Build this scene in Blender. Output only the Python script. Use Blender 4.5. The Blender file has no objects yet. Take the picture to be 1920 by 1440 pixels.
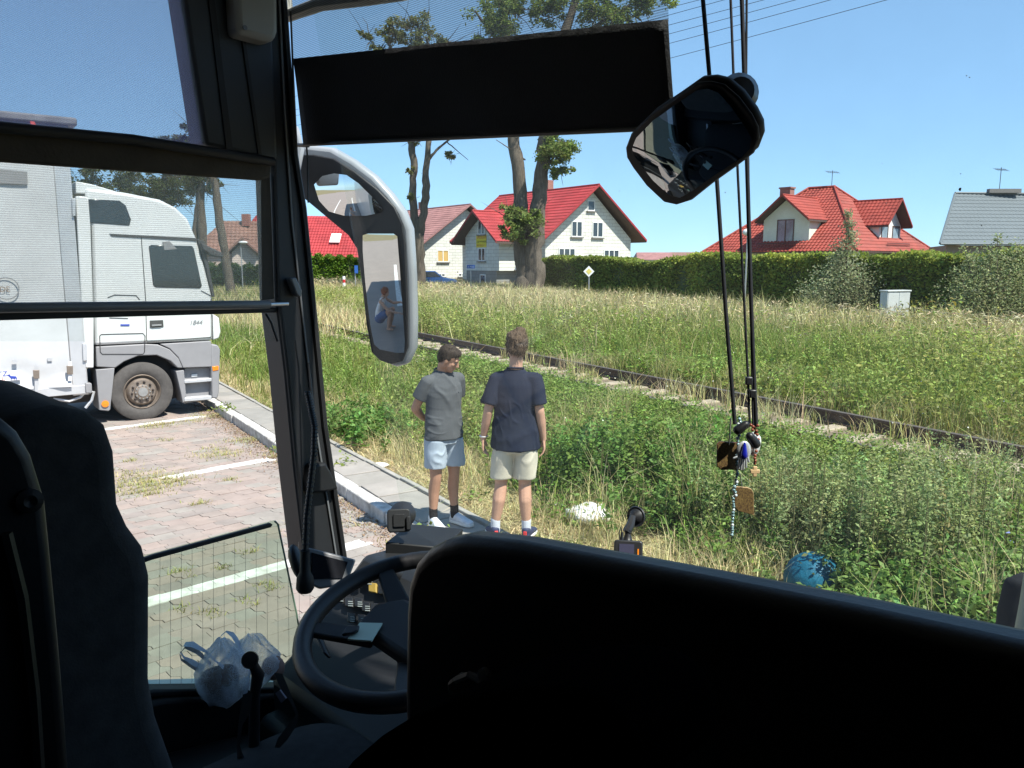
import bpy, bmesh, math, random
import numpy as np
from mathutils import Vector, Matrix
random.seed(7); RNG = np.random.default_rng(11)
SC = bpy.context.scene; COL = SC.collection
# ---------------------------------------------------------------- camera, sky, sun, exposure
CAM_H, PITCH, FPX = 2.55, math.radians(8.7), 1480.0
cam_d = bpy.data.cameras.new('camera'); cam = bpy.data.objects.new('camera', cam_d); COL.objects.link(cam)
cam.location = (0, 0, CAM_H); cam.rotation_euler = (math.pi/2 - PITCH, 0, 0)
cam_d.sensor_width = 36; cam_d.lens = 36*FPX/1920; cam_d.clip_start = 0.02; cam_d.clip_end = 3000
SC.camera = cam
SUN = np.array([0.755, -0.656, 0.0]); SUN /= np.linalg.norm(SUN); EL = math.radians(57)
wld = bpy.data.worlds.new('World'); SC.world = wld; wld.use_nodes = True
nt = wld.node_tree; nt.nodes.clear()
sky = nt.nodes.new('ShaderNodeTexSky'); sky.sky_type = 'NISHITA'; sky.sun_disc = False
sky.sun_elevation = EL; sky.sun_rotation = math.atan2(SUN[0], SUN[1]); sky.air_density = 0.7; sky.dust_density = 0.0; sky.ozone_density = 4.0; sky.altitude = 50
bg = nt.nodes.new('ShaderNodeBackground'); bg.inputs['Strength'].default_value = 0.15
wo = nt.nodes.new('ShaderNodeOutputWorld')
gm = nt.nodes.new('ShaderNodeGamma'); gm.inputs[1].default_value = 0.5       # flatter zenith-to-horizon contrast, as the phone recorded it
tn = nt.nodes.new('ShaderNodeMix'); tn.data_type = 'RGBA'; tn.blend_type = 'MULTIPLY'; tn.inputs[0].default_value = 1; tn.inputs[7].default_value = (1.02, 1.42, 1.74, 1)
nt.links.new(sky.outputs[0], gm.inputs[0]); nt.links.new(gm.outputs[0], tn.inputs[6]); nt.links.new(tn.outputs[2], bg.inputs[0]); nt.links.new(bg.outputs[0], wo.inputs[0])
sl = bpy.data.lights.new('sun', 'SUN'); sl.energy = 4.8; sl.angle = math.radians(0.53); sl.color = (1, 0.955, 0.88)
so = bpy.data.objects.new('sun', sl); COL.objects.link(so)
tosun = Vector((SUN[0]*math.cos(EL), SUN[1]*math.cos(EL), math.sin(EL)))
so.rotation_euler = tosun.to_track_quat('Z', 'Y').to_euler(); so.location = (20, -20, 60)
SC.view_settings.view_transform = 'Standard'; SC.view_settings.look = 'None'; SC.view_settings.gamma = 1
SC.view_settings.use_curve_mapping = False; SC.view_settings.exposure = 0.92
SC.cycles.max_bounces = 8; SC.cycles.transparent_max_bounces = 24; SC.cycles.use_denoising = True
SC.cycles.caustics_reflective = False; SC.cycles.caustics_refractive = False
# ---------------------------------------------------------------- survey helpers (pixels of the photograph -> real points on real planes)
_c, _s = math.cos(PITCH), math.sin(PITCH); EYE = np.array([0, 0, CAM_H])
def V(*a): return np.array(a, float)
def D(x, y):
    u = (x-960)/FPX; v = (720-y)/FPX
    return np.array([u, _c+v*_s, -_s+v*_c])
def G(x, y, z=0.0):
    d = D(x, y); return EYE + d*((z-CAM_H)/d[2])
def W(x, y, Y):
    d = D(x, y); return EYE + d*(Y/d[1])
def OP(x, y, p, n):
    d = D(x, y); return EYE + d*(np.dot(p-EYE, n)/np.dot(d, n))
def project(P):
    r = P-EYE; zc = r[:, 1]*_c - r[:, 2]*_s; yc = r[:, 1]*_s + r[:, 2]*_c
    zc = np.maximum(zc, 1e-3)
    return 960+FPX*r[:, 0]/zc, 720-FPX*yc/zc
def unit(v): v = np.asarray(v, float); return v/np.linalg.norm(v)
UP = V(0, 0, 1)
# ---------------------------------------------------------------- materials
def mat(name, col, rough=.6, var=.12, scale=6, bump=0, bscale=60, metal=0, spec=.5, col2=None, thr=.5, sheen=0, coat=0, stretch=None):
    m = bpy.data.materials.new(name); m.use_nodes = True; t = m.node_tree; b = t.nodes['Principled BSDF']
    b.inputs['Roughness'].default_value = rough; b.inputs['Metallic'].default_value = metal
    b.inputs['Specular IOR Level'].default_value = spec
    if sheen: b.inputs['Sheen Weight'].default_value = sheen
    if coat: b.inputs['Coat Weight'].default_value = coat
    tc = t.nodes.new('ShaderNodeTexCoord'); src = tc.outputs['Object']
    oi = t.nodes.new('ShaderNodeObjectInfo'); va = t.nodes.new('ShaderNodeVectorMath'); va.operation = 'ADD'
    t.links.new(src, va.inputs[0]); t.links.new(oi.outputs['Location'], va.inputs[1]); src = va.outputs[0]
    if stretch:
        mp = t.nodes.new('ShaderNodeMapping'); mp.inputs['Scale'].default_value = stretch
        t.links.new(src, mp.inputs[0]); src = mp.outputs[0]
    n = t.nodes.new('ShaderNodeTexNoise'); n.inputs['Scale'].default_value = scale; n.inputs['Detail'].default_value = 6
    n.inputs['Roughness'].default_value = .65
    t.links.new(src, n.inputs['Vector'])
    r = t.nodes.new('ShaderNodeValToRGB')
    a = [max(0, c*(1-var)) for c in col]; z = [min(1, c*(1+var)) for c in (col2 or col)]
    r.color_ramp.elements[0].color = (*a, 1); r.color_ramp.elements[1].color = (*z, 1)
    r.color_ramp.elements[0].position = max(0, thr-.2); r.color_ramp.elements[1].position = min(1, thr+.2)
    t.links.new(n.outputs['Fac'], r.inputs[0]); t.links.new(r.outputs[0], b.inputs['Base Color'])
    if bump:
        n2 = t.nodes.new('ShaderNodeTexNoise'); n2.inputs['Scale'].default_value = bscale; n2.inputs['Detail'].default_value = 4
        t.links.new(src, n2.inputs['Vector'])
        bp = t.nodes.new('ShaderNodeBump'); bp.inputs['Strength'].default_value = bump; bp.inputs['Distance'].default_value = .01
        t.links.new(n2.outputs['Fac'], bp.inputs['Height']); t.links.new(bp.outputs[0], b.inputs['Normal'])
    return m
def leafmat(name, trans=.35, rough=.6, spec=.14):
    m = bpy.data.materials.new(name); m.use_nodes = True; t = m.node_tree; b = t.nodes['Principled BSDF']
    at = t.nodes.new('ShaderNodeAttribute'); at.attribute_name = 'col'
    b.inputs['Roughness'].default_value = rough; b.inputs['Specular IOR Level'].default_value = spec
    t.links.new(at.outputs['Color'], b.inputs['Base Color'])
    tr = t.nodes.new('ShaderNodeBsdfTranslucent'); mx = t.nodes.new('ShaderNodeMixShader'); mx.inputs[0].default_value = trans
    hs = t.nodes.new('ShaderNodeHueSaturation'); hs.inputs['Saturation'].default_value = 1.1; hs.inputs['Value'].default_value = 1.3
    t.links.new(at.outputs['Color'], hs.inputs['Color']); t.links.new(hs.outputs[0], tr.inputs[0])
    t.links.new(b.outputs[0], mx.inputs[1]); t.links.new(tr.outputs[0], mx.inputs[2])
    t.links.new(mx.outputs[0], t.nodes['Material Output'].inputs[0])
    return m
def glassmat(name, col=(.95, .97, .96), refl=.05, dust=0):
    m = bpy.data.materials.new(name); m.use_nodes = True; t = m.node_tree; t.nodes.remove(t.nodes['Principled BSDF'])
    tr = t.nodes.new('ShaderNodeBsdfTransparent'); tr.inputs[0].default_value = (*col, 1)
    gl = t.nodes.new('ShaderNodeBsdfGlossy'); gl.inputs['Roughness'].default_value = .02
    n = t.nodes.new('ShaderNodeTexNoise'); n.inputs['Scale'].default_value = 30
    mm = t.nodes.new('ShaderNodeMath'); mm.operation = 'MULTIPLY'; mm.inputs[1].default_value = refl*2
    t.links.new(n.outputs['Fac'], mm.inputs[0])
    mx = t.nodes.new('ShaderNodeMixShader')
    t.links.new(mm.outputs[0], mx.inputs[0]); t.links.new(tr.outputs[0], mx.inputs[1]); t.links.new(gl.outputs[0], mx.inputs[2])
    if dust:   # thin film of road dust put in as a pale haze over the view
        tl = t.nodes.new('ShaderNodeBsdfTranslucent'); tl.inputs[0].default_value = (.9, .9, .88, 1); m2 = t.nodes.new('ShaderNodeMixShader'); n3 = t.nodes.new('ShaderNodeTexNoise'); n3.inputs['Scale'].default_value = 5; n3.inputs['Detail'].default_value = 5
        mr = t.nodes.new('ShaderNodeMapRange'); mr.inputs[3].default_value = dust*.6; mr.inputs[4].default_value = dust*1.4; t.links.new(n3.outputs['Fac'], mr.inputs[0]); t.links.new(mr.outputs[0], m2.inputs[0])
        t.links.new(mx.outputs[0], m2.inputs[1]); t.links.new(tl.outputs[0], m2.inputs[2]); mx = m2
    t.links.new(mx.outputs[0], t.nodes['Material Output'].inputs[0])
    return m
def meshcloth(name, open_, dark, axis=(0, 0, 1), freq=500, grey=(.05, .055, .07), trans=.25):
    # woven roller-blind fabric: holes let light straight through, threads scatter it
    m = bpy.data.materials.new(name); m.use_nodes = True; t = m.node_tree; t.nodes.remove(t.nodes['Principled BSDF'])
    tc = t.nodes.new('ShaderNodeTexCoord'); dt = t.nodes.new('ShaderNodeVectorMath'); dt.operation = 'DOT_PRODUCT'
    dt.inputs[1].default_value = axis; t.links.new(tc.outputs['Object'], dt.inputs[0])
    mu = t.nodes.new('ShaderNodeMath'); mu.operation = 'MULTIPLY'; mu.inputs[1].default_value = freq
    t.links.new(dt.outputs['Value'], mu.inputs[0])
    sn = t.nodes.new('ShaderNodeMath'); sn.operation = 'SINE'; t.links.new(mu.outputs[0], sn.inputs[0])
    ma = t.nodes.new('ShaderNodeMath'); ma.operation = 'MULTIPLY_ADD'; ma.inputs[1].default_value = dark; ma.inputs[2].default_value = open_
    t.links.new(sn.outputs[0], ma.inputs[0])
    tr = t.nodes.new('ShaderNodeBsdfTransparent'); df = t.nodes.new('ShaderNodeBsdfDiffuse'); df.inputs[0].default_value = (*grey, 1)
    tl = t.nodes.new('ShaderNodeBsdfTranslucent'); tl.inputs[0].default_value = (*grey, 1)
    m2 = t.nodes.new('ShaderNodeMixShader'); m2.inputs[0].default_value = trans
    t.links.new(df.outputs[0], m2.inputs[1]); t.links.new(tl.outputs[0], m2.inputs[2])
    mx = t.nodes.new('ShaderNodeMixShader'); t.links.new(ma.outputs[0], mx.inputs[0])
    t.links.new(m2.outputs[0], mx.inputs[1]); t.links.new(tr.outputs[0], mx.inputs[2])
    t.links.new(mx.outputs[0], t.nodes['Material Output'].inputs[0])
    return m
def blockmat(name, c1, c2, mortar, bw, bh, msize, ax, bump=.4, rough=.85, var=.12):
    # coursework: blocks measured along axis ax (horizontal) and z
    m = bpy.data.materials.new(name); m.use_nodes = True; t = m.node_tree; b = t.nodes['Principled BSDF']
    b.inputs['Roughness'].default_value = rough
    tc = t.nodes.new('ShaderNodeTexCoord')
    d1 = t.nodes.new('ShaderNodeVectorMath'); d1.operation = 'DOT_PRODUCT'; d1.inputs[1].default_value = ax
    t.links.new(tc.outputs['Object'], d1.inputs[0])
    sp = t.nodes.new('ShaderNodeSeparateXYZ'); t.links.new(tc.outputs['Object'], sp.inputs[0])
    cb = t.nodes.new('ShaderNodeCombineXYZ'); t.links.new(d1.outputs['Value'], cb.inputs[0]); t.links.new(sp.outputs[2], cb.inputs[1])
    br = t.nodes.new('ShaderNodeTexBrick'); br.inputs['Scale'].default_value = 1; br.inputs['Brick Width'].default_value = bw
    br.inputs['Row Height'].default_value = bh; br.inputs['Mortar Size'].default_value = msize; br.inputs['Mortar Smooth'].default_value = .1
    br.inputs['Color1'].default_value = (*c1, 1); br.inputs['Color2'].default_value = (*c2, 1); br.inputs['Mortar'].default_value = (*mortar, 1)
    t.links.new(cb.outputs[0], br.inputs['Vector'])
    n = t.nodes.new('ShaderNodeTexNoise'); n.inputs['Scale'].default_value = 1.3; n.inputs['Detail'].default_value = 6
    t.links.new(tc.outputs['Object'], n.inputs['Vector'])
    mr = t.nodes.new('ShaderNodeMapRange'); mr.inputs['To Min'].default_value = 1-var*2; mr.inputs['To Max'].default_value = 1+var
    t.links.new(n.outputs['Fac'], mr.inputs[0])
    mx = t.nodes.new('ShaderNodeMix'); mx.data_type = 'RGBA'; mx.blend_type = 'MULTIPLY'; mx.inputs[0].default_value = 1
    t.links.new(br.outputs['Color'], mx.inputs[6]); t.links.new(mr.outputs[0], mx.inputs[7]); t.links.new(mx.outputs[2], b.inputs['Base Color'])
    bp = t.nodes.new('ShaderNodeBump'); bp.inputs['Strength'].default_value = bump; bp.inputs['Distance'].default_value = .02; bp.invert = True
    t.links.new(br.outputs['Fac'], bp.inputs['Height']); t.links.new(bp.outputs[0], b.inputs['Normal'])
    return m
# ---------------------------------------------------------------- mesh builder
class MB:
    def __init__(s): s.v = []; s.f = []
    def add(s, vs, fs):
        o = len(s.v); s.v += [tuple(map(float, p)) for p in vs]; s.f += [tuple(i+o for i in f) for f in fs]; return s
    def para(s, o, a, b, c):
        o, a, b, c = map(np.asarray, (o, a, b, c))
        return s.add([o, o+a, o+a+b, o+b, o+c, o+a+c, o+a+b+c, o+b+c],
                     [(0, 3, 2, 1), (4, 5, 6, 7), (0, 1, 5, 4), (1, 2, 6, 5), (2, 3, 7, 6), (3, 0, 4, 7)])
    def box(s, c, size, ax=None):
        ax = ax if ax is not None else (V(1, 0, 0), V(0, 1, 0), UP)
        a, b, d = [np.asarray(x)*k for x, k in zip(ax, size)]
        return s.para(np.asarray(c)-(a+b+d)/2, a, b, d)
    def prism(s, poly, vec):
        n = len(poly); p = [np.asarray(q, float) for q in poly]; vec = np.asarray(vec, float)
        fs = [tuple(range(n-1, -1, -1)), tuple(range(n, 2*n))] + [(i, (i+1) % n, (i+1) % n+n, i+n) for i in range(n)]
        return s.add(p+[q+vec for q in p], fs)
    def tube(s, pts, r, n=8, flat=None):
        pts = [np.asarray(p, float) for p in pts]; m = len(pts)
        rs = r if hasattr(r, '__len__') else [r]*m
        vs = []; fs = []; ref = None
        for i, p in enumerate(pts):
            t = unit((pts[i+1] if i < m-1 else p) - (pts[i-1] if i else p))
            if ref is None: ref = V(0, 0, 1) if abs(t[2]) < .9 else V(1, 0, 0)
            a = unit(np.cross(t, ref)); b = np.cross(a, t); ref = b
            for k in range(n):
                an = 2*math.pi*k/n; vs.append(p+rs[i]*(math.cos(an)*a+math.sin(an)*b))
        for i in range(m-1):
            for k in range(n): fs.append((i*n+k, i*n+(k+1) % n, (i+1)*n+(k+1) % n, (i+1)*n+k))
        fs.append(tuple(range(n-1, -1, -1))); fs.append(tuple(range((m-1)*n, m*n)))
        return s.add(vs, fs)
    def loft(s, rings, n=20, power=2.0):
        # rings: (centre, half-axis vector a, half-axis vector b)
        vs = []; fs = []; m = len(rings)
        for c, a, b in rings:
            for k in range(n):
                an = 2*math.pi*k/n; ca, sa = math.cos(an), math.sin(an)
                ca = math.copysign(abs(ca)**(2/power), ca); sa = math.copysign(abs(sa)**(2/power), sa)
                vs.append(np.asarray(c)+np.asarray(a)*ca+np.asarray(b)*sa)
        for i in range(m-1):
            for k in range(n): fs.append((i*n+k, i*n+(k+1) % n, (i+1)*n+(k+1) % n, (i+1)*n+k))
        fs.append(tuple(range(n-1, -1, -1))); fs.append(tuple(range((m-1)*n, m*n)))
        return s.add(vs, fs)
    def ell(s, c, r, ax=None, nu=14, nv=9):
        ax = ax if ax is not None else (V(1, 0, 0), V(0, 1, 0), UP)
        rr = r if hasattr(r, '__len__') else (r, r, r)
        a, b, d = [np.asarray(x)*k for x, k in zip(ax, rr)]; c = np.asarray(c)
        vs = [c-d]; fs = []
        for i in range(1, nv):
            ph = -math.pi/2+math.pi*i/nv
            for k in range(nu):
                th = 2*math.pi*k/nu
                vs.append(c+a*math.cos(ph)*math.cos(th)+b*math.cos(ph)*math.sin(th)+d*math.sin(ph))
        vs.append(c+d); L = len(vs)-1
        for k in range(nu): fs.append((0, 1+(k+1) % nu, 1+k)); fs.append((L, L-nu+k, L-nu+(k+1) % nu))
        for i in range(nv-2):
            for k in range(nu): fs.append((1+i*nu+k, 1+i*nu+(k+1) % nu, 1+(i+1)*nu+(k+1) % nu, 1+(i+1)*nu+k))
        return s.add(vs, fs)
    def caps(s, p0, r0, p1, r1, n=12):
        p0, p1 = np.asarray(p0, float), np.asarray(p1, float); t = unit(p1-p0); pts = []; rs = []
        for k in (-80, -50, -25): a = math.radians(k); pts.append(p0+t*r0*math.sin(a)); rs.append(r0*math.cos(a))
        pts.append(p0); rs.append(r0); pts.append(p1); rs.append(r1)
        for k in (25, 50, 80): a = math.radians(k); pts.append(p1+t*r1*math.sin(a)); rs.append(r1*math.cos(a))
        return s.tube(pts, rs, n)
    def chain(s, pts, rs, n=12):
        for i in range(len(pts)-1): s.caps(pts[i], rs[i], pts[i+1], rs[i+1], n)
        return s
    def lathe(s, prof, o, axis, n=24):
        axis = unit(axis); a = unit(np.cross(axis, V(.3, .2, 1) if abs(axis[2]) < .9 else V(1, 0, 0))); b = np.cross(axis, a)
        vs = []; fs = []; o = np.asarray(o)
        for r, z in prof:
            for k in range(n):
                an = 2*math.pi*k/n; vs.append(o+axis*z+max(r, 1e-4)*(math.cos(an)*a+math.sin(an)*b))
        for i in range(len(prof)-1):
            for k in range(n): fs.append((i*n+k, i*n+(k+1) % n, (i+1)*n+(k+1) % n, (i+1)*n+k))
        return s.add(vs, fs)
    def xf(s, fn): s.v = [tuple(fn(np.array(p))) for p in s.v]; return s
    def build(s, name, m, parent=None, smooth=None, bevel=0, seg=2, recalc=True, label=None, kind=None):
        me = bpy.data.meshes.new(name); me.from_pydata(s.v, [], s.f)
        if recalc and len(s.f) < 20000:
            bm = bmesh.new(); bm.from_mesh(me); bmesh.ops.recalc_face_normals(bm, faces=bm.faces); bm.to_mesh(me); bm.free()
        if m: me.materials.append(m)
        if smooth is not None or bevel:
            me.polygons.foreach_set('use_smooth', [True]*len(me.polygons))
            me.set_sharp_from_angle(angle=math.radians(smooth if smooth is not None else 40))
        return link(name, me, parent, bevel, seg, label, kind)
def link(name, me, parent=None, bevel=0, seg=2, label=None, kind=None):
    o = bpy.data.objects.new(name, me); COL.objects.link(o)
    if parent is not None:
        o.parent = parent; o.matrix_parent_inverse = Matrix.Translation(-rootloc(parent))
    if bevel:
        b = o.modifiers.new('bevel', 'BEVEL'); b.width = bevel; b.segments = seg; b.limit_method = 'ANGLE'; b.angle_limit = math.radians(35)
    if label: o['label'] = label
    if kind: o['kind'] = kind
    return o
def rootloc(o):
    return Vector(o.location) if o.type == 'EMPTY' else Vector((0, 0, 0))
def thing(name, label, cat, loc=(0, 0, 0), group=None):
    o = bpy.data.objects.new(name, None); COL.objects.link(o); o.location = tuple(map(float, loc)); o.empty_display_size = .2
    return tag(o, label, cat, group)
def tag(o, label, cat, group=None):
    o['label'] = label; o['category'] = cat
    if group: o['group'] = group
    return o
def struct(o): o['kind'] = 'structure'; return o
def copytree(o, delta, parent=None):
    c = o.copy(); COL.objects.link(c)
    if parent is None: c.location = Vector(o.location)+Vector(tuple(map(float, delta)))
    else: c.parent = parent
    for ch in list(o.children): copytree(ch, delta, c)
    return c
def text(name, body, o, ax, ay, size, m, parent, depth=.0, shear=0, label=None):
    cu = bpy.data.curves.new(name, 'FONT'); cu.body = body; cu.size = size; cu.extrude = depth; cu.shear = shear; cu.align_x = 'LEFT'
    tmp = bpy.data.objects.new(name, cu); me = bpy.data.meshes.new_from_object(tmp); bpy.data.objects.remove(tmp)
    ax, ay = unit(ax), unit(ay); az = np.cross(ax, ay)
    for v in me.vertices:
        p = np.asarray(o)+ax*v.co.x+ay*v.co.y+az*v.co.z; v.co = tuple(p)
    me.materials.clear(); me.materials.append(m); me.name = name
    return link(name, me, parent, label=label)
def wav(P, seed, amp, scale, aniso=(1, 1, 1), n=10):
    r = np.random.default_rng(seed); out = np.zeros(len(P))
    for i in range(n):
        k = r.normal(size=3)*np.asarray(aniso); k = k/np.linalg.norm(k)*scale*r.uniform(.5, 2)
        out += np.sin(P@k+r.uniform(0, 6.3))/n**.5
    return out*amp
def ridge(P, seed, amp, scale, aniso=(1, 1, 1)):
    # creases: narrow raised folds between broad smooth panels
    a = wav(P, seed, 1, scale, aniso, 6); b = wav(P, seed+50, 1, scale*.8, aniso, 6)
    return amp*(np.exp(-(a/.34)**2)*np.clip(.5+b, 0, 1.4))
def organic(mb, name, m, parent=None, voxel=.007, smooth=4, disp=None, label=None, dec=None):
    # one continuous skin grown round the overlapping volumes in mb
    me = bpy.data.meshes.new(name); me.from_pydata(mb.v, [], mb.f)
    bm = bmesh.new(); bm.from_mesh(me); bmesh.ops.recalc_face_normals(bm, faces=bm.faces); bm.to_mesh(me); bm.free()
    tmp = bpy.data.objects.new(name, me); COL.objects.link(tmp)
    r = tmp.modifiers.new('r', 'REMESH'); r.mode = 'VOXEL'; r.voxel_size = voxel
    if smooth:
        q = tmp.modifiers.new('s', 'SMOOTH'); q.iterations = smooth; q.factor = .5
    if dec:
        q = tmp.modifiers.new('d', 'DECIMATE'); q.ratio = dec
    bpy.context.view_layer.update()
    dg = bpy.context.evaluated_depsgraph_get(); out = bpy.data.meshes.new_from_object(tmp.evaluated_get(dg))
    bpy.data.objects.remove(tmp); bpy.data.meshes.remove(me); out.name = name
    if disp is not None:
        n = len(out.vertices); co = np.empty(n*3); no = np.empty(n*3)
        out.vertices.foreach_get('co', co); out.vertices.foreach_get('normal', no)
        co = co.reshape(-1, 3); no = no.reshape(-1, 3); co += no*disp(co)[:, None]
        out.vertices.foreach_set('co', co.ravel())
    out.materials.clear(); out.materials.append(m)
    out.polygons.foreach_set('use_smooth', [True]*len(out.polygons)); out.update()
    return link(name, out, parent, label=label)
def rawmesh(name, verts, faces_quads=None, faces_tris=None, col=None, m=None, parent=None, kind=None):
    me = bpy.data.meshes.new(name); n = len(verts); me.vertices.add(n); me.vertices.foreach_set('co', np.ascontiguousarray(verts, np.float32).ravel())
    loops = []; starts = []; o = 0
    if faces_quads is not None and len(faces_quads):
        loops.append(faces_quads.ravel()); starts.append(np.arange(len(faces_quads))*4); o = len(faces_quads)*4
    if faces_tris is not None and len(faces_tris):
        loops.append(faces_tris.ravel()); starts.append(o+np.arange(len(faces_tris))*3)
    L = np.concatenate(loops).astype(np.int32); S = np.concatenate(starts).astype(np.int32)
    me.loops.add(len(L)); me.loops.foreach_set('vertex_index', L); me.polygons.add(len(S)); me.polygons.foreach_set('loop_start', S)
    me.update(calc_edges=True); me.validate()
    if col is not None:
        a = me.attributes.new('col', 'FLOAT_COLOR', 'POINT'); a.data.foreach_set('color', np.concatenate([col, np.ones((n, 1))], 1).astype(np.float32).ravel())
    if m: me.materials.append(m)
    return link(name, me, parent, kind=kind)
def blades_data(P, h, w, lean, col):
    n = len(P); ph = RNG.uniform(0, 6.283, n); ps = RNG.uniform(0, 6.283, n)
    wv = np.stack([np.cos(ph), np.sin(ph), np.zeros(n)], 1)*(w/2)[:, None]
    lv = np.stack([np.cos(ps), np.sin(ps), np.zeros(n)], 1)*(lean*h)[:, None]
    up = np.stack([np.zeros(n), np.zeros(n), h], 1)
    vs = np.stack([P-wv, P+wv, P+up*.55+lv*.3+wv*.75, P+up*.55+lv*.3-wv*.75, P+up*(1-.25*lean[:, None])+lv], 1).reshape(-1, 3)
    b = np.arange(n)*5; q = np.stack([b, b+1, b+2, b+3], 1); t = np.stack([b+3, b+2, b+4], 1)
    return vs, q, t, np.repeat(col, 5, 0)
def leaves_data(P, l, w, up, col, fold=.18):
    # diamond leaves; up = how strongly normals point up
    n = len(P); d = RNG.normal(size=(n, 3)); d[:, 2] = d[:, 2]*.5+.15; d /= np.linalg.norm(d, axis=1)[:, None]
    nn = RNG.normal(size=(n, 3)); nn[:, 2] += up; sd = np.cross(d, nn); sd /= np.linalg.norm(sd, axis=1)[:, None]+1e-9
    nn = np.cross(sd, d); l = l[:, None]; w = w[:, None]
    vs = np.stack([P, P+d*l*.5+sd*w*.5+nn*w*fold, P+d*l, P+d*l*.5-sd*w*.5+nn*w*fold], 1).reshape(-1, 3)
    b = np.arange(n)*4; q = np.stack([b, b+1, b+2, b+3], 1)
    return vs, q, np.zeros((0, 3), int), np.repeat(col, 4, 0)
def joined(name, parts, m, parent=None, kind=None):
    vs = []; qs = []; ts = []; cs = []; o = 0
    for v, q, t, c in parts:
        vs.append(v); qs.append(q+o); ts.append(t+o); cs.append(c); o += len(v)
    return rawmesh(name, np.concatenate(vs), np.concatenate(qs), np.concatenate(ts), np.concatenate(cs), m, parent, kind)
def tint(n, base, var=.25, hue=.1):
    base = np.asarray(base); c = (base if base.ndim == 2 else base[None])*(1+RNG.normal(0, var, (n, 1)).clip(-.6, .8))
    return (c*(1+RNG.normal(0, hue, (n, 3)))).clip(.005, .9)
# ================================================================ SETTING
KN, KS = unit(V(.839, .545, 0)), unit(V(-.545, .839, 0))      # across / along the kerb
RN, RS = V(.866, .5, 0), V(-.5, .866, 0)                      # across / along the railway
def NS(n, s, z=0.0): return KN*n+KS*s+UP*z
def RT(m_, t, z=0.0): return RN*m_+RS*t+UP*z
def terr(x, y):
    n = KN[0]*x+KN[1]*y; m_ = RN[0]*x+RN[1]*y; s = KS[0]*x+KS[1]*y
    z = np.interp(m_, [3.2, 4.6, 6.6, 10.4, 13, 26, 60], [.09, .12, .27, .27, .38, .62, .62])
    z = z + .035*np.sin(x*1.3+y*.7)*np.clip(n-4.2, 0, 1)
    k = np.clip((n-3.1)/.35, 0, 1); z = -.07*(1-k)+z*k
    f = np.clip((s-19)/6, 0, 1); z = z*(1-f)+np.maximum(z, .25+.3*np.clip((s-25)/20, 0, 1))*f
    return z
m_ground = mat('meadow soil', (.25, .19, .105), .95, .3, 1.6, .7, 30, col2=(.16, .15, .06), thr=.55)
gx = np.sinh(np.linspace(-5.2, 5.2, 190))*5; gy = np.sinh(np.linspace(-2.4, 5.0, 190))*8+9
X, Yg = np.meshgrid(gx, gy); Z = terr(X, Yg)
vs = np.stack([X, Yg, Z], -1).reshape(-1, 3); idx = np.arange(190*190).reshape(190, 190)
q = np.stack([idx[:-1, :-1], idx[:-1, 1:], idx[1:, 1:], idx[1:, :-1]], -1).reshape(-1, 4)
g = rawmesh('ground', vs, q, m=m_ground); struct(g)
# ---- parking pavement of interlocking pavers
PU, PWv = unit(V(.731, .682, 0)), unit(V(-.682, .731, 0))
paz = math.atan2(PU[1], PU[0])
m_joint = blockmat('paved lot, sandy joints', (.28, .232, .20), (.265, .225, .195), (.22, .19, .16), .2, .1765, .006, tuple(PU), .1, .9)
m_pav = [mat('pinkish concrete paver '+k, c, .9, .16, 3.5, .35, 160) for k, c in (('a', (.285, .23, .20)), ('b', (.27, .225, .195)), ('c', (.30, .24, .205)), ('d', (.25, .215, .19)))]
m_grey = mat('grey concrete paver', (.265, .24, .21), .9, .16, 3.5, .35, 160)
m_white = mat('worn white road paint on paver', (.46, .43, .38), .85, .06, 7, .3, 160, col2=(.74, .73, .70), thr=.45)
lot = MB(); c = NS(-17.0, 6); lot.prism([NS(-42, -30, -.07), NS(3.02, -30, -.07), NS(3.02, 21, -.07), NS(-42, 21, -.07)], UP*.055)
lot_o = struct(lot.build('parking_pavement', m_joint))
pw, ph_, gap = .2, .1765, .0035
def paver_shape(par, z0=-.03, z1=0.0):
    zz = .022; s1 = 1 if par else -1; x0, x1 = gap/2, pw-gap/2; y0, y1 = gap/2, ph_-gap/2
    L = [(x0-s1*zz, y0), (x0-s1*zz, y0+.045), (x0+s1*zz, y0+.085), (x0+s1*zz, y1)]
    R = [(x1+s1*zz, y1), (x1+s1*zz, y0+.085), (x1-s1*zz, y0+.045), (x1-s1*zz, y0)]
    return [PU*a+PWv*b for a, b in L+R]
cells = []
i0 = 0
for r in range(-18, 52):
    for k in range(-45, 35):
        u0 = k*pw; w0 = r*ph_+6.05-ph_*.5
        p = PU*(u0+pw/2)+PWv*(w0+ph_/2)
        n_ = p@KN
        if n_ > 2.95: continue
        px, py = project(p[None]); px, py = px[0], py[0]
        if p[1] < 3.4 or p[1] > 14.6 or px < 130 or px > 880 or py > 1330: continue
        if px > 640 and py < 860: continue
        cells.append((p[1], u0, w0, r))
cells.sort()
pav_me = {}
def paver_mesh(kind, par):
    if (kind, par) not in pav_me:
        b = MB(); sh = paver_shape(par); b.prism([q-UP*.03 for q in sh], UP*.03)
        # chamfered top rim
        o = b.build('paver', [*m_pav, m_grey, m_white][kind]); me = o.data; bpy.data.objects.remove(o); pav_me[(kind, par)] = me
    return pav_me[(kind, par)]
rest = {}
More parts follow.
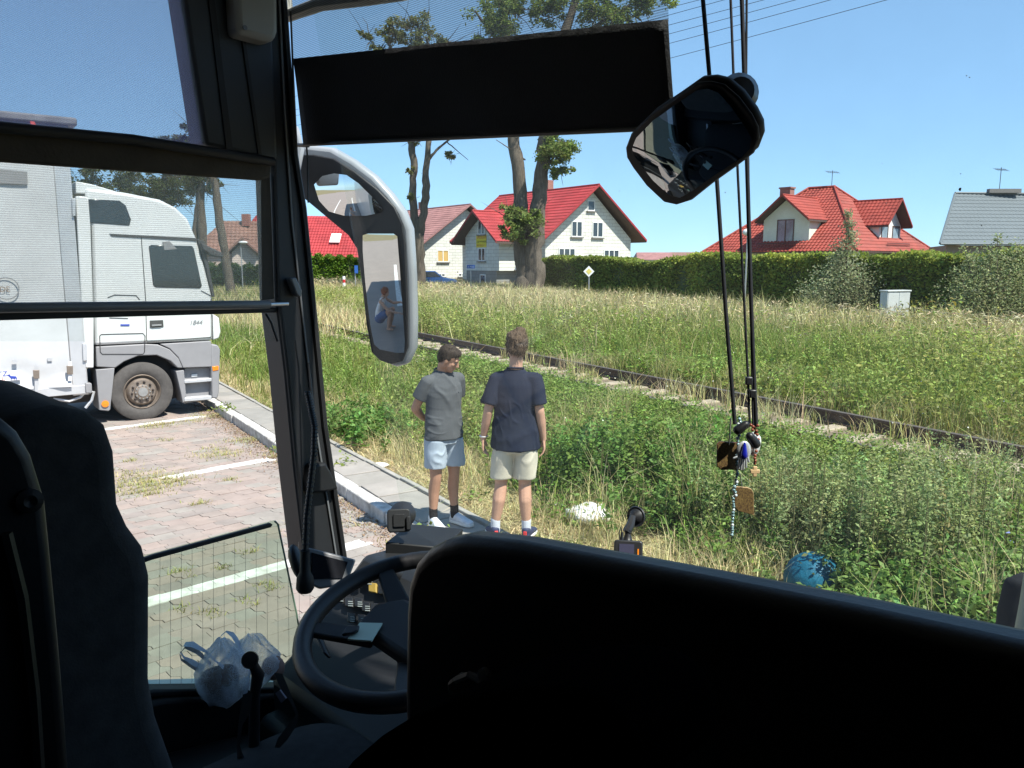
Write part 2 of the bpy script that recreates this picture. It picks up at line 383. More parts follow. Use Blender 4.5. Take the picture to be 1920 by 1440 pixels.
for i, (yy, u0, w0, r) in enumerate(cells):
    par = 0; n_ = (PU*u0+PWv*w0)@KN
    white = r % 20 == 0 and n_ < 2.7 and not (r == 20 and n_ < 1.55 and random.random() < .8)
    kind = 5 if white else (4 if random.random() < (.75 if n_ > 1.75 and r < 9 else .16) else random.randrange(4))
    o3 = PU*u0+PWv*w0+UP*random.uniform(-.004, .003)
    if i < 300:
        o = bpy.data.objects.new('paver', paver_mesh(kind, par)); COL.objects.link(o); o.parent = lot_o; o.location = tuple(o3)
        o.rotation_euler = (random.gauss(0, .006), random.gauss(0, .006), 0)
    else:
        rest.setdefault(kind, MB()).prism([q+o3-UP*.03 for q in paver_shape(par)], UP*.03)
bigm = MB(); mats = [*m_pav, m_grey, m_white]; mi = []
for k, b in rest.items(): bigm.add(b.v, b.f); mi += [k]*len(b.f)
fo = bigm.build('paver_field', None, lot_o, recalc=False, kind='stuff')
for m_ in mats: fo.data.materials.append(m_)
fo.data.polygons.foreach_set('material_index', mi)
print('pavers', len(cells))
for k in range(-1, 1):   # the bay lines run on beside and behind the coach
    c0 = PWv*(6.05+3.53*k)
    b = MB(); b.prism([PU*a+c0+PWv*w_+UP*-.0148 for a, w_ in ((-16, -.1), (-3.2 if k == 0 else -6.5, -.1), (-3.2 if k == 0 else -6.5, .1), (-16, .1))], UP*.004); struct(b.build('painted_line', m_white))
# ---- kerb and slabs
m_kerb = mat('white painted kerb, chipped', (.27, .25, .22), .85, .08, 6, .5, 60, col2=(.60, .59, .56), thr=.48)
m_slab = [mat('grey concrete slab '+k, c, .9, .14, 3, .4, 120) for k, c in (('a', (.27, .255, .225)), ('b', (.245, .235, .21)), ('c', (.295, .275, .245)))]
m_edge = mat('grey edging stone', (.30, .29, .26), .9, .15, 6, .4, 80)
kb = MB(); kb.prism([NS(3.05, -8, -.2), NS(3.16, -8, -.2), NS(3.16, 20, -.2), NS(3.05, 20, -.2)], UP*.28); kerb_o = struct(kb.build('kerb', m_edge))
for k in range(-6, 19):
    b = MB(); dn = random.uniform(-.012, .012); dz = random.uniform(-.008, .008)
    b.prism([NS(3.03+dn, k+.008, -.1), NS(3.18+dn, k+.008, -.1), NS(3.18+dn, k+.992, -.1), NS(3.03+dn, k+.992, -.1)], UP*(.22+dz))
    b.build('kerbstone', m_kerb, kerb_o, bevel=.014)
sb = MB(); sb.prism([NS(3.19, -8, -.05), NS(3.69, -8, -.05), NS(3.69, 20, -.05), NS(3.19, 20, -.05)], UP*.12); side_o = struct(sb.build('sidewalk', m_edge))
for k in range(-14, 40):
    b = MB(); dz = random.uniform(-.006, .006); s0 = k*.5
    b.prism([NS(3.2, s0+.006, .07), NS(3.66, s0+.006, .07), NS(3.66, s0+.494, .07), NS(3.2, s0+.494, .07)], UP*(.048+dz))
    b.build('slab', random.choice(m_slab), side_o, bevel=.006, seg=1)
for k in range(-7, 20):
    b = MB(); b.prism([NS(3.67, k+.005, -.05), NS(3.73, k+.005, -.05), NS(3.73, k+.995, -.05), NS(3.67, k+.995, -.05)], UP*(.185+random.uniform(-.01, .01)))
    b.build('edging_stone', m_edge, side_o, bevel=.006, seg=1)
# ---- railway
m_rail = mat('rusty dark rail steel', (.085, .055, .042), .6, .3, 9, .3, 60, metal=.25)
m_railtop = mat('dull rail head', (.15, .12, .10), .45, .2, 9, metal=.4)
m_sleeper = mat('pale concrete sleeper', (.36, .30, .225), .9, .2, 4, .5, 50)
m_ballast = mat('sandy ballast', (.17, .13, .09), .95, .5, 30, .9, 45)
track = thing('railway_track', 'single rusty railway track running diagonally through the overgrown meadow', 'railway track', RT(9.36, 8, .2))
bb = MB(); bb.prism([RT(7.2, -12, .0), RT(10.1, -12, .0), RT(9.8, -12, .30), RT(7.5, -12, .30)], RS*62); bb.build('ballast_bed', m_ballast, track)
for mo in (9.36-1.5, 9.36):
    prof = [(-.07, 0), (.07, 0), (.07, .015), (.012, .035), (.012, .125), (.036, .135), (.036, .165), (-.036, .165), (-.036, .135), (-.012, .125), (-.012, .035), (-.07, .015)]
    b = MB(); b.prism([RT(mo+a*1.1, -12, .335+z) for a, z in prof], RS*62); r_ = b.build('rail', m_rail, track)
    b = MB(); b.prism([RT(mo-.036, -12, .5015), RT(mo+.036, -12, .5015), RT(mo+.03, -12, .5065), RT(mo-.03, -12, .5065)], RS*62); b.build('rail_head', m_railtop, r_)
for k in range(74):
    t = -8+k*.6; b = MB(); dz = random.uniform(-.01, .01)
    pr = [(-.13, 0), (.13, 0), (.11, .16), (-.11, .16)]
    b.prism([RT(9.36-.75-1.2, t+a, .165+z+dz) for a, z in pr], RN*2.4); b.build('sleeper', m_sleeper, track, bevel=.01, seg=1)
# ================================================================ HOUSES
m_frame = mat('white window frame', (.78, .78, .76), .4, .04, 5)
m_brownframe = mat('brown window frame', (.10, .05, .035), .5, .15, 8)
m_pane = mat('dark window glass', (.035, .045, .055), .06, .1, 2, spec=.8)
m_sill = mat('dark window sill', (.16, .15, .14), .7, .1, 6)
def roofmat(name, c, var=.24): return mat(name, c, .55, var, .9, .15, 20, spec=.3)
m_red = roofmat('red metal roof sheet', (.33, .040, .042)); m_redfade = roofmat('faded dull red roof sheet', (.30, .15, .14))
m_tile = roofmat('orange red clay roof tile', (.29, .050, .034), .26); m_greyroof = roofmat('grey metal roof sheet', (.13, .15, .16), .06); m_brownroof = roofmat('brown roof tile', (.23, .13, .10))
m_soffit = mat('dark timber soffit', (.085, .055, .045), .8, .2, 5)
m_brickch = blockmat('red chimney brick', (.36, .10, .07), (.30, .08, .06), (.3, .26, .22), .25, .08, .012, (.8, .6, 0), .3)
class House:
    def __init__(s, O, az): s.O = V(O[0], O[1], 0); s.a = V(math.sin(az), math.cos(az), 0); s.b = V(-math.cos(az), math.sin(az), 0)
    def P(s, a, b, z): return s.O+s.a*a+s.b*b+UP*z
    def win(s, root, face, off, u0, u1, z0, z1, cols=2, m=None, rows=1, blind=None):
        m = m or m_frame; A, N = (s.a, -s.b) if face == 'A' else (s.b, -s.a)
        o = (s.O+s.b*off) if face == 'A' else (s.O+s.a*off)
        fr = MB(); d = .07
        for (x0, x1, y0, y1) in [(u0, u1, z0, z0+d), (u0, u1, z1-d, z1), (u0, u0+d, z0+d, z1-d), (u1-d, u1, z0+d, z1-d)]+\
                [(u0+(u1-u0)*k/cols-d*.6, u0+(u1-u0)*k/cols+d*.6, z0+d, z1-d) for k in range(1, cols)]:
            fr.para(o+A*x0+UP*y0+N*.002, A*(x1-x0), UP*(y1-y0), N*.05)
        f = fr.build('window', m, root)
        for k in range(cols):
            p = MB(); x0 = u0+(u1-u0)*k/cols+d*.6; x1 = u0+(u1-u0)*(k+1)/cols-d*.6
            p.para(o+A*x0+UP*(z0+d)+N*.004, A*(x1-x0), UP*(z1-z0-2*d), N*.014); p.build('pane', blind or m_pane, f)
        q = MB(); q.para(o+A*(u0-.08)+UP*(z0-.09)+N*.002, A*(u1-u0+.16), UP*.08, N*.14); q.build('sill', m_sill, f)
def slope(mb, e0, e1, r1, r0, course=.36, wave=.22, lift=.035, amp=.018):
    e0, e1, r1, r0 = [np.asarray(p, float) for p in (e0, e1, r1, r0)]
    A = unit(e1-e0); N = unit(np.cross(e1-e0, r0-e0)); N = N if N[2] > 0 else -N
    H = np.linalg.norm((r0-e0)-A*((r0-e0)@A)); nc = max(1, int(H/course))
    for k in range(nc):
        v0, v1 = k/nc, min(1, (k+1.12)/nc)
        row = []
        for v, l in ((v0, lift), (v1, 0.0)):
            L = e0+(r0-e0)*v; R = e1+(r1-e1)*v; row.append((L, R, l))
        (L0, R0, l0), (L1, R1, l1) = row
        x0 = (L0-e0)@A; x1 = (R0-e0)@A; n = max(1, int((x1-x0)/(wave/4))); vs = []; fs = []
        for i in range(n+1):
            x = x0+(x1-x0)*i/n; h = amp*math.sin(2*math.pi*x/wave)
            w_ = min(max(x, (L1-e0)@A), (R1-e0)@A)
            lo = L0+A*(x-x0)+N*(l0+h); hi = L1+A*(w_-(L1-e0)@A)+N*(l1+h)
            vs += [lo, hi, lo-N*(lift+.02)]
        for i in range(n): fs += [(3*i, 3*i+3, 3*i+4, 3*i+1), (3*i+2, 3*i+5, 3*i+3, 3*i)]
        mb.add(vs, fs)
def gable_roof(root, m, P0, along, axw, half, over_e, z_ridge, pitch, length, course=.36, wave=.22, thick=.16, name='roof', trim=None):
    # P0 point under ridge at the front end (z ignored); along = unit ridge direction; axw = unit across
    dz = math.tan(pitch)*(half+over_e); zb = z_ridge-dz
    f0 = V(P0[0], P0[1], 0)
    rt = MB()
    for sg in (-1, 1):
        e0 = f0+axw*sg*(half+over_e)+UP*zb; e1 = e0+along*length; r0 = f0+UP*z_ridge; r1 = r0+along*length
        slope(rt, e0, e1, r1, r0, course, wave)
    ro = rt.build(name, m, root, recalc=False)
    un = MB()
    for sg in (-1, 1):
        e0 = f0+axw*sg*(half+over_e)+UP*(zb-thick); r0 = f0+UP*(z_ridge-thick)
        un.prism([e0+along*.02, r0+along*.02, r0+along*.02+UP*(thick-.03), e0+along*.02+UP*(thick-.03)], along*(length-.04))
    un.build('soffit', m_soffit, ro)
    tr = MB()
    for sg in (-1, 1):   # verge flashing on both gable ends
        for q in (-.03, length-.03):
            e0 = f0+axw*sg*(half+over_e)+UP*(zb-.1)+along*q; r0 = f0+UP*(z_ridge-.1)+along*q
            tr.prism([e0, r0, r0+UP*.16, e0+UP*.16], along*.06)
    tr.tube([f0+UP*(z_ridge+.03)+along*-.02, f0+UP*(z_ridge+.03)+along*(length+.02)], .07, 6)
    tr.build('ridge_trim', trim or m, ro)
    return ro
# ---- main white block house with the bright red roof
O = W(1022, 545, 56); hs = House(O, math.radians(53))
wA = blockmat('white aerated concrete block', (.74, .73, .67), (.66, .655, .60), (.42, .40, .36), .6, .25, .014, tuple(hs.a), .5)
wB = blockmat('white aerated concrete block, side', (.74, .73, .67), (.66, .655, .60), (.42, .40, .36), .6, .25, .014, tuple(hs.b), .5)
wG = blockmat('grey concrete base block', (.30, .30, .28), (.24, .24, .23), (.2, .19, .18), .4, .25, .014, tuple(hs.b), .5)
H1 = thing('block_house', 'unplastered white block house with bright red roof behind the double trunked tree', 'house', hs.P(4, 4, .6))
b = MB(); b.prism([hs.P(0, 0, .3), hs.P(8.4, 0, .3), hs.P(8.4, 0, 4.35), hs.P(4.3, 0, 7.75), hs.P(.0, 0, 4.35)], hs.b*10.5); b.build('wall', wA, H1)
gable_roof(H1, m_red, hs.P(4.3, -.8, 0), hs.b, hs.a, 4.15, .85, 8.1, math.radians(37.5), 12.1)
hs.win(H1, 'A', 0, 2.37, 3.41, 4.42, 5.54); hs.win(H1, 'A', 0, 4.40, 5.46, 4.42, 5.54); hs.win(H1, 'A', 0, 3.88, 4.6, 6.3, 7.05, 1)
hs.win(H1, 'A', 0, 1.2, 2.75, 2.2, 3.62, 3); hs.win(H1, 'A', 0, 5.6, 7.15, 2.2, 3.55, 3)
# front wing towards the left
b = MB(); b.prism([hs.P(-2.4, 2.2, 2.02), hs.P(-2.4, 6.45, 2.02), hs.P(-2.4, 6.45, 4.55), hs.P(-2.4, 4.32, 5.95), hs.P(-2.4, 2.2, 4.55)], hs.a*3.4); b.build('wing_wall', wB, H1)
b = MB(); b.para(hs.P(-2.35, 2.6, .2), hs.a*3.2, hs.b*3.8, UP*1.82); b.build('base_wall', wG, H1)
gable_roof(H1, m_red, hs.P(-3.2, 4.32, 0), hs.a, hs.b, 2.12, .75, 6.25, math.radians(37.5), 4.4)
hs.win(H1, 'B', -2.4, 3.85, 4.75, 4.6, 5.6); hs.win(H1, 'B', -2.4, 3.85, 4.75, 2.7, 3.65); hs.win(H1, 'B', -2.35, 3.9, 4.6, .75, 1.75, 1)
hs.win(H1, 'A', 2.2, -1.0, -.3, 2.1, 3.8, 1)
b = MB(); b.box(hs.P(4.9, 5.6, 8.35), (.55, .5, 1.2), (hs.a, hs.b, UP)); b.build('chimney', m_brickch, H1)
m_yel = mat('yellow banner vinyl', (.75, .62, .03), .5, .04, 3); m_redtx = mat('red print', (.62, .08, .03), .5, .05, 3); m_dark = mat('black print', (.03, .03, .03), .5, .05, 3); m_blu = mat('blue print', (.03, .06, .35), .5, .05, 3)
BN = thing('sale_banner', 'yellow banner with red and black lettering between the two windows of the block house wing', 'banner', hs.P(-2.45, 4.3, 3.7))
b = MB(); b.para(hs.P(-2.425, 3.72, 3.68), hs.b*1.28, hs.a*.018, UP*.9); b.build('sheet', m_yel, BN)
for k, (tx, m_, sz) in enumerate((('SPRZEDAM', m_redtx, .25), ('LUB WYNAJMĘ', m_dark, .185), ('503 305 211', m_redtx, .2))):
    text('lettering', tx, hs.P(-2.432, 4.93, 4.3-k*.27), -hs.b, UP, sz, m_, BN)
# ---- second block house with faded roof
O = W(792, 530, 70); h2 = House(O, math.radians(53))
H2 = thing('block_house', 'unplastered block house with faded dull red roof left of the bright red one', 'house', h2.P(4, 4, .6))
b = MB(); b.prism([h2.P(-.2, 0, .2), h2.P(9.5, 0, .2), h2.P(9.5, 0, 4.2), h2.P(4.7, 0, 7.35), h2.P(-.2, 0, 3.9)], h2.b*14); b.build('wall', wA, H2)
gable_roof(H2, m_redfade, h2.P(4.7, -.7, 0), h2.b, h2.a, 4.8, .6, 7.75, math.radians(35), 14.5)
h2.win(H2, 'A', 0, 1.55, 2.75, 2.65, 3.72, 2, blind=mat('boarded window', (.55, .36, .12), .7, .1, 4)); h2.win(H2, 'A', 0, 1.6, 2.35, 1.35, 1.65, 2); h2.win(H2, 'A', 0, 3.75, 4.5, 1.35, 1.65, 2); h2.win(H2, 'A', 0, 4.4, 5.4, 4.7, 5.5, 2)
b = MB(); b.para(h2.P(-.3, -.06, .2), h2.a*9.8, h2.b*.05, UP*1.0); b.build('base_wall', mat('cream base render', (.52, .45, .33), .9, .1, 3), H2)
b = MB(); b.box(h2.P(5.4, 9, 8.1), (.5, .5, .9), (h2.a, h2.b, UP)); b.build('chimney', m_brickch, H2)
# ---- big red tiled house on the right
m_render = mat('pale greenish render', (.62, .66, .56), .9, .06, 2); m_whiter = mat('white render', (.74, .74, .70), .9, .05, 2)
O = W(1600, 545, 58); h3 = House(O, math.radians(48))
H3 = thing('tiled_house', 'large house with orange red tiled hip roof and two gabled dormers behind the hedge', 'house', h3.P(6, 6, .6))
b = MB(); b.para(h3.P(.6, .6, .3), h3.a*13.4, h3.b*11.8, UP*3.1); b.build('wall', m_render, H3)
rt = MB(); Z0, ZR = 3.45, 8.75; e = .1
c00, c10, c11, c01 = h3.P(-e, -e, Z0), h3.P(14.6, -e, Z0), h3.P(14.6, 13.1, Z0), h3.P(-e, 13.1, Z0); ra, rb = h3.P(7.0, 5.4, ZR), h3.P(7.0, 7.6, ZR)
slope(rt, c00, c10, ra, ra, .36, .3, .04, .03); slope(rt, c01, c00, ra, rb, .36, .3, .04, .03); slope(rt, c11, c01, rb, rb, .36, .3); slope(rt, c10, c11, rb, ra, .36, .3)
rf = rt.build('roof', m_tile, H3, recalc=False)
b = MB()
for p, q in ((c00, ra), (c10, ra), (c11, rb), (c01, rb), (ra, rb)): b.tube([p+UP*.05, q+UP*.08], .1, 6)
b.build('ridge_tiles', m_tile, rf)
b = MB(); b.prism([h3.P(-e, -e, Z0-.12), h3.P(14.6, -e, Z0-.12), h3.P(14.6, 13.1, Z0-.12), h3.P(-e, 13.1, Z0-.12)], UP*.1); b.build('soffit', m_soffit, rf)
gable_roof(H3, m_tile, h3.P(.2, 6.15, 0), h3.a, h3.b, 1.95, .35, 7.8, math.radians(40), 5.7, .36, .3)
b = MB(); b.prism([h3.P(1, 4.2, 2.4), h3.P(1, 8.1, 2.4), h3.P(1, 8.1, 5.95), h3.P(1, 6.15, 7.5), h3.P(1, 4.2, 5.95)], h3.a*4); b.build('dormer_wall', m_render, H3)
gable_roof(H3, m_tile, h3.P(7.9, .2, 0), h3.b, h3.a, 2.0, .3, 7.55, math.radians(42), 4.4, .36, .3)
b = MB(); b.prism([h3.P(5.9, 1, 2.4), h3.P(9.9, 1, 2.4), h3.P(9.9, 1, 5.5), h3.P(7.9, 1, 7.2), h3.P(5.9, 1, 5.5)], h3.b*4); b.build('dormer_wall', m_whiter, H3)
m_cur = mat('window glass before pale curtains', (.20, .25, .29), .08, .35, 1.2, spec=.7)  # bluish pane colour holds the reflected sky as well as the curtains
h3.win(H3, 'B', 1, 5.45, 6.9, 3.1, 5.95, 2, m_brownframe, blind=m_cur); h3.win(H3, 'A', 1, 6.3, 7.5, 3.1, 5.5, 1, m_brownframe, blind=m_cur); h3.win(H3, 'A', 1, 8.3, 9.6, 3.1, 5.5, 1, m_brownframe, blind=m_cur)
m_iron = mat('black balcony iron', (.03, .03, .03), .5, .1, 8)
for (p, ax, L_) in ((h3.P(.25, 4.1, 3.15), h3.b, 4.1), (h3.P(5.8, .25, 3.15), h3.a, 4.2)):
    b = MB(); b.tube([p+UP*.95, p+ax*L_+UP*.95], .025, 5); b.tube([p+UP*.1, p+ax*L_+UP*.1], .02, 5)
    for k in range(29): b.tube([p+ax*L_*k/28+UP*.1, p+ax*L_*k/28+UP*.95], .012, 4)
    b.build('balcony_railing', m_iron, H3)
b = MB(); b.box(h3.P(3.5, 7.6, 7.9), (.7, .9, 1.3), (h3.a, h3.b, UP)); b.box(h3.P(3.5, 7.6, 8.6), (.85, 1.05, .12), (h3.a, h3.b, UP)); b.build('chimney', m_brickch, H3)
def antenna(name, label, base, h):
    a = thing(name, label, 'antenna', base); b = MB(); b.tube([base, base+UP*h], .025, 5)
    b.build('mast', m_iron, a); b = MB(); b.tube([base+V(-.6, -.2, h*.9), base+V(.6, .2, h*.9)], .015, 4)
    for k in range(6): c = base+V(-.5+.2*k, -.17+.066*k, h*.9); b.tube([c+V(-.08, .25, .12), c+V(.08, -.25, -.12)], .012, 4)
    b.build('aerial', m_iron, a)
antenna('roof_antenna', 'thin aerial on the ridge of the orange red tiled house', h3.P(7, 5.6, 8.7), 1.4)
# ---- grey roofed house at the right edge
H4 = thing('grey_roof_house', 'house with a plain grey metal roof at the right edge behind shrubs', 'house', (36, 62, .6))
e0, e1, r0, r1 = V(29.9, 56, 3.92), V(52, 59, 3.92), V(33.4, 61, 7.75), V(52, 63, 7.75)
rt = MB(); slope(rt, e0, e1, r1, r0, .4, .35, .03, .02); r4 = rt.build('roof', m_greyroof, H4, recalc=False)
b = MB(); b.tube([r0+UP*.04, r1+UP*.04], .09, 6); b.tube([e0, r0], .08, 6); b.tube([e0+V(0, -.06, -.04), e1+V(0, -.06, -.04)], .08, 6); b.build('roof_trim', m_greyroof, r4)
b = MB(); b.para(e0+V(1.0, .9, -3.6), V(20, 2.4, 0), V(2.9, 8, 0), UP*3.5); b.prism([e0+V(.25, .3, -.1), r0+V(.2, 0, -.12), r0+V(3.2, 4.6, -3.9)], V(.1, .02, 0)); b.build('wall', mat('grey brown render', (.23, .20, .17), .9, .1, 2), H4)
b = MB(); b.box(V(37.2, 61.2, 7.95), (2.4, .4, .3)); b.build('chimney', m_sill, H4)
antenna('roof_antenna', 'tall aerial with several bars above the grey metal roof', V(36.9, 61.3, 8.0), 1.7)
# ---- low houses on the left
H5 = thing('red_roof_house', 'low house with a broad red roof and one skylight behind the left thuja hedge', 'house', (-16, 70, .6))
e0, e1, r0, r1 = V(-24, 66.5, 3.2), V(-11.6, 66.5, 3.0), V(-22.5, 71, 6.75), V(-13.6, 71, 6.6)
rt = MB(); slope(rt, e0, e1, r1, r0, .36, .25, .03, .02); slope(rt, e1, V(-11.6, 75, 3.0), r1, r1, .36, .25); rt.build('roof', m_red, H5, recalc=False)
b = MB(); b.para(V(-23.4, 67, .3), V(11.4, 0, 0), V(0, 7, 0), UP*2.8); b.build('wall', m_render, H5)
A_, N_ = unit(e1-e0), unit(np.cross(e1-e0, r0-e0)); c = V(-15.0, 68.2, 4.63); dn = unit(np.cross(N_, A_))
b = MB(); b.para(c-A_*.42-dn*.6-N_*.02, A_*.84, dn*1.2, N_*.09); sk = b.build('skylight', m_frame, H5)
b = MB(); b.para(c-A_*.34-dn*.5+N_*.071, A_*.68, dn*1.0, N_*.012); b.build('pane', mat('sky reflecting skylight glass', (.5, .56, .6), .08, .05, 2, spec=.9), sk)  # pale pane colour stands in for reflected sky
H6 = thing('brown_roof_house', 'house with a brown tiled roof and small porch gable seen behind the truck cab', 'house', (-20, 62, .6))
e0, e1, r0, r1 = V(-23.6, 58, 3.3), V(-16, 60, 3.3), V(-22.0, 61.5, 5.75), V(-17, 62.5, 5.6)
rt = MB(); slope(rt, e0, e1, r1, r0, .36, .3); slope(rt, V(-22.5, 66, 3.3), e0, r0, r0, .36, .3); rt.build('roof', m_brownroof, H6, recalc=False)
b = MB(); b.prism([V(-23, 58.5, .3), V(-16.2, 60.3, .3), V(-16.2, 60.3, 3.2), V(-23, 58.5, 3.2)], V(-1, 5, 0)); b.build('wall', mat('pink beige render', (.55, .42, .36), .9, .05, 3), H6)
b = MB(); b.prism([V(-20.1, 57.4, 1), V(-18.5, 57.8, 1), V(-18.5, 57.8, 3.3), V(-19.3, 57.6, 4.1), V(-20.1, 57.4, 3.3)], V(-.4, 2.4, 0)); b.build('porch', mat('pale porch render', (.62, .52, .46), .9, .05, 3), H6)
gable_roof(H6, m_brownroof, V(-19.25, 57.1, 0), unit(V(-.17, 1, 0)), unit(V(1, .17, 0)), .8, .25, 4.3, math.radians(42), 3.0)
b = MB(); b.box(V(-20.3, 61.5, 5.8), (.55, .5, .9)); b.build('chimney', m_brickch, H6)
# far roofs on the horizon
for k, (px, Y, w_, zz, mt) in enumerate(((1228, 150, 6, 4.6, m_redfade), (1292, 170, 7, 4.9, m_brownroof), (1300, 230, 12, 4.2, m_greyroof))):
    p = W(px, 480, Y); F_ = thing('distant_house', ('tiny faded red roof just above the hedge beside the block house', 'tiny brown roof above the hedge under the interior mirror', 'far grey roof on the horizon left of the hanging cords')[k], 'house', (p[0], p[1], .6))
    b = MB(); b.prism([V(p[0]-w_/2, Y, .3), V(p[0]+w_/2, Y, .3), V(p[0]+w_/2, Y, zz-1.4), V(p[0]-w_/2, Y, zz-1.4)], V(0, 6, 0)); b.build('wall', m_render, F_)
    b = MB(); b.prism([V(p[0]-w_/2-.4, Y-.4, zz-1.4), V(p[0]-w_/2-.4, Y+6.4, zz-1.4), V(p[0]-w_/2, Y+3, zz)], V(w_+.8, 0, 0)); b.build('roof', mt, F_)
# ================================================================ TREES AND HEDGES
m_leaf = leafmat('leaf'); m_bark = mat('furrowed grey brown bark', (.105, .085, .065), .95, .5, 2.2, 1.0, 9, stretch=(5, 5, .8))
G_TREE, G_OLIVE, G_THUJA = (.17, .215, .06), (.20, .205, .075), (.12, .21, .03)
def clump(c, r, n, size, col, shell=.5, zs=.8):
    d = RNG.normal(size=(n, 3)); d /= np.linalg.norm(d, axis=1)[:, None]
    rr = r*(shell+(1-shell)*RNG.random(n))**.8*(1+RNG.normal(0, .12, n)); P = np.asarray(c)+d*rr[:, None]*V(1, 1, zs)
    return leaves_data(P, RNG.uniform(.7, 1.3, n)*size, RNG.uniform(.5, .8, n)*size, .8, tint(n, np.asarray(col)*RNG.uniform(.85, 1.2), .22, .07))
def tree(name, label, base, trunks, clumps, size, col, group=None, cat='tree'):
    t = thing(name, label, cat, base, group)
    for i, (pts, rs) in enumerate(trunks):
        # refine limb with slight wobble
        P = [np.asarray(p, float) for p in pts]; fine = []; fr = []
        for k in range(len(P)-1):
            for q in range(5):
                f = q/5; w_ = (0 if (k == 0 and q == 0) else .18)*rs[k]
                fine.append(P[k]*(1-f)+P[k+1]*f+RNG.normal(0, .7, 3)*w_); fr.append((rs[k]*(1-f)+rs[k+1]*f)*(1+RNG.normal(0, .05)))
        fine.append(P[-1]); fr.append(rs[-1])
        b = MB(); b.tube(fine, fr, 12 if rs[0] > .1 else 6); b.build('trunk' if rs[0] > .15 else 'limb', m_bark, t, smooth=60)
    if clumps:
        parts = []; tw = MB()
        for c, r, n in clumps:
            for _ in range(7):
                e_ = np.asarray(c)+RNG.normal(0, .62, 3)*r; m_ = np.asarray(c)*.5+e_*.5+RNG.normal(0, .12, 3)*r; tw.tube([np.asarray(c)+RNG.normal(0, .12, 3)*r-UP*r*.25, m_, e_, e_+(e_-m_)*.6], [.035*min(r, 1), .022*min(r, 1), .012, .004], 4)
            n = int(n*1.8); k = max(4, int(n/85))
            for _ in range(k):
                d = RNG.normal(size=3); d = d/np.linalg.norm(d)*r*RNG.uniform(.1, 1.1)
                parts.append(clump(np.asarray(c)+d*V(1, 1, .8), r*RNG.uniform(.14, .36), int(n/k), size, col, .1))
        joined('crown', parts, m_leaf, t); tw.build('twigs', m_bark, t, recalc=False, kind='stuff')
    return t
Y = 47
tree('old_tree', 'old tree with two thick leaning trunks and leafy tufts in front of the block house', W(995, 545, Y)*V(1, 1, 0)+UP*.5, [
    ([W(985, 556, Y), W(986, 500, Y), W(976, 420, Y), W(974, 340, Y), W(964, 260, Y), W(955, 130, Y+.3), W(935, -40, Y+.5)], [.78, .55, .45, .38, .33, .28, .2]),
    ([W(1002, 556, Y-.3), W(1000, 490, Y-.3), W(1006, 420, Y-.2), W(1014, 340, Y), W(1022, 260, Y), W(1045, 120, Y), W(1090, -40, Y)], [.72, .56, .46, .41, .37, .3, .2]),
    ([W(958, 110, Y), W(920, 60, Y-1), W(890, 20, Y-1.5)], [.16, .1, .05]), ([W(1040, 150, Y), W(1100, 60, Y-1), W(1180, 10, Y-1.5)], [.18, .12, .06]),
    ([W(1014, 330, Y), W(1045, 285, Y-.5), W(1060, 262, Y-.6)], [.1, .06, .03]), ([W(974, 430, Y), W(958, 405, Y-.6)], [.12, .05]),
    ([W(985, 300, Y), W(950, 275, Y-.3), W(930, 262, Y-.5)], [.05, .03, .02])],
    [(W(975, 425, Y-.9), 1.15, 2600), (W(955, 395, Y-.8), .6, 700), (W(1000, 405, Y-.8), .6, 700), (W(1042, 285, Y-.6), 1.25, 2600), (W(1055, 320, Y-.5), .7, 600), (W(1035, 250, Y), 1.0, 1200),
     (W(930, 40, Y-1), 1.7, 1500), (W(905, 95, Y-1), 1.0, 700), (W(960, 10, Y), 1.8, 1600), (W(1020, 20, Y), 1.5, 1100), (W(1105, 20, Y-1), 2.0, 1500), (W(1200, 5, Y-1), 1.9, 1200), (W(1150, 30, Y-1.2), 1.3, 700), (W(940, -90, Y), 2.5, 1500), (W(1110, -90, Y), 2.8, 1800)],
    .17, G_TREE)
Y = 50
tree('forked_tree', 'slender forked tree with bare knobbly stems beside the wing mirror', W(785, 545, Y)*V(1, 1, 0)+UP*.5, [
    ([W(786, 560, Y), W(786, 500, Y), W(783, 440, Y)], [.42, .4, .36]),
    ([W(782, 445, Y), W(773, 370, Y), W(776, 310, Y), W(770, 260, Y), W(748, 130, Y), W(720, 60, Y)], [.27, .24, .22, .2, .15, .06]),
    ([W(786, 445, Y), W(799, 370, Y), W(798, 320, Y), W(804, 265, Y), W(812, 150, Y), W(800, 70, Y)], [.28, .24, .2, .17, .12, .06]),
    ([W(803, 300, Y), W(822, 278, Y), W(842, 262, Y), W(862, 200, Y)], [.1, .08, .06, .03]), ([W(770, 250, Y), W(750, 262, Y-.2)], [.05, .02]),
    ([W(838, 266, Y), W(860, 285, Y-.3), W(878, 300, Y-.3)], [.04, .025, .015])],
    [(W(845, 292, Y), .42, 220), (W(772, 372, Y-.3), .35, 160), (W(768, 320, Y-.3), .3, 120), (W(785, 262, Y), .5, 250), (W(740, 62, Y), 1.3, 700), (W(785, 55, Y), 1.5, 900), (W(690, 70, Y), .8, 260), (W(830, 80, Y), 1.1, 420), (W(775, 85, Y), 1.2, 500), (W(715, 95, Y), .8, 250)], .16, G_OLIVE)
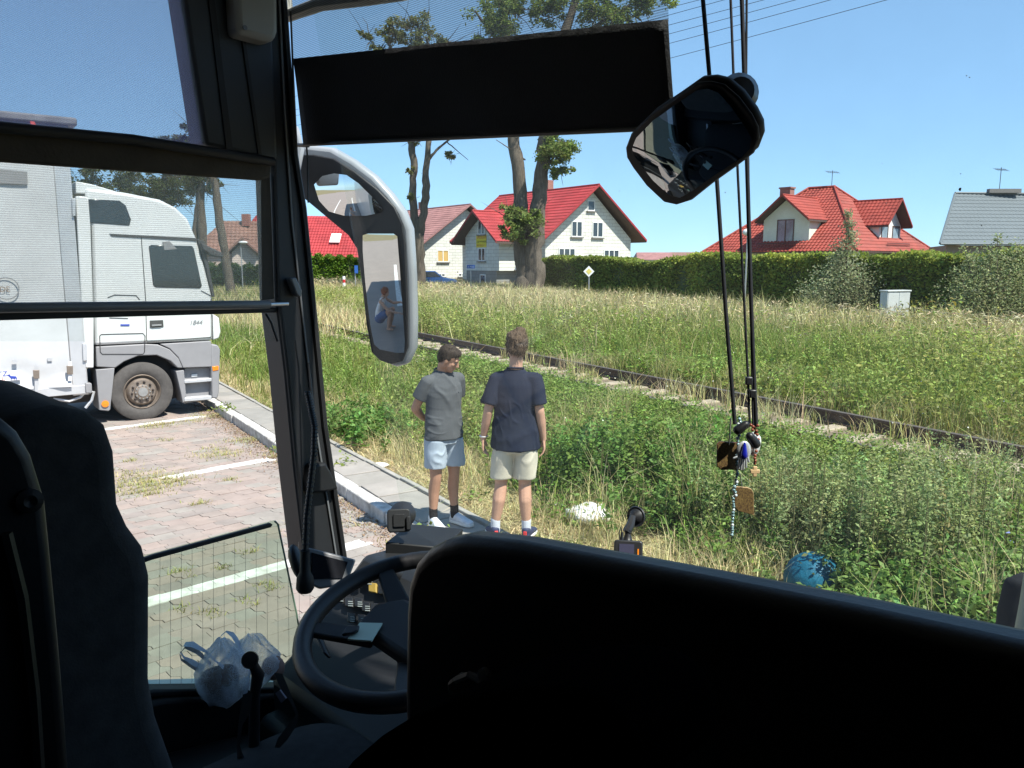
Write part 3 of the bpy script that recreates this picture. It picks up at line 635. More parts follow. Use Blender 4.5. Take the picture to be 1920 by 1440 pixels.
for k, (px, Y, lab) in enumerate(((165, 60, 'leafy tree over the rear of the truck cab roof'), (235, 62, 'wide olive green tree above the truck cab roof'), (310, 60, 'olive green tree above the front of the truck cab roof'))):
    tree('roadside_tree', lab, W(px, 500, Y), [([W(px, 520, Y), W(px+3, 400, Y), W(px-4, 330, Y)], [.3, .22, .1])],
         [(W(px, 345, Y), 1.9, 1500), (W(px-25, 375, Y), 1.5, 900), (W(px+25, 368, Y), 1.6, 900), (W(px+10, 310, Y), 1.5, 800)], .2, (.085, .10, .035), 'trees behind the truck')
tree('leaning_tree', 'tree with long leaning bare trunk seen through the lower side blind right of the cab', W(433, 560, 45)*V(1, 1, 0)+UP*.4,
     [([W(436, 575, 45), W(425, 500, 45), W(413, 420, 45), W(402, 345, 45), W(380, 270, 45)], [.3, .25, .23, .2, .12])],
     [(W(395, 320, 45), .9, 500), (W(370, 270, 45), 1.1, 700), (W(345, 262, 45), .8, 400)], .17, (.085, .10, .035), 'trees behind the truck')
tree('roadside_tree', 'two stemmed tree just above the truck windscreen', W(375, 545, 52), [([W(378, 545, 52), W(380, 449, 52), W(377, 340, 52)], [.34, .3, .24]), ([W(372, 530, 52), W(365, 430, 52), W(372, 370, 52), W(366, 330, 52)], [.2, .18, .16, .1])],
     [(W(365, 340, 52), 1.6, 1200), (W(400, 340, 52), 1.0, 500), (W(330, 275, 52), 1.2, 600), (W(300, 282, 52), .8, 300)], .18, (.085, .10, .035), 'trees behind the truck')
def hedge(name, label, A, B, wd, z0, h, n, size, col, peaks=0, group=None):
    A, B = np.asarray(A, float), np.asarray(B, float); L_ = np.linalg.norm(B-A); t = (B-A)/L_; nn = V(t[1], -t[0], 0)
    th = thing(name, label, 'hedge', (*((A+B)/2)[:2], z0), group)
    u = RNG.random(n)*L_; f = RNG.random(n)
    face = RNG.random(n) < .62
    bump = wav(np.stack([u, u*0, f*h], 1), 5, .14, 2.2, (1, 0, 1)); bt = wav(np.stack([u, u*.3, u*0], 1), 9, .16, 1.7)+wav(np.stack([u, u*.3, u*0], 1), 10, .06, 5)
    pk = (np.abs(((u/peaks) % 1)-.5)*-1.1+.25)*h*.25 if peaks else 0
    top = h+bt+pk
    side = np.where(face, wd/2+bump-.12*np.abs(RNG.normal(size=n)), RNG.uniform(-.5, .5, n)*wd)
    # lots of clefts between the shoots: push leaves back at random cells
    zz = np.where(face, f*top, top-.22*np.abs(RNG.normal(size=n)))
    P = A+t*u[:, None]+nn*side[:, None]; P[:, 2] = z0+zz
    pt = wav(P, 21, .22, 1.1)
    c = tint(n, col, .2, .06)*(1+pt[:, None]); c[:, 0] *= 1+.35*np.clip(pt, 0, 1)
    joined('foliage', [leaves_data(P, RNG.uniform(.7, 1.3, n)*size, RNG.uniform(.45, .8, n)*size, .4, c)], m_leaf, th)
    k = MB(); k.para(A-nn*(wd/2-.22)+t*.2+UP*(z0-A[2]-.1), nn*(wd-.44), t*(L_-.4), UP*(h-.15)); k.build('inner_core', mat('dark hedge core', (.06, .075, .028), .95, .3, 4, .8, 20), th)  # solid dark box added inside to close the view between leaves
    st = MB()
    for q in range(int(L_/.8)): c0 = A+t*(.4+q*.8)+nn*(wd/2-.3); c0[2] = z0-.1; st.tube([c0, c0+UP*h*.7], .035, 5)
    st.build('stems', m_bark, th, kind='stuff')
    return th
HB = V(1.9, 50, 0)
hedge('garden_hedge', 'long dense green hedge running in front of the tiled house', HB, HB+unit(V(.47, -.8, 0))*38, 1.5, .55, 2.3, 80000, .15, (.235, .285, .062))
hedge('thuja_hedge', 'row of pointed bright green thujas below the broad red roof', V(-20.5, 60, 0), V(-11.2, 60, 0), 1.3, .5, 2.55, 15000, .17, G_THUJA, peaks=.8)
hedge('thuja_hedge', 'dark thuja hedge below the brown tiled roof behind the truck', V(-25, 52, 0), V(-15.4, 53, 0), 1.3, .5, 1.9, 12000, .17, (.05, .09, .02), peaks=.8)
def shrub(name, label, px, Y, zb, spec, size, col, n_stem=5, cat='shrub', wid=.5):
    base = W(px, 600, Y)*V(1, 1, 0)+UP*zb; t = thing(name, label, cat, base); st = MB(); parts = []
    for c, r, n in spec:
        c = base+V(*c); parts.append(clump(c, r, n, size, col, .1, 1.25)); st.tube([base+V(*RNG.normal(0, .1, 2), -.1), (base*.6+c*.4)+V(*RNG.normal(0, .1, 2), 0), c+UP*r*.5], [.03, .022, .008], 5)
    joined('foliage', parts, m_leaf, t); st.build('stems', m_bark, t, smooth=60, kind='stuff'); return t
shrub('birch_sapling', 'slender grey green birch sapling in front of the tiled house', 1575, 29, .5, [((0, 0, .6), 1.15, 2300), ((-.75, 0, .9), .9, 1500), ((.7, 0, 1.0), .95, 1500), ((.05, 0, 1.6), .85, 1500), ((-1.1, .1, .5), .7, 700), ((-.1, .1, 2.4), .5, 600), ((.2, 0, 2.9), .38, 420), ((.12, 0, 3.4), .27, 260), ((.05, 0, 3.8), .17, 130), ((-.35, 0, 1.9), .4, 260), ((.85, .1, .6), .6, 400)], .085, (.27, .29, .165))
shrub('willow_shrub', 'broad pale willow shrub at the right below the grey roof', 1850, 24, .5, [((0, 0, .8), 1.05, 2300), ((-.8, 0, .7), .9, 1500), ((.8, 0, .9), 1.0, 1900), ((-.4, 0, 1.5), .8, 1300), ((.4, .1, 1.7), .85, 1400), ((-.65, 0, 2.1), .3, 170), ((0, 0, 2.3), .35, 240), ((-.95, 0, 1.6), .3, 150), ((.75, 0, 2.3), .35, 250), ((-.9, 0, 2.5), .12, 40), ((.1, 0, 2.8), .14, 50), ((1.4, .2, 1.2), .9, 900)], .08, (.27, .30, .15))
# ================================================================ SMALL STREET THINGS
m_galv = mat('galvanised pole', (.42, .43, .43), .45, .1, 10, metal=.5)
def signpost(name, label, cat, px, Ypos, z0, z1):
    p = W(px, 550, Ypos); p = V(p[0], p[1], z0); t = thing(name, label, cat, p)
    b = MB(); b.tube([p-UP*.2, V(p[0], p[1], z1)], .035, 8); b.build('post', m_galv, t); return t, p
t, p = signpost('priority_sign', 'white and yellow diamond road sign on a grey post before the hedge', 'road sign', 1104, 42, .5, 2.05)
c = W(1104, 509, 41.94); f1 = unit(V(.05, -1, 0)); f2 = np.cross(f1, UP)
m_wsign = mat('white sign face', (.8, .8, .78), .4, .03, 5); m_ysign = mat('yellow sign face', (.68, .56, .16), .4, .04, 5)
def diamond(r): return [c+f2*r, c+UP*r, c-f2*r, c-UP*r]
b = MB(); b.prism(diamond(.29), f1*.02); b.build('sign_plate', m_wsign, t)
b = MB(); b.prism([q+f1*.021 for q in diamond(.16)], f1*.006); b.build('yellow_diamond', m_ysign, t)
t, p = signpost('street_sign', 'small blue street name sign on a thin post left of the old tree', 'street sign', 883, 50, .5, 2.15)
m_bsign = mat('blue enamel', (.03, .12, .42), .4, .05, 5)
c = W(883, 500, 49.9); b = MB(); b.box(c, (.5, .02, .22)); b.build('name_plate', m_bsign, t)
text('lettering', 'ul. Polna', c+V(-.21, -.012, -.05), V(1, 0, 0), UP, .12, m_wsign, t)
t, p = signpost('street_sign', 'blue sign on a thin post beside the left thuja hedge', 'street sign', 667, 52, .4, 2.4)
b = MB(); b.box(W(668, 505, 51.9), (.22, .02, .5)); b.build('name_plate', m_bsign, t)
p = W(645, 533, 50); t = thing('marker_post', 'short white and red marker post in the dry grass', 'marker post', p-UP*.4)
b = MB(); b.tube([p-UP*.6, p+UP*.5], .09, 8); b.build('post', m_wsign, t); b = MB(); b.tube([p+UP*.1, p+UP*.3], .093, 8); b.build('red_band', mat('red band', (.5, .03, .03), .5, .05, 4), t)
t, p = signpost('street_lamp', 'thin street lamp before the dark hedge behind the truck', 'street lamp', 456, 52, .4, 3.6)
b = MB(); b.ell(W(456, 456, 52)+UP*.05, (.3, .16, .1)); b.build('lamp_head', m_wsign, t)
t, p = signpost('garden_lamp', 'pale lamp post with round head between the hanging cords', 'street lamp', 1397, 33, .5, 3.9)
b = MB(); b.ell(W(1400, 440, 33)+UP*.1, (.17, .17, .14)); b.build('lamp_head', m_wsign, t)
m_cab = mat('pale grey plastic cabinet', (.50, .53, .53), .6, .07, 3)
c = V(*W(1680, 590, 27)[:2], .4); a_, n_ = unit(V(.93, .36, 0)), unit(V(.36, -.93, 0))
t = thing('utility_cabinet', 'pale grey two door utility cabinet in tall dry grass', 'utility cabinet', c)
b = MB(); b.box(c+UP*.6-a_*.1, (1.0, .32, 1.2), (a_, n_, UP)); b.box(c+UP*1.225-a_*.1, (1.06, .38, .05), (a_, n_, UP)); b.build('housing', m_cab, t, bevel=.012)
for k in (-1, 1):
    b = MB(); b.box(c-a_*.1+a_*k*.245+n_*.165+UP*.62, (.46, .016, 1.08), (a_, n_, UP)); d_ = b.build('door', m_cab, t, bevel=.005)
    b = MB(); b.tube([c-a_*.1+a_*(k*.1+.0)+n_*.18+UP*(.55+.05*k)+a_*x+UP*y for x, y in ((-.1, 0), (-.06, .14), (.02, .2), (.08, .12), (.05, -.02), (.12, -.05))], .008, 4); b.build('graffiti', m_dark, d_)
# parked blue car behind the grass
m_car = mat('dark blue car paint', (.02, .07, .20), .25, .05, 2, coat=.6); m_rub = mat('black rubber', (.02, .02, .02), .8, .2, 20)
c = V(-6.2, 58, .55); t = thing('parked_car', 'dark blue car parked in front of the second block house', 'car', c); fx, fy = unit(V(.9, .43, 0)), unit(V(-.43, .9, 0))
prof = [(-2.1, .3), (2.0, .3), (2.1, .65), (1.9, .85), (1.0, .98), (.35, 1.45), (-1.3, 1.48), (-1.95, 1.0), (-2.1, .8)]
b = MB(); b.prism([c+fx*x+UP*z-fy*.85 for x, z in prof], fy*1.7); b.build('body', m_car, t, bevel=.06)
b = MB(); b.prism([c+fx*x+UP*z-fy*.862 for x, z in [(-1.4, 1.0), (.75, 1.02), (.3, 1.38), (-1.25, 1.4)]], fy*.02); b.build('side_window', m_pane, t)
for x in (-1.3, 1.3): b = MB(); b.lathe([(.0, 0), (.2, 0), (.32, .03), (.32, .2), (0, .2)], c+fx*x+UP*.32-fy*.9, fy); b.build('wheel', m_rub, t)
# overhead wires
m_wire = mat('black wire', (.02, .02, .02), .6, .1, 5)
for k, (y0, x1) in enumerate(((108, 1650), (80, 1545), (62, 1480), (45, 1420), (27, 1350), (12, 1300))):
    y1 = 0; sl_ = (y1-y0)/(x1-1255); A = W(500, y0+(500-1255)*sl_*.85+8, 70); B = W(2300, y0+(2300-1255)*sl_, 26)
    pts = [A*(1-f)+B*f-UP*1.2*4*f*(1-f)*.35 for f in np.linspace(0, 1, 24)]
    b = MB(); b.tube(pts, .012, 4); o = b.build('overhead_wire', m_wire)
    tag(o, 'overhead wire, %s of the six crossing the sky at top right' % ('lowest', 'second from the bottom', 'third from the bottom', 'third from the top', 'second from the top', 'topmost')[k], 'wire', 'overhead wires')
# ================================================================ MEADOW (nobody could count it: one object of each kind)
m_straw2 = mat('dull plant stem', (.16, .15, .06), .8, .2, 9)
m_grass = leafmat('grass blade', .3, .5); m_weed = leafmat('weed leaf', .3, .5); m_straw = leafmat('dry straw', .2, .7)
GRN, GRN2, OLV, STR, STR2 = (.15, .235, .05), (.115, .195, .042), (.265, .285, .085), (.56, .48, .27), (.46, .41, .21)
def scatter(n, x0, x1, y0, y1, cond, zoff=0):
    x = RNG.uniform(x0, x1, n); y = RNG.uniform(y0, y1, n)
    P = np.stack([x, y, terr(x, y)+zoff], 1); px, py = project(P)
    nk = P@KN; m_ = P@RN; s = P@KS
    ok = (px > -120) & (px < 2060) & (py < 1360) & (nk > 3.74) & cond(nk, m_, s, x, y)
    return P[ok]
def patch(P, seed, scale=.5): return wav(P*V(1, 1, 0), seed, .7, scale)
def weeds(P, h, nl, size, col, spread=.2, var=.22):
    n = len(P); k = np.repeat(np.arange(n), nl); N_ = len(k)
    t = RNG.uniform(.12, 1, N_)**.8; lean = RNG.normal(0, .16, (n, 2)); rad = spread*(1.15-.75*t)*np.sqrt(RNG.random(N_)); an = RNG.uniform(0, 6.283, N_)
    L = P[k].copy(); L[:, 2] += t*h[k]; L[:, 0] += lean[k, 0]*h[k]*t+np.cos(an)*rad; L[:, 1] += lean[k, 1]*h[k]*t+np.sin(an)*rad
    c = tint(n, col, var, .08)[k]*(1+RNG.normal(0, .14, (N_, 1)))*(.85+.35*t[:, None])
    sz = size*RNG.uniform(.6, 1.35, N_)*(1.15-.45*t)
    return leaves_data(L, sz, sz*RNG.uniform(.3, .55, N_), .95, c.clip(.005, .9))
def mixcol(n, a, b, f): f = np.clip(f, 0, 1)[:, None]; return (np.asarray(a)*(1-f)+np.asarray(b)*f)
def vcol(base, var=.2, hue=.07):
    n = len(base); return (base*(1+RNG.normal(0, var, (n, 1)).clip(-.5, .7))*(1+RNG.normal(0, hue, (n, 3)))).clip(.005, .9)
gp = []; wp_ = []; sp = []
# --- trodden straw strip beside the slabs
def scatter_ns(k, n0, n1, s0, s1):
    P = KN*RNG.uniform(n0, n1, k)[:, None]+KS*RNG.uniform(s0, s1, k)[:, None]; P[:, 2] = terr(P[:, 0], P[:, 1]); return P
P = scatter_ns(75000, 3.75, 5.1, -1, 19); nn_, ss_ = P@KN, P@KS
P = P[(nn_ < 4.75+.25*np.sin(ss_*1.7)) & (RNG.random(len(P)) < np.interp(nn_, [3.74, 3.9, 4.2, 4.8], [.2, .5, 1, 1]))]
n = len(P); sp.append(blades_data(P, RNG.uniform(.02, .12, n), RNG.uniform(.005, .010, n), RNG.uniform(1, 3.5, n), vcol(mixcol(n, STR, STR2, RNG.random(n)))))
P = scatter_ns(16000, 4.0, 5.2, -1, 19); P = P[wav(P*V(1, 1, 0), 3, .7, 2.5) > -.1]
n = len(P); sp.append(blades_data(P, RNG.uniform(.15, .45, n), RNG.uniform(.005, .009, n), RNG.uniform(.2, .9, n), vcol(mixcol(n, STR, OLV, RNG.random(n)*.6))))
P = scatter_ns(16000, 3.75, 4.7, -1, 19); P = P[wav(P*V(1, 1, 0), 4, .7, 3) > .35]
n = len(P); gp.append(blades_data(P, RNG.uniform(.05, .16, n), RNG.uniform(.006, .011, n), RNG.uniform(.3, 1.2, n), vcol(mixcol(n, GRN, OLV, RNG.random(n)))))
# --- near bank of weeds between the strip and the track
BALL = G(1522, 1122, .1)
near = lambda n, m_, s, x, y: ((x-BALL[0])**2+(y-BALL[1])**2 > .1) & ((x-BALL[0]*.93)**2+(y-BALL[1]*.93)**2 > .13) & (n > 4.45+.22*np.sin(s*1.7+.5)+.12*np.sin(s*4.1)) & (m_ < 7.55)
P = scatter(36000, -12, 9, 3.6, 24, lambda *a: near(*a) & (RNG.random(len(a[0])) < np.interp(a[4], [4, 12, 24], [1, .6, .35])))
f = patch(P, 31, .8); s_ = P@KS
keep = (s_ < 9.5) | (RNG.random(len(P)) < .35); P = P[keep]; f = f[keep]; s_ = s_[keep]
h = RNG.uniform(.25, .72, len(P))*(1+.5*f.clip(-1, 1))*np.interp(P@RN, [3, 4.2, 5.5, 6.6, 7.5], [.6, 1, 1.1, .85, .75])
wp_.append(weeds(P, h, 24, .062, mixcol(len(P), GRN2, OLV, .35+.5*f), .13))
print('near weeds', len(P))
P = RT(1, 0)*RNG.uniform(6.7, 7.72, 3400)[:, None]+RS*RNG.uniform(-6, 15.5, 3400)[:, None]; P[:, 2] = terr(P[:, 0], P[:, 1]); f = patch(P, 35, .8)
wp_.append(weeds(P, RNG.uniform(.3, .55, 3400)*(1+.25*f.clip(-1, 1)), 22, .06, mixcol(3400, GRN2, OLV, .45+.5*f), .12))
P = scatter(110000, -12, 9, 3.6, 26, lambda *a: near(*a) & (RNG.random(len(a[0])) < np.interp(a[2], [2, 7, 9.5], [.3, .45, 1])*np.interp(a[4], [4, 12, 26], [1, .8, .6])))
f = patch(P, 33, .6); n = len(P); mm = P@RN
gp.append(blades_data(P, RNG.uniform(.2, .6, n)*np.interp(mm, [3, 5.5, 7.5], [1, 1, .5])*np.where((P@KS > 9) & (mm > 5.3), .6, 1), RNG.uniform(.008, .016, n)*np.interp(P[:, 1], [5, 15, 26], [1, 1.4, 2]), RNG.uniform(.15, 1.0, n), vcol(mixcol(n, GRN, OLV, .25+.4*f))))
P = scatter(16000, -12, 9, 3.6, 24, lambda *a: near(*a) & (wav(np.stack([a[3], a[4], a[3]*0], 1), 6, .7, 1.2) > .15))
n = len(P); sp.append(blades_data(P, RNG.uniform(.35, .8, n)*np.interp(P@RN, [3, 5.5, 7.5], [1, 1, .5])*np.where(P@KS > 9, .6, 1), RNG.uniform(.005, .01, n), RNG.uniform(.1, .5, n), vcol(mixcol(n, STR2, OLV, RNG.random(n)))))
# tall pale grass stalks close to the track at the right and at the right edge
for c0, k, hh in ((G(1440, 830, .3), 90, 1.0), (G(1480, 850, .3), 70, .8), (G(1900, 1000, .3), 60, .9), (G(1080, 700, .3), 60, .7), (G(1250, 760, .3), 60, .6), (G(1415, 1090, .1), 110, .3)):
    P = c0+RNG.normal(0, .22, (k, 3))*V(1, 1, 0); P[:, 2] = terr(P[:, 0], P[:, 1])
    sp.append(blades_data(P, RNG.uniform(.6, 1.1, k)*hh, np.full(k, .008), RNG.uniform(.1, .5, k), vcol(np.tile(STR, (k, 1)))))
# --- between and beside the rails
P = scatter(16000, -14, 14, 5, 50, lambda n, m_, s, x, y: (m_ > 7.3) & (m_ < 10.2) & (wav(np.stack([x, y, x*0], 1), 8, .7, 1.6) > .25))
n = len(P); P[:, 2] = .30; sp.append(blades_data(P, RNG.uniform(.06, .32, n), RNG.uniform(.008, .016, n), RNG.uniform(.2, .9, n), vcol(mixcol(n, STR2, (.14, .09, .05), RNG.random(n)))))
P = scatter(9000, -14, 14, 5, 50, lambda n, m_, s, x, y: (m_ > 7.2) & (m_ < 9.25) & (wav(np.stack([x, y, x*0], 1), 12, .7, 1.3) > np.interp(m_, [7.2, 8.3, 9.2], [-.6, .3, .6])))
P[:, 2] = .28; wp_.append(weeds(P, RNG.uniform(.1, .42, len(P)), 14, .07, mixcol(len(P), GRN, OLV, RNG.random(len(P))), .12))
# --- beyond the track: leafy weeds, then tall dry grass up to the hedge
far = lambda n, m_, s, x, y: (m_ > 9.9)
P = scatter(60000, -16, 24, 6, 46, lambda *a: far(*a) & (a[1] < 19) & (RNG.random(len(a[0])) < np.interp(a[1], [9.9, 15, 19], [1, .8, .15])*np.interp(a[4], [8, 20, 46], [1, .7, .35])))
f = patch(P, 41, .5); h = RNG.uniform(.3, .85, len(P))*(1+.55*f.clip(-1.1, 1.2))
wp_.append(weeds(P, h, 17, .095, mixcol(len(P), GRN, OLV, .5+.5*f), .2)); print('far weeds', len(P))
P = scatter(260000, -24, 30, 8, 60, lambda *a: far(*a) & (a[1] < 31) & (RNG.random(len(a[0])) < np.interp(a[1], [10, 14, 18, 31], [.1, .3, 1, .8])*np.interp(a[4], [10, 25, 60], [1, .7, .5])))
f = patch(P, 43, .35); n = len(P); dry = np.interp(P@RN, [10, 13, 17, 26], [-.1, .2, .62, .58])+.45*f+RNG.normal(0, .2, n)
wd = np.interp(P[:, 1], [8, 20, 60], [.012, .022, .05]); sel = dry > .45
D_ = blades_data(P[sel], RNG.uniform(.5, 1.15, sel.sum())*(1+.35*patch(P[sel], 45, .5).clip(-1, 1))*np.interp(P[sel]@RN, [19, 23], [1, .55]), wd[sel], RNG.uniform(.1, .55, sel.sum()), vcol(mixcol(sel.sum(), STR2, STR, RNG.random(sel.sum()))))
sp.append(D_); ns = ~sel
gp.append(blades_data(P[ns], RNG.uniform(.4, .85, ns.sum())*np.interp(P[ns]@RN, [19, 23], [1, .55]), wd[ns]*1.1, RNG.uniform(.15, .7, ns.sum()), vcol(mixcol(ns.sum(), GRN, OLV, .4+.4*RNG.random(ns.sum())))))
print('far blades', n)
# uneven tussocks standing up out of the field, and tufts pushing up beside the rails
def tussocks(k, m0, m1, t0, t1, nb, hh, rad, ca, cb, wmul=1.0):
    for _ in range(k):
        mm_ = RNG.uniform(m0, m1); c0 = RN*mm_+RS*RNG.uniform(t0, t1); x, y = project((c0+UP*.4)[None])
        if not (-100 < x[0] < 2040) or c0[1] < 3.5 or np.hypot(*(c0-BALL)[:2]) < .6 or np.hypot(*(c0-BALL*.9)[:2]) < .4: continue
        n_ = int(nb*RNG.uniform(.5, 1.4)); P_ = c0+RNG.normal(0, rad*RNG.uniform(.5, 1.3), (n_, 3))*V(1, 1, 0); P_[:, 2] = terr(P_[:, 0], P_[:, 1])
        h_ = hh*RNG.uniform(.55, 1.35); w_ = np.full(n_, float(np.interp(c0[1], [5, 20, 60], [.009, .016, .04]))*wmul)
        D1 = blades_data(P_, RNG.uniform(.6, 1.1, n_)*h_, w_, RNG.uniform(.1, .8, n_), vcol(mixcol(n_, ca, cb, RNG.random()*.6+RNG.random(n_)*.4))); (sp if ca is STR else gp).append(D1)
tussocks(900, 10.2, 18, -8, 34, 45, .75, .22, OLV, GRN); tussocks(600, 13, 22, -10, 36, 45, .95, .25, STR, OLV)
tussocks(160, 9.8, 11.2, -8, 14, 60, .5, .16, OLV, STR2); tussocks(45, 7.9, 9.2, -4, 18, 26, .42, .12, STR, OLV); tussocks(26, 9.0, 9.25, -4, 18, 24, .38, .08, STR, OLV)
tussocks(90, 4.2, 7.4, -4, 9, 55, .75, .12, OLV, STR, .8); tussocks(60, 4.0, 5.6, -5, 1.5, 70, .5, .1, OLV, GRN, .9)
# feathery seed heads over the dry grass
Q = P[sel][::4]; k = len(Q); Q = Q+np.stack([RNG.normal(0, .1, k), RNG.normal(0, .1, k), RNG.uniform(.65, .95, k)*np.interp(Q@RN, [19, 23], [1, .55])], 1)
sp.append(leaves_data(Q, np.interp(Q[:, 1], [8, 60], [.12, .28]), np.interp(Q[:, 1], [8, 60], [.02, .05]), .1, vcol(np.tile(V(.52, .44, .27), (k, 1)))))
P = scatter(4000, -24, 30, 12, 56, lambda *a: far(*a) & (a[1] > 17) & (a[1] < 23) & (wav(np.stack([a[3], a[4], a[3]*0], 1), 14, .7, .6) > .4))
wp_.append(weeds(P, RNG.uniform(.5, 1.1, len(P)), 14, .16, mixcol(len(P), OLV, (.25, .2, .03), RNG.random(len(P))**3), .3))
# --- left of the track and behind the truck
P = scatter(90000, -34, 0, 14, 70, lambda n, m_, s, x, y: (m_ < 9.5) & (n > 3.74) & (s > 12) | (s > 20.5))
P = P[(P@KS > 12)]; P = P[(P@RN < 5.9) | (P@RN > 10.4) | (P@RS > 23.5)]; f = patch(P, 47, .4); n = len(P); wd = np.interp(P[:, 1], [14, 30, 70], [.014, .03, .06]); dry = .48+.5*f+RNG.normal(0, .25, n); sel = dry > .5
sp.append(blades_data(P[sel], RNG.uniform(.4, .9, sel.sum()), wd[sel], RNG.uniform(.1, .7, sel.sum()), vcol(mixcol(sel.sum(), STR2, STR, RNG.random(sel.sum())))))
gp.append(blades_data(P[~sel], RNG.uniform(.3, .8, (~sel).sum()), wd[~sel], RNG.uniform(.15, .8, (~sel).sum()), vcol(mixcol((~sel).sum(), GRN, OLV, .4+.3*RNG.random((~sel).sum())))))
# the lot's far edge is grown over as well
x = RNG.uniform(-34, -8, 26000); y = RNG.uniform(17, 45, 26000); P = np.stack([x, y, terr(x, y)], 1); P = P[(P@KS > 21.2) & (P@KN < 3.8)]
n = len(P); gp.append(blades_data(P, RNG.uniform(.3, .8, n), np.interp(P[:, 1], [14, 45], [.016, .05]), RNG.uniform(.1, .8, n), vcol(mixcol(n, OLV, STR2, RNG.random(n)))))
# tall rusty dock stalks and pale umbels standing above the rest
dk = MB(); dl = []
P = scatter(900, -12, 18, 4, 30, lambda n, m_, s, x, y: (n > 4.9) & ((m_ < 7.2) | (m_ > 10.2)) & (wav(np.stack([x, y, x*0], 1), 17, .7, .9) > .3))
for p in P[:260]:
    hh = RNG.uniform(.5, 1.05); q = p+V(*RNG.normal(0, .07, 2), hh); dk.tube([p, p*.5+q*.5+V(*RNG.normal(0, .02, 2), 0), q], [.005, .004, .002], 4); k = 26
    L = p+(q-p)*RNG.uniform(.55, 1.05, k)[:, None]+RNG.normal(0, .022, (k, 3)); dl.append(leaves_data(L, np.full(k, .03), np.full(k, .016), .3, vcol(np.tile(V(.20, .10, .05) if RNG.random() < .5 else V(.42, .38, .22), (k, 1)))))
ds = dk.build('dock_stalks', m_straw2, None, recalc=False, kind='stuff'); joined('seed_heads', dl, m_straw, kind='stuff')
joined('grass', gp, m_grass, kind='stuff'); joined('weeds', wp_, m_weed, kind='stuff'); joined('dry_grass', sp, m_straw, kind='stuff')
# --- tufts growing from the paving joints
tp = []
for px, py, r, k in ((260, 910, .45, 700), (300, 898, .35, 450), (330, 905, .25, 160), (250, 925, .3, 160), (285, 800, .25, 220), (310, 795, .2, 160), (395, 780, .3, 260), (360, 790, .2, 120), (400, 855, .3, 200), (430, 850, .25, 160), (395, 842, .2, 90), (560, 1000, .12, 70), (570, 1025, .12, 60),
                      (245, 865, .1, 70), (470, 825, .15, 90), (445, 828, .2, 120), (310, 825, .12, 60), (375, 945, .12, 70), (430, 900, .1, 70), (285, 925, .22, 110), (340, 1075, .1, 60), (505, 1100, .09, 60), (395, 1150, .07, 40), (345, 1145, .08, 40), (465, 1130, .07, 40), (420, 1065, .06, 30), (465, 1035, .08, 40), (515, 855, .15, 90), (535, 870, .1, 80), (240, 890, .4, 220), (550, 985, .12, 60), (730, 1020, .1, 40), (660, 985, .14, 40)):
    c0 = G(px, py, 0); P = c0+RNG.normal(0, r*.5, (k, 3))*V(1.2, .8, 0)
    q = np.round((P@PWv-6.05+.09)/ph_)*ph_+6.05-.09; on = RNG.random(k) < .55
    P = P+np.outer((q-P@PWv)*on*.9, PWv); P[:, 2] = -.01; P = P[P@KN < 3.02]; k = len(P)
    tp.append(blades_data(P, RNG.uniform(.02, .085, k), RNG.uniform(.005, .01, k), RNG.uniform(.4, 1.6, k), vcol(mixcol(k, OLV, STR2, RNG.random(k)))))
for px, py, k in ((885, 935, 50), (800, 1000, 30), (530, 850, 50), (645, 870, 30), (420, 770, 60)):
    c0 = G(px, py, .12); P = c0+RNG.normal(0, .09, (k, 3))*V(1, 1, .3)+V(0, 0, .05); tp.append(leaves_data(P, RNG.uniform(.03, .075, k), RNG.uniform(.02, .045, k), 1.2, vcol(mixcol(k, GRN, OLV, RNG.random(k)))))
joined('paving_weeds', tp, m_grass, kind='stuff')
# dirt drifted against the kerb
bl = []
P = np.stack([KN*n_+KS*s_ for n_, s_ in zip(3.0-np.abs(RNG.normal(0, .16, 7000)), RNG.uniform(4, 19, 7000))]); P[:, 2] = .004; k = len(P)
cc = vcol(mixcol(k, (.30, .22, .14), (.2, .13, .07), RNG.random(k))); joined('dead_leaves', [leaves_data(P, RNG.uniform(.01, .035, k), RNG.uniform(.008, .02, k), 3, cc)], m_straw, kind='stuff')
# --- plants one can tell apart
def bush(name, label, px, py, zb, spec, size, col, wd=.4, cat='bush', stems=14):
    base = G(px, py, zb); base[2] = float(terr(base[0], base[1])); t = thing(name, label, cat, base); parts = []; st = MB()
    for c, r, h, nst, nl in spec:
        P = base+V(*c)+RNG.normal(0, r, (nst, 3))*V(1, 1, 0)
        hh = RNG.uniform(.6, 1.1, nst)*h
        parts.append(weeds(P, hh, nl, size, np.tile(col, (nst, 1)), .085, .2))
        for p, q in zip(P[:stems], hh[:stems]): st.tube([p-UP*.05, p+UP*q*.5, p+UP*q*.9], [.006, .005, .002], 4)
    joined('foliage', parts, m_weed, t); st.build('stems', m_straw2, t, kind='stuff'); return t
MUG, NET = (.205, .25, .10), (.115, .19, .045)
bush('mugwort_bush', 'broad grey green mugwort bush above the blue ball, largest at the right', 1650, 1090, .15, [((0, 0, 0), .34, .88, 95, 90), ((-.25, .5, 0), .3, .75, 70, 80), ((.5, .2, 0), .3, .85, 80, 90)], .042, MUG, stems=50)
bush('mugwort_bush', 'grey green mugwort bush under the hanging amulets', 1420, 1010, .15, [((0, 0, 0), .3, .75, 60, 80), ((.4, .1, 0), .28, .7, 55, 80)], .042, MUG, stems=40)
bush('mugwort_bush', 'feathery mugwort bush behind the broad one, near the rail', 1770, 960, .2, [((0, 0, 0), .4, .62, 90, 60), ((.6, .2, 0), .3, .55, 60, 60)], .042, (.22, .25, .11))
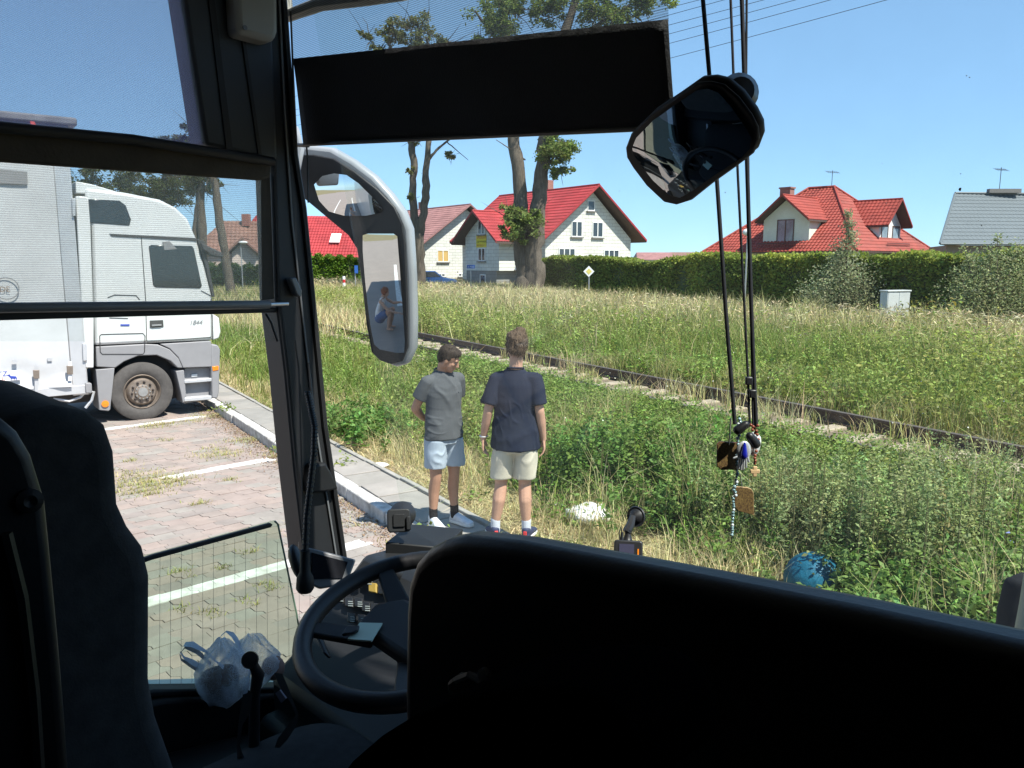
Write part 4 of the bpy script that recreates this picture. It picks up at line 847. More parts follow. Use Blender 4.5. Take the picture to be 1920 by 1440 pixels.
bush('nettle_clump', 'dark green nettle clump beside the taller youth in navy', 1130, 930, .15, [((0, 0, 0), .28, .8, 55, 50), ((.5, .1, 0), .28, .75, 55, 50), ((.9, -.1, 0), .25, .6, 40, 45), ((-.3, .4, 0), .25, .7, 40, 45), ((1.3, .2, 0), .3, .8, 60, 50)], .075, NET)
bush('nettle_clump', 'dark nettle clump left of the hanging amulets', 1275, 975, .15, [((0, 0, 0), .3, .55, 60, 45), ((.35, .1, 0), .2, .45, 35, 40)], .075, NET)
bush('leafy_clump', 'bright green broad leaved clump at the right edge over the partition', 1740, 1175, .12, [((0, 0, 0), .3, .42, 60, 30), ((.45, .1, 0), .25, .4, 40, 30), ((-.45, 0, 0), .25, .3, 30, 30)], .085, (.15, .225, .065))
bush('grass_tussock', 'lush green tussock left of the shorter youth in grey', 700, 820, .12, [((0, 0, 0), .4, .4, 80, 26), ((-.5, .5, 0), .4, .42, 80, 26)], .09, (.11, .20, .05))
fl = []; P = scatter(700, -10, 16, 4, 30, lambda n, m_, s, x, y: (n > 4.8)); P[:, 2] += RNG.uniform(.25, .7, len(P)); k = len(P)
fl.append(leaves_data(P, np.full(k, .022), np.full(k, .02), 2, vcol(np.tile(V(.7, .68, .58), (k, 1)), .1, .03)))
P = G(1880, 1030, .5)+RNG.normal(0, .25, (8, 3))*V(1, 1, .4); fl.append(leaves_data(P, np.full(8, .04), np.full(8, .036), 2, vcol(np.tile(V(.28, .30, .68), (8, 1)), .1, .03)))
joined('wildflowers', fl, m_straw, kind='stuff')
# --- litter and the blue ball
m_litter = mat('thin white plastic', (.78, .78, .76), .45, .05, 9, .5, 25)
def crumple(name, label, c, r, m_, seed, zs=.6, cat='litter'):
    b = MB(); b.ell(c, (r, r*.8, r*zs), nu=40, nv=24); b.v = [tuple(p) for p in np.asarray(b.v)]
    P = np.asarray(b.v); dd = unit; o = P-c; k = 1+wav(P, seed, .22, 1.3/r)+ridge(P, seed+1, .2, 3.2/r)-.14*np.abs(wav(P, seed+2, 1, 2.6/r))+ridge(P, seed+7, .1, 7/r); b.v = [tuple(p) for p in c+o*k[:, None]]
    o_ = b.build(name, m_, None, smooth=70); tag(o_, label, cat); return o_
c = G(1103, 990, .1); crumple('plastic_bag', 'crumpled white plastic bag lying in the dry grass', c+UP*.14, .18, m_litter, 4, .42, 'plastic bag')
c = G(1052, 952, .1); crumple('paper_scrap', 'torn whitish scrap in the straw above the white bag', c+UP*.02, .085, m_litter, 9, .35)
c = G(712, 873, .1); crumple('paper_scrap', 'flat white paper scrap on the dirt beside the slabs', c+UP*.01, .1, m_litter, 15, .18)
c = G(1335, 992, .1); crumple('yellow_wrapper', 'small yellow wrapper below the bead string', c+UP*.02, .045, m_ysign, 19, .4)
c = G(1205, 950, .1); crumple('paper_scrap', 'small pale scrap at the foot of the nettles', c+UP*.03, .06, m_litter, 23, .5)
m_ball = mat('translucent blue plastic', (.010, .10, .165), .5, .3, 14, .5, 40, spec=.25)
c = G(1522, 1122, .1)+UP*.1; bl_ = MB(); bl_.ell(c+UP*.05, (.21, .20, .20), nu=32, nv=20); o = bl_.build('blue_ball', m_ball, None, smooth=60); tag(o, 'blue ball half hidden in the weeds behind the partition', 'ball')
# ================================================================ TRUCK
HT, NTk = V(.8, .6, 0), V(.6, -.8, 0); TP = G(268, 787)
m_twhite = mat('white truck paint', (.66, .67, .66), .3, .04, 2, spec=.5, coat=.3); m_tgrey = mat('grey plastic cladding', (.235, .235, .24), .55, .07, 3)
m_tdark = mat('dark grey underbody', (.05, .05, .05), .8, .25, 6); m_tglass = mat('dark truck glass', (.02, .026, .03), .07, .1, 2, spec=.7); m_groove = mat('black rubber seal', (.05, .05, .05), .7, .1, 10)
m_tyre = mat('dusty tyre rubber', (.075, .07, .065), .9, .25, 8, .4, 60); m_rim = mat('brown grey steel rim', (.23, .19, .155), .5, .25, 9, metal=.4); m_orange = mat('orange lens', (.75, .22, .02), .25, .05, 10)
m_curtain = mat('pale grey curtain tarpaulin', (.50, .51, .515), .45, .08, 1.6, .25, 9); m_alu = mat('aluminium post', (.55, .56, .57), .4, .08, 4, metal=.4); m_topdk = mat('dirty grey top rail', (.16, .16, .165), .7, .35, 5)
def tp_(px, py, off=0.0): return OP(px, py, TP+NTk*off, NTk)
def tpoly(pts, off=0.0): return [tp_(x, y, off) for x, y in pts]
def tprism(root, name, pts, depth, m, off=0.0, bevel=.02, kind=None, label=None):
    b = MB(); b.prism(tpoly(pts, off), -NTk*depth); return b.build(name, m, root, bevel=bevel, label=label)
TK = thing('truck', 'white truck tractor cab with grey lower cladding parked nose to the kerb', 'truck', TP)
tprism(TK, 'cab_shell', [(171, 424), (158, 352), (230, 360), (300, 374), (330, 389), (352, 410), (368, 446), (384, 500), (398, 555), (403, 600), (400, 638), (290, 643), (177, 648)], 2.3, m_twhite, bevel=.05)
tprism(TK, 'roof_fairing', [(142, 340), (170, 345), (215, 358), (262, 374), (230, 366), (142, 362)], 2.2, m_twhite, -.04, .02)
tprism(TK, 'side_deflector', [(142, 367), (160, 368), (166, 372), (170, 424), (176, 600), (176, 690), (160, 690), (152, 560)], .25, m_twhite, .03, .02)
tprism(TK, 'sleeper_window', [(158, 376), (170, 373), (224, 376), (236, 385), (246, 412), (243, 423), (172, 418), (158, 410)], .05, m_tglass, .012, .01)
tprism(TK, 'door_window', [(279, 462), (284, 459), (360, 461), (364, 466), (379, 536), (376, 541), (292, 539), (287, 535)], .05, m_tglass, .012, .012)
tprism(TK, 'inner_blind', [(305, 453), (318, 452), (332, 467), (308, 469)], .02, m_tgrey, .02, .003)
tprism(TK, 'rain_strip', [(205, 438), (366, 446), (369, 452), (210, 443)], .05, m_groove, .015, .005)
b = MB()
for q in ([(265, 446), (273, 560), (275, 640)], [(402, 560), (396, 560), (396, 632), (276, 641)], [(398, 590), (399, 637)], [(171, 424), (174, 560), (177, 646)], [(202, 558), (215, 553), (255, 554), (262, 562)], [(187, 630), (190, 627), (268, 625), (272, 630), (271, 660), (268, 664), (192, 664), (188, 660), (187, 630)], [(205, 596), (240, 597)], [(377, 545), (398, 556)]):
    b.tube(tpoly(q, .004), .007, 4)
b.build('panel_gaps', m_groove, TK)
hd = tprism(TK, 'door_handle', [(281, 601), (306, 600), (307, 613), (281, 615)], .03, m_groove, .014, .006); tprism(hd, 'grip', [(285, 609), (303, 608), (303, 611), (285, 612)], .03, m_tgrey, .035, .004)
tprism(TK, 'side_badge', [(226, 608), (243, 608), (243, 611), (226, 611)], .012, m_blu, .01, 0)
text('model_number', '1844', tp_(355, 609, .006), HT, UP, .105, m_tgrey, TK, .003, .3)
tprism(TK, 'front_corner', [(398, 588), (411, 596), (414, 622), (411, 634), (399, 638)], 2.1, m_twhite, -.03, .02)
tprism(TK, 'pillar_trim', [(370, 448), (383, 452), (403, 556), (398, 557), (386, 500)], .2, m_groove, .012, .01)
# grey lower cladding round the wheel arch
tprism(TK, 'lower_cladding', [(180, 650), (274, 645), (296, 646), (318, 655), (335, 672), (343, 690), (333, 690), (320, 677), (294, 666), (260, 667), (233, 678), (216, 690), (181, 688)], 1.9, m_tgrey, .0, .015)
tprism(TK, 'lower_cladding', [(300, 645), (396, 639), (398, 688), (343, 690), (334, 670), (318, 654)], 1.9, m_tgrey, .006, .015)
tprism(TK, 'bumper_corner', [(396, 645), (408, 647), (413, 655), (411, 735), (408, 747), (397, 747)], 2.0, m_tgrey, .01, .02)
tprism(TK, 'bumper', [(397, 648), (407, 650), (406, 745), (397, 745)], 2.2, m_tgrey, -.1, .02)
sp_ = tprism(TK, 'step_housing', [(334, 697), (346, 695), (346, 690), (398, 688), (398, 748), (345, 757), (341, 735)], .5, m_tgrey, -.12, .01)
tprism(TK, 'step_side_panel', [(330, 696), (345, 694), (350, 750), (343, 756), (339, 735)], .4, m_tgrey, .0, .01)
for y0, y1 in ((709, 718), (742, 752)):
    tprism(TK, 'step', [(346, y0+4), (397, y0), (397, y1-3), (346, y1+1)], .3, m_alu, .01, .008)
tprism(TK, 'access_plate', [(359, 702), (370, 701), (370, 706), (359, 707)], .02, m_twhite, -.105, 0)
tprism(TK, 'indicator', [(398, 687), (410, 686), (410, 694), (399, 696)], .04, m_orange, .02, .006)
tprism(TK, 'mudguard_panel', [(180, 693), (215, 690), (207, 768), (204, 771), (186, 769)], .55, m_tgrey, .0, .012)
b = MB(); b.lathe([(0, 0), (.05, 0), (.055, .02), (0, .025)], tp_(197, 757, .0), NTk, 14); b.build('marker_lamp', m_orange, TK, smooth=40)
tprism(TK, 'chassis', [(90, 735), (215, 700), (330, 700), (340, 745), (200, 750), (90, 760)], 1.3, m_tdark, -.45, 0)
tprism(TK, 'wheel_well', [(205, 700), (233, 676), (260, 664), (296, 664), (322, 675), (340, 700), (345, 745), (205, 760)], .04, m_tdark, -.4, 0)
tprism(TK, 'mirror_housing', [(377, 454), (392, 462), (405, 468), (418, 474), (419, 483), (400, 480), (380, 468)], .25, m_groove, .1, .02)
wc = tp_(268, 735, .0)-NTk*.02
def truck_wheel(root, c, R=.485):
    w = MB(); w.lathe([(R*.60, -.30), (R*.85, -.32), (R*.97, -.29), (R, -.25), (R, -.05), (R*.975, -.015), (R*.9, .005), (R*.75, .008), (R*.66, -.002), (R*.60, -.02), (R*.58, -.06)], c, NTk, 48); wo_ = w.build('wheel', m_tyre, root, smooth=35)
    r = MB(); r.lathe([(R*.60, -.03), (R*.57, -.012), (R*.55, -.03), (R*.52, -.075), (R*.49, -.085), (R*.46, -.05), (R*.40, -.012), (R*.26, -.008), (R*.25, .02), (R*.2, .03), (0, .032)], c, NTk, 40); r.build('rim', m_rim, wo_, smooth=30)
    a = HT
    nb = MB()
    for k in range(10):
        an = 2*math.pi*k/10+.1; q = c+(a*math.cos(an)+UP*math.sin(an))*R*.335; nb.lathe([(.02, -.012), (.02, .012), (.012, .016), (.012, .026), (0, .027)], q, NTk, 6)
    nb.build('wheel_nuts', mat('dark wheel nut', (.05, .04, .035), .5, .2, 20, metal=.5), wo_)
    h_ = MB()
    for k in range(12):
        an = 2*math.pi*k/12; q = c+(a*math.cos(an)+UP*math.sin(an))*R*.225; h_.lathe([(.012, .015), (.012, .036), (0, .037)], q, NTk, 6)
    h_.lathe([(R*.16, .02), (R*.15, .04), (0, .042)], c, NTk, 20); h_.build('hub', mat('grey hub', (.3, .3, .29), .5, .15, 12, metal=.4), wo_, smooth=30)
truck_wheel(TK, wc); truck_wheel(TK, wc-NTk*2.0)
tprism(TK, 'coupling', [(96, 740), (140, 735), (175, 722), (180, 735), (150, 748), (98, 752)], .2, m_tdark, -.3, .01)
b = MB(); b.tube(tpoly([(100, 748), (130, 752), (150, 745), (165, 730), (176, 735), (172, 750), (160, 765)], -.05), .022, 6); b.build('air_hose', m_alu, TK)
# ---- semi-trailer
TR = thing('trailer', 'pale grey curtain sided trailer behind the white cab at the left edge', 'trailer', TP-HT*5)
def ta(a, z, off=0.0): return TP*V(1, 1, 0)+HT*a+UP*z+NTk*off
def tbox(name, a0, a1, z0, z1, depth, m, off=0.0, bevel=.01, root=None):
    b = MB(); b.prism([ta(a0, z0, off), ta(a1, z0, off), ta(a1, z1, off), ta(a0, z1, off)], -NTk*depth); return b.build(name, m, root or TR, bevel=bevel)
cu = MB(); nA, nZ = 120, 30
for i in range(nA+1):
    for k in range(nZ+1):
        a = -11+(-.99+11)*i/nA; z = .66+(4.28-.66)*k/nZ; low = max(0, 1-(z-.66)/.55)
        o = .012*math.sin(a*5.1+math.sin(z*1.7)*1.3)+low*(.035*math.sin(a*9+1.2)*math.sin(z*8)+.03*math.sin(z*16+a*2.2))
        cu.v.append(tuple(ta(a, z, .02+o)))
cu.f = [(i*(nZ+1)+k, (i+1)*(nZ+1)+k, (i+1)*(nZ+1)+k+1, i*(nZ+1)+k+1) for i in range(nA) for k in range(nZ)]
cu.build('curtain', m_curtain, TR, smooth=80, recalc=False)
tbox('body', -11, -.95, .7, 4.5, 2.4, m_curtain, -.06); tbox('front_post', -.99, -.76, .5, 4.25, 2.46, m_alu, .02, .02)
tbox('bottom_rail', -11, -.76, .52, .66, 2.4, m_alu, .03); tbox('top_rail', -11, -.74, 4.28, 4.6, 2.4, m_topdk, -.02); tbox('roof_edge', -11, -.62, 4.6, 4.72, 2.5, m_topdk, .03, .03)
tbox('underframe', -11, -1.5, .25, .52, 1.6, m_tdark, -.4)
b = MB(); b.prism([tp_(55, 225, .0), tp_(62, 224, .0), tp_(70, 240, .0), tp_(60, 240, .0)], NTk*.02); b.build('red_strap', mat('red strap', (.6, .08, .05), .6, .1, 8), TR)
tprism(TR, 'dark_label', [(-40, 313), (51, 322), (52, 346), (-40, 342)], .01, m_tgrey, .045, 0)
m_wlab = mat('white label', (.8, .8, .8), .5, .04, 4)
lab = tprism(TR, 'maker_label', [(-150, 703), (38, 694), (39, 712), (-150, 725)], .01, m_wlab, .075, 0)
text('lettering', 'SCHMITZ', tp_(-52, 709, .08), unit(tp_(13, 705)-tp_(-52, 709)), UP, .105, m_blu, lab); text('lettering', 'CARGOBULL', tp_(-66, 718.5, .08), unit(tp_(13, 713)-tp_(-66, 718)), UP, .085, m_redtx, lab)
bull = [(14, 703), (18, 701.5), (20, 705), (24, 705), (30, 705.5), (32, 709), (31, 714), (30, 708.5), (28.5, 709.5), (28, 714), (27, 710), (22.5, 709.5), (22, 714), (21, 710), (17, 706)]
b = MB(); b.prism([tp_(x, y, .078) for x, y in bull], NTk*.004); b.build('bull_emblem', m_blu, lab)
b = MB()
for k in range(24):
    an = 2*math.pi*k/24; an2 = 2*math.pi*(k+1)/24; c = tp_(12, 541, .05); u1 = HT*math.cos(an)+UP*math.sin(an); u2 = HT*math.cos(an2)+UP*math.sin(an2); b.prism([c+u1*.15, c+u1*.165, c+u2*.165, c+u2*.15], NTk*.004)
em = b.build('round_emblem', m_tgrey, TR); text('lettering', 'DE', tp_(-1, 547, .05), HT, UP, .11, mat('brown print', (.2, .13, .08), .6, .1, 5), em)
for x0, y0, y1 in ((68, 686, 738), (131, 678, 714)):
    st_ = tprism(TR, 'strap', [(x0-3, y0), (x0+3, y0), (x0+4, y1), (x0-3, y1)], .012, m_alu if x0 < 100 else m_wlab, .085, 0)
    tprism(st_, 'buckle', [(x0-6, y0+8), (x0+6, y0+8), (x0+6, y0+24), (x0-5, y0+24)], .03, m_rim, .11, .005)
for k in range(2):
    tprism(TR, 'hinge', [(155, 644), (163, 644), (164, 676), (156, 677)] if k else [(135, 372), (142, 372), (142, 405), (136, 405)], .06, m_alu, .06, .006)
for q in ((28, 677), (93, 674)): b = MB(); b.box(tp_(*q, .06), (.06, .02, .05), (HT, NTk, UP)); b.build('curtain_hook', m_alu, TR)
tprism(TR, 'lamp_block', [(160, 718), (172, 719), (173, 737), (161, 737)], .15, m_tgrey, .06, .01)
# ================================================================ COACH WE SIT IN
BH, BL = V(.70711, .70711, 0), V(-.70711, .70711, 0)          # forward and left of the coach
def BU(f, l, z): return BH*f+BL*l+UP*z
LW = 2.05
def lw(px, py, off=0.0): return OP(px, py, BL*(LW+off)+EYE, BL)
WN = unit(BH*.985+UP*.174); WPT = BU(1.5, 0, 1.7)
def ws(px, py, off=0.0): return OP(px, py, WPT+WN*off, WN)
m_blk = mat('black interior plastic', (.013, .0135, .0145), .55, .15, 8, .05, 300, spec=.3); m_blk2 = mat('dark grey interior plastic', (.019, .020, .022), .5, .12, 6, .05, 300, spec=.35)
m_pill = mat('blue grey pillar trim', (.040, .047, .055), .6, .08, 3, .05, 200); m_beige = mat('pale grey beige plastic', (.36, .36, .32), .6, .06, 5)
m_seal = mat('black rubber seal', (.010, .010, .011), .6, .2, 12); m_fab = mat('black seat fabric', (.034, .036, .039), .95, .25, 30, .12, 260, spec=.15, sheen=.03); m_vinyl = mat('black leatherette', (.012, .0125, .014), .42, .2, 20, .05, 160, spec=.4)
m_outer = mat('white coach paint', (.7, .7, .7), .3, .04, 3, coat=.4); m_steel = mat('brushed steel', (.5, .5, .5), .3, .1, 12, metal=.9); m_lite = mat('grey trim strip', (.16, .165, .17), .4, .1, 10)
m_glass = glassmat('windscreen glass', (.955, .975, .965), .015, .006); m_green = glassmat('green tinted glass', (.76, .83, .77), .03)
CO = thing('coach', 'dark coach interior with black pillar, dashboard and windows around the viewer', 'coach', BU(1, 1, .3))
def cp(name, fz, l0, l1, m, bevel=.01, root=CO):
    b = MB(); b.prism([BU(f, l0, z) for f, z in fz], BL*(l1-l0)); return b.build(name, m, root, bevel=bevel)
cp('side_wall', [(-10.5, .3), (1.5, .3), (1.5, 1.22), (1.13, 1.27), (.72, 1.42), (.3, 1.50), (.3, 3.268), (-10.5, 3.268)], LW+.005, LW+.085, m_outer, .0)
cp('side_lining', [(-10.4, .9), (1.45, .9), (1.45, 1.215), (1.13, 1.265), (.72, 1.415), (.31, 1.50), (.31, 3.238), (-10.4, 3.238)], LW-.045, LW, m_blk, .012)
cp('side_wall', [(-10.5, .3), (1.5, .3), (1.2, 3.268), (-10.5, 3.268)], -.55, -.47, m_blk, 0)
b = MB(); b.para(BU(-10.5, -.55, 3.27), BH*11.70, BL*2.69, UP*.07); b.build('roof', m_outer, CO); b = MB(); b.para(BU(-10.5, -.45, 3.24), BH*11.6, BL*2.48, UP*.028); b.build('ceiling', mat('pale grey headliner', (.42, .42, .40), .9, .06, 4), CO)
b = MB(); b.para(BU(-10.6, -.55, .3), BH*.1, BL*2.69, UP*2.96); b.build('rear_wall', m_blk, CO)
b = MB(); b.para(BU(-10.5, -.46, 1.28), BH*10.9, BL*2.5, UP*.07); b.para(BU(.4, -.46, .9), BH*1.1, BL*2.5, UP*.07); b.build('floor', mat('dark grey floor vinyl', (.03, .03, .032), .6, .2, 8), CO)
b = MB(); b.para(BU(1.5, -.55, .3), BH*.1, BL*2.69, UP*1.15); b.build('front_panel', m_outer, CO)
# windscreen, side glass
b = MB(); b.prism([BU(1.545, -.5, 1.46), BU(1.545, 2.0, 1.46), BU(1.226, 2.0, 3.265), BU(1.226, -.5, 3.265)], WN*.006); b.build('windscreen', m_glass, CO)
b = MB(); b.prism([lw(-60, 640, .03), lw(575, 640, .03), lw(520, -80, .03), lw(-60, -80, .03)], BL*.005); b.build('side_window', m_glass, CO)
# pillar and corner trim
def lpart(name, pts, off, th, m, bevel=.006, root=CO):
    b = MB(); b.prism([lw(x, y, off) for x, y in pts], BL*th); return b.build(name, m, root, bevel=bevel)
lpart('corner_pillar', [(500, -60), (530, -60), (541, 100), (556, 290), (572, 390), (592, 590), (612, 800), (636, 965), (650, 1050), (573, 1050), (553, 880), (536, 700), (519, 560), (511, 300), (498, 80)], -.015, .11, m_blk2, .012)
lpart('window_post', [(336, -60), (386, 272), (522, 302), (512, 60), (440, 62), (436, -60)], -.03, .10, m_pill, .01)
lpart('post_seam', [(384, -60), (395, -60), (438, 290), (426, 288)], -.035, .01, m_seal, 0); lpart('post_seam', [(452, 60), (458, 60), (492, 298), (486, 297)], -.036, .01, m_seal, 0)
lpart('corner_cover', [(440, -60), (522, -60), (523, 60), (517, 78), (500, 76), (446, 62)], -.09, .07, m_beige, .015)
cv = MB(); cv.lathe([(0, 0), (.006, 0), (.006, .003), (0, .003)], lw(459, 52, -.095), -BL, 10); cv.build('screw', m_lite, CO)
for pts, r, m_ in (([(528, -60), (539, 100), (553, 290), (569, 390), (589, 590), (609, 800), (646, 1050)], .009, m_seal), ([(521, -60), (533, 200), (548, 420), (573, 640), (592, 800), (630, 1040)], .0035, m_lite), ([(503, 80), (514, 300), (523, 560), (540, 700), (557, 880), (575, 1045)], .006, m_seal)):
    b = MB(); b.tube([lw(x, y, -.02) for x, y in pts], r, 6); b.build('pillar_seal', m_, CO)
lpart('pillar_cover', [(577, 905), (586, 872), (612, 868), (622, 885), (636, 918), (606, 924), (580, 926)], -.05, .04, m_blk, .008)
lpart('blind_catch', [(545, 522), (556, 520), (567, 545), (565, 558), (556, 552)], -.05, .03, m_lite, .004)
for k, q in enumerate(([(553, 640), (560, 690), (562, 760), (566, 900), (568, 1035)], [(578, 680), (583, 740), (586, 770)])):
    b = MB(); b.tube([lw(x, y, -.06) for x, y in q], .003, 5); b.build('hanging_cord', m_seal, CO)
b = MB(); b.tube([ws(x, y, -.02) for x, y in ((531, -40), (540, 30), (600, 8), (680, -2), (760, -14))], .018, 8); b.build('ceiling_trim', m_beige, CO)
# side sill, ledge, dashboard
lpart('window_sill', [(200, 1310), (290, 1294), (420, 1292), (560, 1288), (562, 1300), (420, 1306), (290, 1308), (200, 1330)], -.03, .05, m_blk2, .006)
cp('side_console', [(-.2, .95), (1.45, .95), (1.45, 1.16), (1.1, 1.2), (.6, 1.30), (-.2, 1.33)], 1.66, 2.0, m_vinyl, .02)
b = MB(); b.tube([BU(.45, 1.70, 1.335), BU(.75, 1.72, 1.295), BU(1.1, 1.74, 1.215)], .012, 6); b.build('console_strip', m_steel, CO)
b = MB(); dp_ = [(1.53, .5), (1.53, 1.60), (1.45, 1.655), (1.33, 1.66), (1.07, 1.43), (1.0, 1.385), (1.0, 1.26), (1.22, 1.12), (1.22, .5)]
b.prism([BU(f, .1, z) for f, z in dp_], BL*1.88); dash = b.build('dashboard', m_blk2, CO, bevel=.02)
b = MB(); b.prism([BU(.8, .95, .97), BU(1.02, .95, .97), BU(1.02, .95, 1.3), BU(.95, .95, 1.3)], BL*1.0); b.build('knee_panel', m_blk, CO, bevel=.02)
DN = unit(-BH*.694+UP*.72); DP = BU(1.2, 1.6, 1.557)
def dsh(px, py, off=0.0): return OP(px, py, DP+DN*off, DN)
def dpoly(pts, off, th, name, m, root=dash, bevel=.003, label=None):
    b = MB(); b.prism([dsh(x, y, off) for x, y in pts], DN*th); return b.build(name, m, root, bevel=bevel, label=label)
m_sw = mat('black switch', (.018, .018, .02), .4, .15, 30); m_mark = mat('pale switch mark', (.32, .36, .36), .5, .05, 20); m_amber = mat('amber switch cap', (.34, .23, .05), .4, .08, 20); m_grn = mat('green switch mark', (.12, .27, .2), .5, .05, 20)
rows = [((672, 1093), (694, 1090), (702, 1104), (720, 1108), (733, 1113)), ((658, 1131), (676, 1132), (690, 1140), (706, 1142)), ((640, 1122), (662, 1160), (682, 1163))]
for row in rows:
    for (x, y) in row:
        am = (x, y) == (702, 1104); s = dpoly([(x-8, y-10), (x+7, y-8), (x+7, y+10), (x-8, y+8)], .004, .010, 'switch', m_amber if am else m_sw, label='amber rocker switch' if am else None)
        if (x, y) == (720, 1108): text('mark', '≡D', dsh(x-7, y+4, .0155), dsh(x+8, y+5, 0)-dsh(x-7, y+4, 0), DN+UP, .014, m_mark, s)
        elif (x, y) == (706, 1142): text('mark', 'JM', dsh(x-7, y+5, .0155), dsh(x+8, y+6, 0)-dsh(x-7, y+5, 0), DN+UP, .014, m_mark, s)
        elif not am:
            mk = MB()
            for q in range(3): mk.prism([dsh(x-5, y-4+q*4, .0145), dsh(x+3+q % 2*2, y-3.5+q*4, .0145), dsh(x+3, y-2+q*4, .0145), dsh(x-5, y-2.5+q*4, .0145)], DN*.001)
            mk.build('mark', m_grn if x > 725 else m_mark, s)
b = MB(); b.lathe([(0, 0), (.02, 0), (.02, .02), (.017, .024), (0, .024)], dsh(746, 1077), DN, 20); kn = b.build('rotary_knob', m_sw, dash, smooth=40)
b = MB(); b.lathe([(.012, .0245), (.0135, .0245), (.0135, .0255), (.012, .0255)], dsh(746, 1077), DN, 24); b.build('mark', m_mark, kn)
b = MB(); b.tube([dsh(712, 1077, .006), dsh(722, 1071, .006), dsh(728, 1078, .006)], .0015, 4); b.build('mark', m_mark, dash)
# ---- steering wheel
SCn = W(770, 1166, 1.66); SN = unit(UP*math.cos(math.radians(15))+(-BH*.96-BL*.28)*math.sin(math.radians(15))); SX = unit(np.cross(BH, SN)); SY = np.cross(SN, SX)
if SY@BH < 0: SX, SY = -SX, -SY
SW = thing('steering_wheel', 'large black coach steering wheel with spokes left of the partition', 'steering wheel', SCn)
def sw_(a, b_, c=0.0): return SCn+SX*a+SY*b_+SN*c
def torus(mb, c, ax, ay, R, r, n=56, m=10):
    az = np.cross(ax, ay); vs = []; fs = []
    for i in range(n):
        t = 2*math.pi*i/n; d = ax*math.cos(t)+ay*math.sin(t)
        for k in range(m):
            p = 2*math.pi*k/m; vs.append(c+d*(R+r*math.cos(p))+az*r*math.sin(p))
    for i in range(n):
        for k in range(m): fs.append((i*m+k, i*m+(k+1) % m, ((i+1) % n)*m+(k+1) % m, ((i+1) % n)*m+k))
    return mb.add(vs, fs)
b = MB(); torus(b, SCn, SX, SY, .240, .0215); b.build('rim', m_vinyl, SW, smooth=80)
hub = MB(); hub.prism([sw_(-.11, -.075, -.05), sw_(.11, -.075, -.05), sw_(.135, .0, -.05), sw_(.09, .055, -.05), sw_(-.09, .055, -.05), sw_(-.135, .0, -.05)], SN*.045); hub.build('hub_pad', m_blk2, SW, bevel=.014, seg=3)
for an in (158, 22, 222, 318):
    t = math.radians(an); d = V(math.cos(t), math.sin(t)); e = V(-d[1], d[0]); b = MB()
    b.prism([sw_(*(d*.09+e*.03), -.045), sw_(*(d*.09-e*.03), -.045), sw_(*(d*.236-e*.02), -.008), sw_(*(d*.236+e*.02), -.008)], SN*.016); b.build('spoke', m_blk2, SW, bevel=.006)
b = MB(); b.tube([sw_(0, 0, -.06), sw_(0, .02, -.32)], [.05, .06], 14); b.build('column', m_blk, SW)
for sx in (-1, 1):
    b = MB(); b.tube([sw_(sx*.04, .02, -.08), sw_(sx*.13, .06, -.06), sw_(sx*.19, .085, -.055)], [.009, .010, .012], 8); b.build('stalk', m_sw, SW)
# ribbed cable beside the column
b = MB()
for k in range(13): q = W(592, 1180, 1.86)*(1-k/12)+W(612, 1226, 1.80)*(k/12); torus(b, q, unit(BL+UP*.3), unit(np.cross(unit(BL+UP*.3), unit(W(612, 1226, 1.8)-W(592, 1180, 1.86)))), .011, .0035, 10, 5)
o = b.build('coiled_cable', m_sw, None, smooth=80); tag(o, 'short black coiled cable behind the steering wheel spoke', 'cable')
# notepad and clip on the hub
m_note = mat('pale green paper', (.55, .68, .58), .8, .03, 10); c = [sw_(-.055, -.05, 0), sw_(.045, -.05, 0), sw_(.05, .045, 0), sw_(-.045, .05, 0)]
q = [OP(x, y, sw_(0, 0, -.003), SN) for x, y in ((652, 1201), (697, 1204), (717, 1171), (675, 1170))]
b = MB(); b.prism(q, SN*.004); nt_ = b.build('notepad', m_note); tag(nt_, 'pale green note paper lying on the steering wheel hub', 'notepad')
b = MB(); b.prism([p+SN*.0045+SX*.002 for p in q], SN*.0008); b.build('top_sheet', m_note, nt_)
b = MB(); b.prism([OP(x, y, sw_(0, 0, .004), SN) for x, y in ((642, 1194), (650, 1180), (675, 1177), (672, 1186), (660, 1192))], SN*.008); o = b.build('wallet', m_sw, None, bevel=.002); tag(o, 'small black folded case beside the note paper', 'case')
# ---- display, microphone, box on the dash
SNm = unit(EYE-W(610, 1070, 2.1)+V(.2, 0, .2)); dpx = lambda x, y, o=0: OP(x, y, W(612, 1070, 2.1)+SNm*o, SNm)
TB = thing('display_unit', 'dark rectangular display with grey frame left of the steering wheel', 'display', W(612, 1100, 2.1))
b = MB(); b.prism([dpx(x, y) for x, y in ((577, 1026), (668, 1049), (650, 1095), (600, 1104), (576, 1092))], -SNm*.03); b.build('case', m_lite, TB, bevel=.005)
b = MB(); b.prism([dpx(x, y, .002) for x, y in ((584, 1036), (652, 1054), (642, 1084), (585, 1086))], SNm*.003); b.build('screen', mat('switched off screen', (.012, .013, .016), .15, .1, 3), TB)
MC = thing('gooseneck_microphone', 'black ribbed gooseneck hanging along the pillar to a round black base', 'microphone', W(572, 1090, 2.0))
gp_ = [(577, 735), (584, 770), (590, 800), (589, 850), (582, 910), (575, 970), (572, 1040)]
b = MB(); b.tube([W(x, y, 2.1-.1*k/6) for k, (x, y) in enumerate(gp_)], .008, 8); b.build('gooseneck', m_sw, MC, smooth=60)
b = MB()
